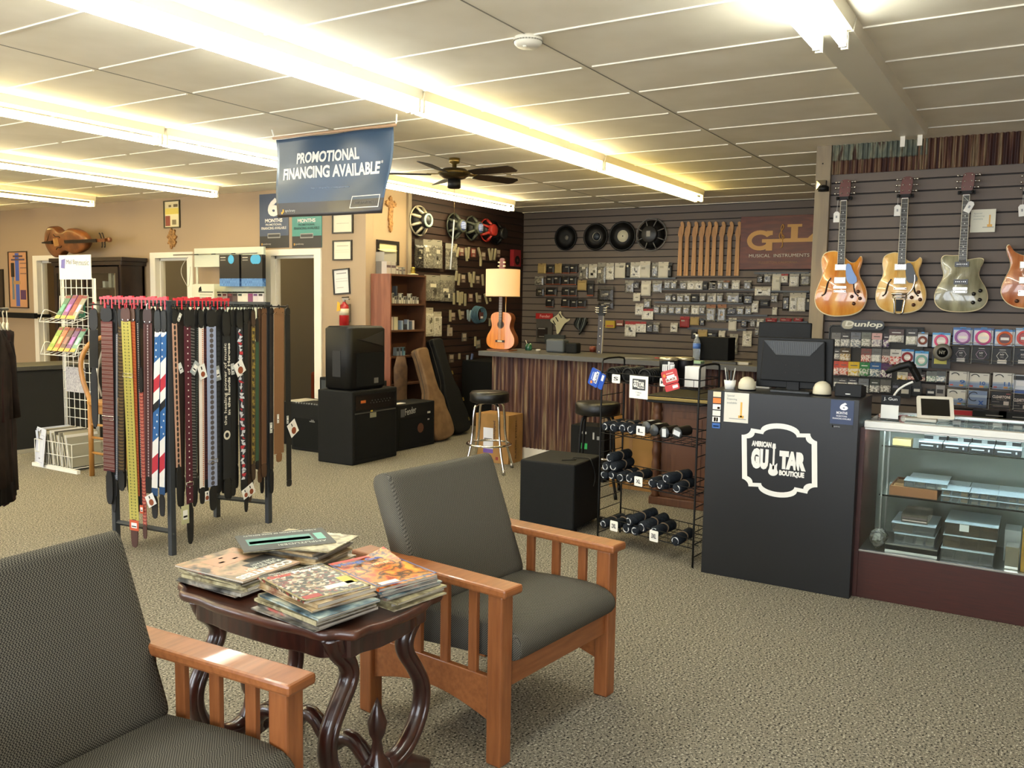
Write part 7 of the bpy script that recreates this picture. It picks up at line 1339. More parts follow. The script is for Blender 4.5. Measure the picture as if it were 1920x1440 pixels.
for (px, py, r, st, lb) in ((785, 414, .165, 'silver', 'silver speaker driver with a pale ringed magnet on the side wall'), (851, 424, .15, 'grey', 'grey green speaker driver with a blue label, left of two'), (884, 428, .145, 'grey', 'grey green speaker driver with a blue label, beside the red one'), (905, 432, .14, 'red', 'red speaker driver high on the dark side wall'), (930, 438, .14, 'blk', 'black speaker driver in the dark corner behind the red one')):
    if px == 905: px = 911
    p = ony(px, py, YW); fr = FYm(p.x, YW, p.z); t, M = driver(fr, lb, st, r)
    if st == 'silver': b = MB(); b.tube([(.066*math.cos(2*PI*k/30), .066*math.sin(2*PI*k/30), .14) for k in range(30)], .014, C('#a9c0b4', .35), 8, M, closed=True); b.build('magnet_ring', t)
    if st == 'grey': b = MB(); b.lathe([(.055, .14), (.055, .143)], C('#4a5a9a', .35), 20, M); [b.box(-.045, .045, -.03+.02*k, -.022+.02*k, .143, .144, C('#a9b2d0'), M) for k in range(4)]; b.build('maker_label', t)
wallpacks(690, 440, 7.2, [('top row', [(625, 60, 735, 455, 'bagd'), (738, 60, 860, 458, 'bag'), (864, 65, 990, 460, 'bag'), (1040, 112, 1190, 480, 'bag')]), ('second row', [(755, 540, 962, 895, 'bag'), (968, 540, 1155, 905, 'bag')]), ('third row', [(765, 985, 870, 1370, 'bagw'), (875, 1040, 980, 1370, 'bagw')])], 0, 'large clear pouches on the side wall', 'of pickguard pouches on the side wall', yplane=YR-.05)
# cable packs: pale slips seen edge-on and faces in rows
rs = random.Random(11)
def slip(px, py, h, lean, label, face=False, col=None):
    p = ony(px, py, YR-.12); M = T(p.x, YR-.12, p.z) @ Matrix(((1, 0, 0, 0), (0, 0, -1, 0), (0, 1, 0, 0), (0, 0, 0, 1))) @ RZ(lean); b = MB()
    if face: b.box(-.05, .05, -.05, .05, 0, .006, C(col or '#5a3028', .5), M); b.box(-.035, .035, -.005, .04, .006, .007, C('#a89a88'), M); b.box(-.02, .03, -.045, -.02, .006, .007, C('#8a7a6a'), M)
    else: b.box(-.012, .012, -h/2, h/2, 0, .02, C(col or '#978d70', .5), M)
    b.bar((0, h*.4, -.09), (0, h*.4, .0), .003, M_black, 5, M); tag(b.build('cable_pack'), label, 'cable pack', 'cable packs on the dark side wall')
rowsS = [('first', 470, [(852, 465, .10, -.5, 0), (857, 473, .12, -.3, 0), (865, 472, .1, 0, '#6a3a30'), (873, 477, .16, .2, 0), (877, 474, .14, -.1, 0), (887, 474, .1, 0, '#7a3028'), (898, 474, .14, .5, 0), (900, 490, .12, 0, 0), (906, 480, .1, 0, '#5a4438'), (917, 477, .15, .3, 0), (921, 477, .15, -.2, 0), (927, 477, .15, -.2, 0), (934, 475, .1, 0, '#4a302c')]),
         ('second', 520, [(854, 517, .12, -.2, 0), (859, 524, .14, -.1, 0), (868, 522, .1, 0, '#5c4a3c'), (879, 520, .12, .2, 0), (882, 526, .16, .15, 0), (887, 520, .14, -.1, 0), (895, 524, .1, 0, '#54463a'), (904, 525, .14, .15, 0)]),
         ('third', 560, [(850, 560, .14, 0, 0), (857, 556, .14, 0, 0), (861, 560, .16, 0, 0), (865, 558, .14, -.05, 0), (871, 562, .15, 0, 0), (882, 558, .1, 0, '#5a3a34'), (893, 558, .12, .2, 0), (898, 560, .1, 0, '#4a4038'), (910, 560, .14, .5, 0), (918, 562, .04, .3, 0)]),
         ('fourth', 590, [(843, 592, .14, 0, 0), (849, 593, .1, 0, '#4a3430'), (861, 590, .12, .3, 0), (866, 590, .1, 0, '#3a2a26'), (876, 590, .12, .1, '#7f8c94'), (880, 592, .14, -.3, '#8a98a0'), (917, 604, .10, 0, 0)]),
         ('lowest', 625, [(843, 622, .1, 0, '#a89e92'), (840, 612, .04, 0, 0), (870, 632, .1, 0, '#5c5a54'), (890, 640, .12, 0, 0), (896, 645, .1, .1, '#6a7470'), (846, 672, .1, 0, '#5a5048'), (860, 668, .07, 0, 0), (875, 675, .12, 0, '#8a929a'), (883, 672, .12, -.3, '#5a6a94')])]
for rn, _, L_ in rowsS:
    for i, (px, py, h, ln, f) in enumerate(L_):
        face = isinstance(f, str) and h == .1; slip(px, py, h, ln, '%s, %s from left in the %s row on the dark side wall' % ('printed cable pack' if face else 'pale cable slip', ORD[i], rn), face, f or None)
p = ony(898, 590, YR-.16); t = root('coiled_cable', (p.x, YR-.16, p.z), 'blue coiled cable hanging on the dark side wall left of the lamp', 'cable')
for k in range(5): b = MB(); b.tube([((.12-.004*k)*math.cos(2*PI*q/28)+.02*k-.05, -.006*k, (.105-.003*k)*math.sin(2*PI*q/28)) for q in range(28)], .007, C('#4a6c80', .4), 6, closed=True); b.build('coil', t)
b = MB(); b.box(-.03, .04, -.04, -.03, -.05, .03, C('#5a3030')); b.box(-.02, .03, -.041, -.04, -.045, -.02, M_paper); b.build('label', t)
p = ony(970, 484, YR-.12); t = root('drum_mic_pack', (p.x, YR-.12, p.z), 'red box with a round black window behind the lamp head', 'box'); b = MB(); b.box(-.09, .09, 0, .06, -.11, .11, C('#8f2028', .4)); b.build('carton', t)
b = MB(); b.prism(circ(.06, 20, 0, -.03), 0, .004, M_black, FYm(0, 0, 0)); b.prism(circ(.02, 14, 0, -.03), .004, .006, C('#6a3a34'), FYm(0, 0, 0)); b.build('window', t)
# guitar necks in a row and the wooden sign
M_mpl = mat('maple_neck', '#ac7a3e', .4, spec=.4, col2='#c2904f', ns=5, stretch=(6, 6, .6))
for i in range(9):
    px = [1273, 1285, 1299, 1312, 1324, 1336, 1350, 1365, 1380][i]; A_ = onx(px, 517, XW-.02); B_ = onx(px+4, 415, XW-.02); H = B_.z-A_.z
    t = root('guitar_neck', (XW-.012, A_.y, A_.z), 'bare maple guitar neck, %s from left in the row of nine' % ORD[i], 'guitar neck', 'bare maple necks on the back wall'); M = FXm(0, 0, 0)
    b = MB(); hh = H*.70; q = [(-.028, 0), (.028, 0), (.022, hh), (.034, hh+.035), (.030, hh+.07), (.018, H-.07), (.0, H-.05), (.008, H-.015), (-.012, H), (-.034, H-.015), (-.042, H-.05), (-.036, hh+.06), (-.022, hh)]
    b.prism([(-x, y) for x, y in q][::-1], -.018, 0, M_mpl, M); b.build('neck', t)
    b = MB()
    for k in range(9): b.box(-.027, -.024, .03+hh*.1*k, .034+hh*.1*k, -.0, .0015, C('#3a2818'), M)
    for k in range(6): b.prism(circ(.0035, 8, .014-.002*k, hh+.035+.02*k), 0, .001, C('#5a3a1c'), M)
    b.build('fret_marks', t)
A_ = onx(1390, 407, XW-.01); B_ = onx(1527, 503, XW-.01); w, h = A_.y-B_.y, A_.z-B_.z; h = onx(1390, 407, XW-.01).z-onx(1390, 505, XW-.01).z
t = root('wooden_sign', (XW-.01, A_.y, A_.z-h), 'brown wooden sign with large golden initials and treble clef', 'sign'); M = FXm(0, 0, 0)
b = MB(); b.box(0, w, 0, h, -.012, .008, mat('sign_board', '#54200f', .45, col2='#6a2c16', ns=4, stretch=(1, 1, 6)), M); b.build('board', t, .002)
gd = C('#c08a34', .4); sx = w/1.0
b = MB()
def arcband(cx, cy, r0x, r0y, r1x, r1y, a0, a1, n=22):
    o1 = [(cx+r0x*math.cos(a0+(a1-a0)*k/n), cy+r0y*math.sin(a0+(a1-a0)*k/n)) for k in range(n+1)]; i1 = [(cx+r1x*math.cos(a1+(a0-a1)*k/n), cy+r1y*math.sin(a1+(a0-a1)*k/n)) for k in range(n+1)]; i1 = i1[::-1]; b.add([(x, y, .011) for x, y in o1]+[(x, y, .011) for x, y in i1]+[(x, y, .008) for x, y in o1]+[(x, y, .008) for x, y in i1], [(k, k+1, n+2+k, n+1+k) for k in range(n)]+[(2*n+2+k, k, k+1, 2*n+3+k) for k in range(n)]+[(3*n+3+k, n+1+k, n+2+k, 3*n+4+k) for k in range(n)], gd, False, M)
U = lambda f: w*f; Vv = lambda f: h*f
arcband(U(.27), Vv(.545), U(.175), Vv(.19), U(.11), Vv(.11), .55, 2*PI-.25)
b.box(U(.30), U(.60), Vv(.50), Vv(.565), .008, .0122, gd, M); b.box(U(.355), U(.44), Vv(.35), Vv(.56), .008, .0130, gd, M); b.box(U(.36), U(.44), Vv(.64), Vv(.72), .008, .0122, gd, M)
b.prism([(U(.60), Vv(.50)), (U(.97), Vv(.50)), (U(.97), Vv(.66)), (U(.90), Vv(.57)), (U(.77), Vv(.57)), (U(.77), Vv(.78)), (U(.82), Vv(.78)), (U(.82), Vv(.83)), (U(.63), Vv(.83)), (U(.63), Vv(.78)), (U(.68), Vv(.78)), (U(.68), Vv(.57)), (U(.60), Vv(.57))], .008, .011, gd, M)
b.tube(smoothpoly([(U(.555), Vv(.40), .013), (U(.58), Vv(.42), .013), (U(.57), Vv(.60), .013), (U(.545), Vv(.76), .013), (U(.57), Vv(.85), .013), (U(.59), Vv(.78), .013), (U(.53), Vv(.66), .013), (U(.53), Vv(.58), .013), (U(.57), Vv(.55), .013), (U(.60), Vv(.60), .013), (U(.57), Vv(.64), .013)], 2, False), .006, gd, 6, M); b.build('emblem', t)
b = MB(); b.text('MUSICAL  INSTRUMENTS', C('#c9bfae', .5), w*.13, w*.93, h*.225, h*.285, .0085, M, 0); b.build('white_lettering', t); b = MB(); b.text('FULLERTON, CALIFORNIA', C('#8a6030', .5), w*.27, w*.78, h*.10, h*.145, .0085, M, 0); b.build('gold_lettering', t)
# ================================================================ accessory rack and string packs on the guitar wall
XR = XG-.05
A_ = onx(1556, 610, XR); B_ = onx(1725, 742, XR); t = root('accessory_rack', (XR, A_.y, B_.z), 'grey panel rack of small accessory bags under the guitars', 'rack'); w, h = A_.y-B_.y, A_.z-B_.z
b = MB(); b.box(0, w, 0, h, -.012, 0, C('#2a2826', .6), FXm(0, 0, 0)); b.build('panel', t); b = MB(); b.tube([(0, 0, .003), (w, 0, .003), (w, h, .003), (.02, h, .003), (0, h-.02, .003)], .005, M_dkmet, 6, FXm(0, 0, 0), closed=True); b.build('frame', t)
A_ = onx(1577, 601, XR-.02); B_ = onx(1658, 618, XR-.02); w, h = A_.y-B_.y, .075; t = root('brand_sign', (XR-.02, A_.y, (A_.z+B_.z)/2-h/2), 'oval black and white Dunlop sign on top of the accessory rack', 'sign'); M = FXm(0, 0, 0)
b = MB(); b.prism(rrect(0, w, 0, h, h*.48, 8), 0, .006, C('#14120f', .3), M); b.build('plate', t); b = MB(); b.prism(rrect(.008, w*.3, .006, h-.006, h*.4, 6), .006, .007, C('#a9a28a', .4), M); b.build('pale_end', t); b = MB(); b.text('Dunlop', C('#e0dccb', .4), w*.1, w*.95, h*.18, h*.85, .0072, M @ Matrix(((1, .25, 0, -h*.08), (0, 1, 0, 0), (0, 0, 1, 0), (0, 0, 0, 1))), .03); b.build('lettering', t)
def ap(ox, oy, sc, r_, label, group, X=XR):
    x0, y0, x1, y1, hd, bc_, kind = r_; A_ = onx(ox+x0/sc, oy+y0/sc, X); B_ = onx(ox+x1/sc, oy+y1/sc, X); w, h = A_.y-B_.y, A_.z-B_.z; fr = FXm(X-.005, A_.y, B_.z); b = MB()
    if kind == 'bag':
        bm_ = mat('acc_bag_'+bc_.strip('#'), bc_, .2, spec=.7, col2=['#d8d6d0', bc_, '#5a5650'], ns=50, det=3, lo=.4, hi=.72, bump=.4)
        b.loft([[(0, 0, 0), (w, 0, 0), (w, h*.6, 0), (0, h*.6, 0)], [(0, 0, .012), (w, 0, .012), (w, h*.6, .008), (0, h*.6, .008)], [(w*.15, h*.08, .024), (w*.85, h*.08, .024), (w*.85, h*.5, .014), (w*.15, h*.5, .014)]], bm_, fr, False)
        b.box(0, w, h*.55, h, 0, .012, C(hd, .45), fr); b.box(w*.2, w*.8, h*.72, h*.78, .012, .013, C('#d8d6d2' if hd[1] in '234' else '#5a5856'), fr)
    elif kind == 'coil':
        b.box(0, w, 0, h, 0, .006, C(hd, .35), fr); b.box(w*.03, w*.97, h*.02, h*.86, .006, .007, C('#c9ccd0', .35), fr); r_0 = min(w, h)*.40; cx, cy = w/2, h*.45
        for k in range(3): b.tube([((r_0-.004*k)*math.cos(2*PI*q/28)+cx, (r_0-.004*k)*math.sin(2*PI*q/28)+cy, .011) for q in range(28)], .0042, C(bc_, .35), 6, fr, closed=True)
        b.prism(circ(r_0*.75, 24, cx, cy), .007, .009, C(kind2.get(bc_, '#d9cfc4'), .4), fr); b.box(cx-r_0*.55, cx+r_0*.55, cy-r_0*.25, cy+r_0*.15, .009, .0098, M_paper, fr); b.box(w*.35, w*.65, h*.93, h*1.03, .006, .012, C('#3a86c4', .4), fr)
    elif kind == 'card': b.box(0, w, 0, h, 0, .01, C(hd, .4), fr); b.box(w*.12, w*.8, h*.3, h*.65, .01, .011, C(bc_, .4), fr)
    b.bar((w/2, h*.93, -.02), (w/2, h*.93, .05), .002, M_steel, 5, fr); return tag(b.build('accessory_bag' if kind == 'bag' else 'instrument_cable_pack' if kind == 'coil' else 'accessory_box'), label, 'packet', group)
kind2 = {'#b8783a': '#5a2c18'}
D1 = [(80, 255, 200, 460, '#6b6864', '#8f8d8a', 'bag'), (215, 255, 330, 460, '#3c3a38', '#8f8f94', 'bag'), (350, 250, 485, 470, '#6a6d74', '#7c828c', 'bag'), (505, 250, 630, 460, '#6f726a', '#8a8d84', 'bag'), (650, 260, 785, 465, '#c9a09c', '#a39ca8', 'bag'), (812, 270, 890, 465, '#3a3034', '#6a5078', 'bag'), (892, 205, 1095, 400, '#4a3432', '#b8b4a8', 'bag'), (1140, 200, 1285, 435, '#34302c', '#b8b8a8', 'bag'), (1300, 250, 1435, 460, '#7a7468', '#7c3a20', 'coil')]
D2 = [(110, 480, 190, 640, '#4a4846', '#8f8f90', 'bag'), (200, 470, 340, 660, '#4a3a20', '#a88a54', 'bag'), (500, 480, 635, 680, '#7a4a46', '#b85a54', 'bag'), (650, 480, 775, 680, '#6a6a6a', '#b0b4b8', 'bag'), (795, 490, 900, 690, '#6a6460', '#a8605c', 'bag'), (906, 490, 1055, 720, '#c8c4bc', '#c03a3c', 'bag'), (1065, 490, 1235, 700, '#2f78b4', '#8c1f28', 'coil'), (1260, 515, 1440, 760, '#3a98cc', '#7fb0a4', 'coil')]
D3 = [(110, 655, 180, 865, '#c04434', '#c8564a', 'bag'), (190, 660, 308, 865, '#cc5030', '#c8604c', 'bag'), (315, 665, 470, 880, '#d8b41c', '#d0b030', 'bag'), (475, 670, 608, 880, '#2a7c40', '#4a8a50', 'bag'), (625, 675, 770, 890, '#285a90', '#5a7080', 'bag'), (780, 690, 925, 900, '#522858', '#5a3a5c', 'bag'), (1010, 812, 1150, 930, '#b8b4a4', '#c8a030', 'bag'), (1160, 830, 1275, 930, '#5a3434', '#a83c34', 'bag'), (1285, 835, 1400, 945, '#4a4040', '#a8807c', 'bag'), (1425, 800, 1560, 960, '#6a6e6c', '#6f8f80', 'bag'), (1570, 800, 1690, 960, '#5a5e60', '#7c90a4', 'bag')]
D4 = [(110, 900, 152, 1020, '#5a5856', '#b8b4aa', 'bag'), (160, 900, 295, 1035, '#4c4a48', '#b4b0a8', 'bag'), (310, 900, 440, 1035, '#3a3840', '#b8b4b0', 'bag'), (460, 905, 595, 1110, '#6d7074', '#8f9294', 'bag'), (622, 915, 750, 1110, '#3c4038', '#7c7f80', 'bag'), (770, 920, 910, 1110, '#5a5854', '#7a7874', 'bag'), (935, 970, 1040, 1070, '#2a2a2c', '#6c6a74', 'card'), (1050, 990, 1195, 1180, '#14130f', '#c0bab0', 'card'), (1230, 1010, 1350, 1130, '#15130f', '#c9c5bc', 'card'), (1425, 1050, 1550, 1150, '#121110', '#c9c7c4', 'card'), (1560, 1000, 1680, 1170, '#8f8b88', '#302c2a', 'card')]
DN = {'D1': 'top', 'D2': 'second', 'D3': 'coloured third', 'D4': 'bottom'}
for nm, L_ in (('D1', D1), ('D2', D2), ('D3', D3), ('D4', D4)):
    for i, r_ in enumerate(L_): ap(1550, 590, 7.58, r_, '%s from left in the %s row of bags under the guitars' % ({'bag': 'small bag', 'coil': 'coiled cable pack', 'card': 'small box'}[r_[6]]+', '+ORD[i], DN[nm]), 'small packs on the accessory rack')
ap(1730, 590, 7.58, (145, 255, 388, 470, '#4a9ad0', '#d8507c', 'coil'), 'pink coiled cable pack at the right end of the top accessory row', 'small packs on the accessory rack')
ap(1730, 590, 7.58, (140, 545, 392, 770, '#1a1c1c', '#b8b040', 'card'), 'dark card pack with yellow digits under the round tin', 'small packs on the accessory rack')
p = onx(1767.5, 660.5, XR-.06); b = MB(); b.lathe([(.062, 0), (.062, .02), (.04, .021)], C('#6b665a', .4), 28, FXm(0, 0, 0)); b.lathe([(.036, .021), (.036, .023)], M_black, 24, FXm(0, 0, 0)); b.text('NY', C('#8f8a7a'), -.02, .02, -.012, .012, .0235, FXm(0, 0, 0), .02); tag(b.build('round_tin', loc=(p.x, p.y, p.z)), 'round grey NY tin hanging right of the teal cable pack', 'tin')
# string set columns in wire holders
SP = [('purple', 440, 180, 705, 430), ('pink', 730, 185, 1005, 440), ('orange', 1030, 205, 1310, 450), ('red', 1325, 190, 1600, 450)]
cc = {'purple': ('#2f78c0', '#9a5aa0', '#d4b8d4'), 'pink': ('#2f6ab0', '#d0488c', '#efe0c8'), 'orange': ('#2c78b8', '#d05a20', '#5a2418'), 'red': ('#8fb0d0', '#d04a48', '#a83c34')}
for nm, x0, y0, x1, y1 in SP: kind2[cc[nm][1]] = cc[nm][2]; ap(1730, 590, 7.58, (x0, y0, x1, y1, cc[nm][0], cc[nm][1], 'coil'), '%s cable pack in the top row of the wire holders' % nm, 'string and cable packs in wire holders', XR)
def sheetpack(x0, y0, x1, y1, m, label, prints, texts): a = (1730+x0/7.58, 590+y0/7.58); c = (1730+x1/7.58, 590+y1/7.58); return wallsheet('string_pack', a[0], a[1], c[0], c[1], m, label, 'string pack', X=XR-.006, th=.012, prints=prints, texts=texts, group='string and cable packs in wire holders')
for i, (x0, y0, x1, y1) in enumerate(((420, 450, 675, 685), (700, 450, 970, 690), (990, 470, 1275, 715), (1290, 470, 1560, 715))):
    c_ = ['#b0a0a8', '#b89ab0', '#d8d4cc', '#3c4450'][i]; t = sheetpack(x0, y0, x1, y1, C('#0d0b0a', .5), 'black NY XL string pack, %s from left with a %s hexagon' % (ORD[i], ['grey', 'pinkish', 'white', 'dim blue'][i]), [(.35, .65, .87, .91, '#c0bab4')]+([(.28, .72, .06, .28, '#cfcac0')] if i != 1 else []), [('NY', .4, .6, .55, .66, '#cfcac4', .03), ('XL', .4, .6, .40, .50, '#a09a94', 0)])
    y0_, z0_ = P2(1730+x0/7.58, 590+y0/7.58, XR-.006); y1_, z1_ = P2(1730+x1/7.58, 590+y1/7.58, XR-.006); w, h = y0_-y1_, z0_-z1_
    b = MB(); hx = [(w*.27*math.cos(PI*k/3), w*.25*math.sin(PI*k/3)+h*.02) for k in range(6)]; b.tube([(x, y, .0135) for x, y in hx], .0022, C(c_, .4), 5, FXm(0, 0, 0), closed=True); b.build('hexagon_mark', t)
for i, (x0, y0, x1, y1, n_, k_) in enumerate(((385, 795, 650, 1035, '9', 0), (665, 825, 940, 1050, '10', 0), (1005, 820, 1285, 1070, '11', 0), (1300, 850, 1520, 1125, '', 2), (355, 1055, 620, 1290, '9', 0), (650, 1070, 905, 1330, 'Cx', 1), (980, 1095, 1265, 1335, 'CLEARTONE', 3), (1285, 1135, 1520, 1400, 'CLEARTONE', 3))):
    pos = ['first in the upper row', 'second in the upper row', 'third in the upper row', 'fourth in the upper row', 'first in the lower row', 'second in the lower row', 'third in the lower row', 'last in the lower row'][i]
    if k_ == 0: t = sheetpack(x0, y0, x1, y1, C('#cfccc2', .4), 'white and blue string pack marked %s, %s' % (n_, pos), [(0, 1, 0, .33, '#7c8ca8'), (0, 1, .33, .42, '#a8b0bc'), (.05, .22, .05, .17, '#a8484a'), (.3, .46, .05, .17, '#7a86a0'), (.54, .74, .05, .17, '#c88a3c'), (.8, .95, .05, .17, '#6f8a78'), (.7, .92, .86, .9, '#8a8a88')], [(n_, .55, .82, .22, .46, '#2f5a98', .02)])
    elif k_ == 1: t = sheetpack(x0, y0, x1, y1, C('#6f80a0', .4), 'steel blue string pack with dark C and blue x, '+pos, [(0, 1, .6, .75, '#9aa8bc'), (0, 1, 0, .12, '#3a4258')], [('x', .55, .85, .18, .42, '#1c4a94', .03)])
    elif k_ == 2: t = sheetpack(x0, y0, x1, y1, C('#b8bcc4', .25), 'silver and white string pack, '+pos, [(0, 1, 0, .2, '#2c4a88'), (0, 1, .72, .95, '#1a1a1c'), (.15, .9, .4, .68, '#d8d8dc')], [])
    else: t = sheetpack(x0, y0, x1, y1, C('#0f0a09', .5), 'black Cleartone string pack, '+pos, [(.05, .4, .38, .40, '#9a8a84'), (.6, .85, .2, .44, '#c0b4aa'), (.1, .9, .08, .12, '#7a6a64'), (.7, .95, .88, .94, '#8a3a34')], [('CLEARTONE', .06, .94, .62, .80, '#cfc0b8', .03), ('TREATED STRINGS', .25, .75, .5, .56, '#9a8a80', 0)])
    if k_ < 2:
        y0_, z0_ = P2(1730+x0/7.58, 590+y0/7.58, XR-.006); y1_, z1_ = P2(1730+x1/7.58, 590+y1/7.58, XR-.006); w, h = y0_-y1_, z0_-z1_; b = MB(); rr = w*(.22 if k_ == 0 else .26)
        b.tube([(rr*math.cos(a)-w*.2, rr*math.sin(a)+h*.15, .0135) for a in ([.4+.18*k for k in range(13)] if k_ == 0 else [.8+.3*k for k in range(16)])], .003, C('#35383c', .4), 5, FXm(0, 0, 0)); b.build('arc_mark', t)
# wire holders around the packs
t = root('wire_holder', (XR, onx(1785, 700, XR).y, 1.0), 'chrome wire holders fixed to the guitar wall around the string packs', 'rack'); oy_ = onx(1785, 700, XR).y
for (x0, y0, x1, y1) in ((410, 190, 690, 690), (695, 190, 980, 695), (985, 205, 1285, 720), (1290, 205, 1580, 720), (345, 795, 640, 1305), (640, 810, 935, 1340), (970, 815, 1285, 1345), (1275, 840, 1540, 1400)):
    a = onx(1730+x0/7.58, 590+y0/7.58, XR); c = onx(1730+x1/7.58, 590+y1/7.58, XR); u0, u1 = oy_-a.y, oy_-c.y; b = MB()
    b.tube([(u0, a.z-1, .024), (u1, a.z-1, .024), (u1, c.z-1, .028), (u0, c.z-1, .028)], .0022, M_steel, 5, FXm(0, 0, 0), closed=True)
    for f in (.1, .5, .58): b.bar((u0, c.z-1+(a.z-c.z)*f, .026), (u1, c.z-1+(a.z-c.z)*f, .026), .0018, M_steel, 5, FXm(0, 0, 0))
    b.build('wire_frame', t)
# low storage behind the case
t = root('storage_counter', (6.45, .45, 0), 'grey storage counter with labelled fronts behind the glass case', 'counter'); zc2 = onx(1800, 786, 6.45).z
b = MB(); b.box(0, .50, -1.9, .12, 0, zc2, C('#3b3a37', .6)); b.box(-.01, .51, -1.9, .13, zc2, zc2+.012, C('#8a877e', .4)); b.build('body', t); b = MB()
for k in range(8): b.box(-.003, 0, .02-.2*k, .10-.2*k, zc2-.06, zc2-.02, C('#7d7b74') if k % 2 else M_black)
b.build('drawer_labels', t)
p = onx(1800, 778, 6.6); b = MB(); b.box(-.02, .02, -.12, .12, 0, .03, C('#a01a22', .3)); tag(b.build('tuner_box', loc=(6.62, p.y, zc2+.0125)), 'red long box on the storage counter behind the case', 'box')
for k, px in enumerate((1855, 1905)): p = onx(px, 782, 6.6); b = MB(); b.box(-.05, .05, -.10, .10, 0, .04, M_black); b.box(-.051, -.05, -.08, .02, .012, .018, C('#8d8b86')); tag(b.build('effects_unit', loc=(6.62, p.y, zc2+.0125)), 'flat black box on the storage counter, %s the red box' % ['next to', 'furthest right from'][k], 'box')
# ================================================================ ceiling things
p = onz(990, 83, CZ-.03); t = root('smoke_detector', (p.x, p.y, CZ), 'round white smoke detector on the ceiling', 'smoke detector')
b = MB(); b.lathe([(.066, 0), (.068, -.012), (.064, -.03), (.05, -.043), (.001, -.046)][::-1], C('#e2dccb', .4), 36); b.build('housing', t)
b = MB()
for k in range(30): a = 2*PI*k/30; b.box(-.002, .004, -.005, .005, -.022, -.017, C('#8f8a78'), RZ(a) @ T(.066, 0))
b.build('vents', t); b = MB(); b.lathe([(.008, -.052), (.010, -.045)], C('#f2eee0', .4), 10, T(-.03, .0, .003)); b.build('test_button', t)
p = onz(852, 297, CZ); t = root('ceiling_fan', (p.x, p.y, CZ), 'dark bladed brass and black ceiling fan beyond the hanging banner', 'ceiling fan'); brs = C('#8a7440', .3, metal=.8)
b = MB(); b.lathe([(.05, 0), (.045, -.04), (.02, -.05), (.02, -.08)], brs, 24); b.build('canopy', t)
b = MB(); b.lathe([(.03, -.08), (.10, -.09), (.135, -.12), (.13, -.145), (.09, -.17), (.05, -.18)], C('#4a3f28', .3, metal=.7), 32); b.build('motor_housing', t)
b = MB(); b.tube([(.134*math.cos(2*PI*k/32), .134*math.sin(2*PI*k/32), -.125) for k in range(32)], .008, brs, 6, closed=True); b.build('brass_band', t)
b = MB(); b.lathe([(.055, -.18), (.058, -.25), (.045, -.255)], M_black, 20); b.build('switch_housing', t)
for k in range(5):
    a = -.35+2*PI*k/5; b = MB(); Mr = RZ(a) @ Matrix.Rotation(-.22, 4, 'X'); b.prism([(.20, -.045), (.30, -.062), (.62, -.068), (.65, -.04), (.65, .04), (.62, .068), (.30, .062), (.20, .045)], -.143, -.137, C('#1c1610', .5), Mr); bl = b.build('blade', t)
    b = MB(); b.box(.11, .24, -.018, .018, -.137, -.130, brs, Mr); b.build('blade_iron', bl)
b = MB(); zc3 = ony(843, 392, p.y).z-CZ; b.bar((.02, .01, -.25), (.02, .01, -.52), .002, brs, 5); b.build('pull_chain', t)
b = MB(); b.bar((.02, .01, -.52), (.0, .03, -.95), .006, M_paper, 6); lab(b.build('pull_rod', t), 'white pull rod')
# hanging banner
BX = 4.6; tl, tr = onx(516, 262, BX), onx(738, 238, BX); bl_, br_ = onx(519, 408, BX), onx(718, 400, BX)
t = root('hanging_banner', (BX, (tl.y+tr.y)/2, tl.z), 'blue promotional financing banner hanging from the ceiling', 'banner'); y0b, z0b = (tl.y+tr.y)/2, tl.z
nx, ny = 40, 22; vs = []; h0 = tl.z-bl_.z
def bpos(u, v, off=0.):   # u 0..1 left to right, v 0..1 top to bottom
    yl = tl.y+(bl_.y-tl.y)*v; yr = tr.y+(br_.y-tr.y)*(v**1.6); zl = tl.z+(bl_.z-tl.z)*v; zr = tr.z+(br_.z-tr.z)*v
    x = .012*math.sin(9*u+3*v)*v*.6+.012*math.sin(14*u*(1-v*.4)+1)*(1-v)+.010*math.sin(5*u+7*v)-off; y = yl+(yr-yl)*u; z_ = zl+(zr-zl)*u
    return (x, y-y0b, z_-z0b)
mnavy = mat('banner_navy', '#2e4660', .35, spec=.5); mdk = C('#2e2b2c', .35)
b = MB()
for j in range(ny):
    for i in range(nx):
        m_ = mdk if j >= ny*.80 else mnavy; q = [bpos(i/nx, j/ny), bpos((i+1)/nx, j/ny), bpos((i+1)/nx, (j+1)/ny), bpos(i/nx, (j+1)/ny)]; b.add(q, [(0, 3, 2, 1)], m_, True)
o = b.build('cloth', t); sm = o.modifiers.new('thick', 'SOLIDIFY'); sm.thickness = .0012; sm.offset = 0
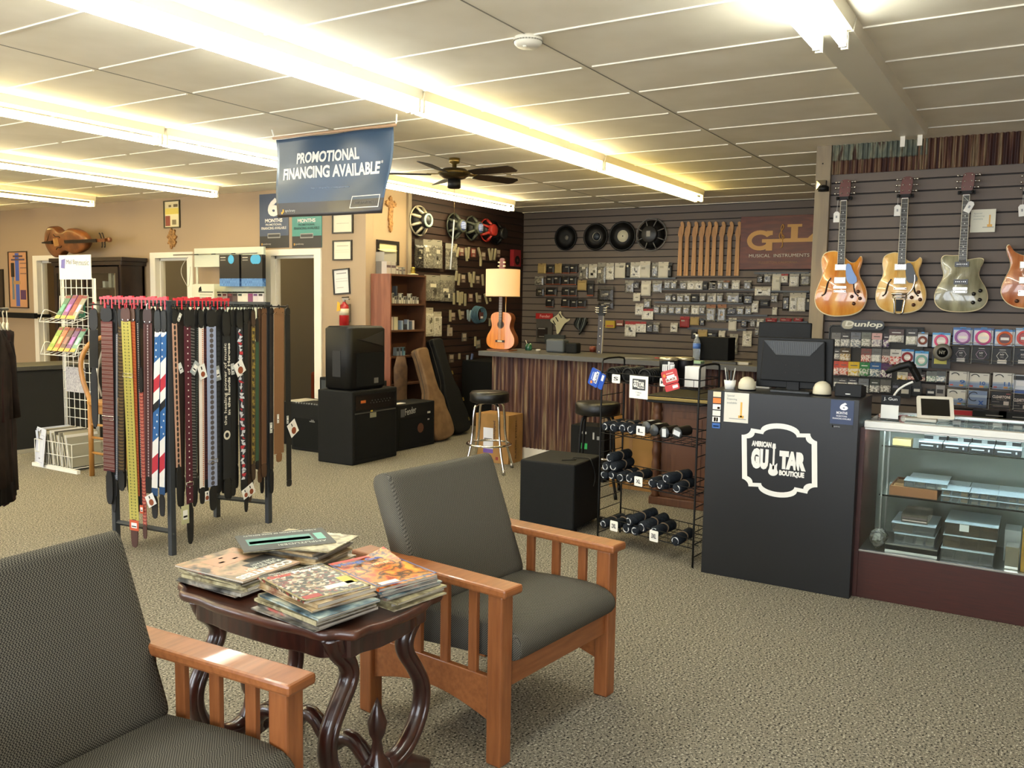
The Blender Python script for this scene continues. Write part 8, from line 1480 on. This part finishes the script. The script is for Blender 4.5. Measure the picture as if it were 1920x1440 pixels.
def btext(s_, u0, u1, v0, v1, m_, bold, nm, th=.003):
    vs, fs = glyphs(s_, bold); ax = min(v[0] for v in vs); bx = max(v[0] for v in vs); ay = min(v[1] for v in vs); by = max(v[1] for v in vs)
    b.add([bpos(u0+(v[0]-ax)/(bx-ax)*(u1-u0), v1+(v[1]-ay)/(by-ay)*(v0-v1), .0022+(th*.4 if v[2] > 0 else 0)) for v in vs], fs, m_, False)
wh = C('#d8d8d4', .5)
b = MB(); btext('PROMOTIONAL', .20, .745, .20, .34, wh, .035, 0); btext('FINANCING AVAILABLE', .07, .915, .38, .53, wh, .035, 0); btext('*', .92, .935, .37, .41, wh, 0, 0); b.build('headline', t)
b = MB(); btext('*Subject to credit approval. Minimum monthly payments required.', .34, .66, .645, .665, C('#8fa0b8'), 0, 0); btext('synchrony', .085, .185, .90, .945, C('#b8b8b4'), 0, 0)
for q in ((.045, .060, .93, .96), (.058, .072, .90, .94)): b.add([bpos(q[0], q[2], .003), bpos(q[1], q[2], .003), bpos(q[1], q[3], .003), bpos(q[0], q[3], .003)], [(0, 3, 2, 1)], C('#d8a030'))
btext('ASK US FOR DETAILS', .735, .93, .845, .875, C('#6a6a6a'), 0, 0); b.build('small_print', t)
b = MB()
for (u0, u1, v0, v1) in ((.70, .965, .775, .785), (.70, .965, .915, .925), (.70, .706, .775, .925), (.959, .965, .775, .925)): ns_ = 14 if u1-u0 > .1 else 4; [b.add([bpos(ua, va, .004), bpos(ub, va, .004), bpos(ub, vb, .004), bpos(ua, vb, .004)], [(0, 3, 2, 1)], wh) for ua, ub, va, vb in ([(u0+(u1-u0)*k/ns_, u0+(u1-u0)*(k+1)/ns_, v0, v1) for k in range(ns_)] if u1-u0 > .1 else [(u0, u1, v0+(v1-v0)*k/ns_, v0+(v1-v0)*(k+1)/ns_) for k in range(ns_)])]
b.build('outline_box', t)
b = MB(); b.bar((0, tl.y-y0b+.02, .012), (0, tr.y-y0b-.02, tr.z-z0b+.012), .010, C('#a8876a', .4), 8); b.build('top_rod', t)
for q in (tl, tr): b = MB(); s_ = .02 if q is tl else -.02; b.tube([(0, q.y-y0b+s_*.5, q.z-z0b+.01), (.004, q.y-y0b+s_, q.z-z0b+.03), (-.004, q.y-y0b+s_*1.5, CZ-z0b)], .006, M_paper, 6); b.build('hanging_cord', t)
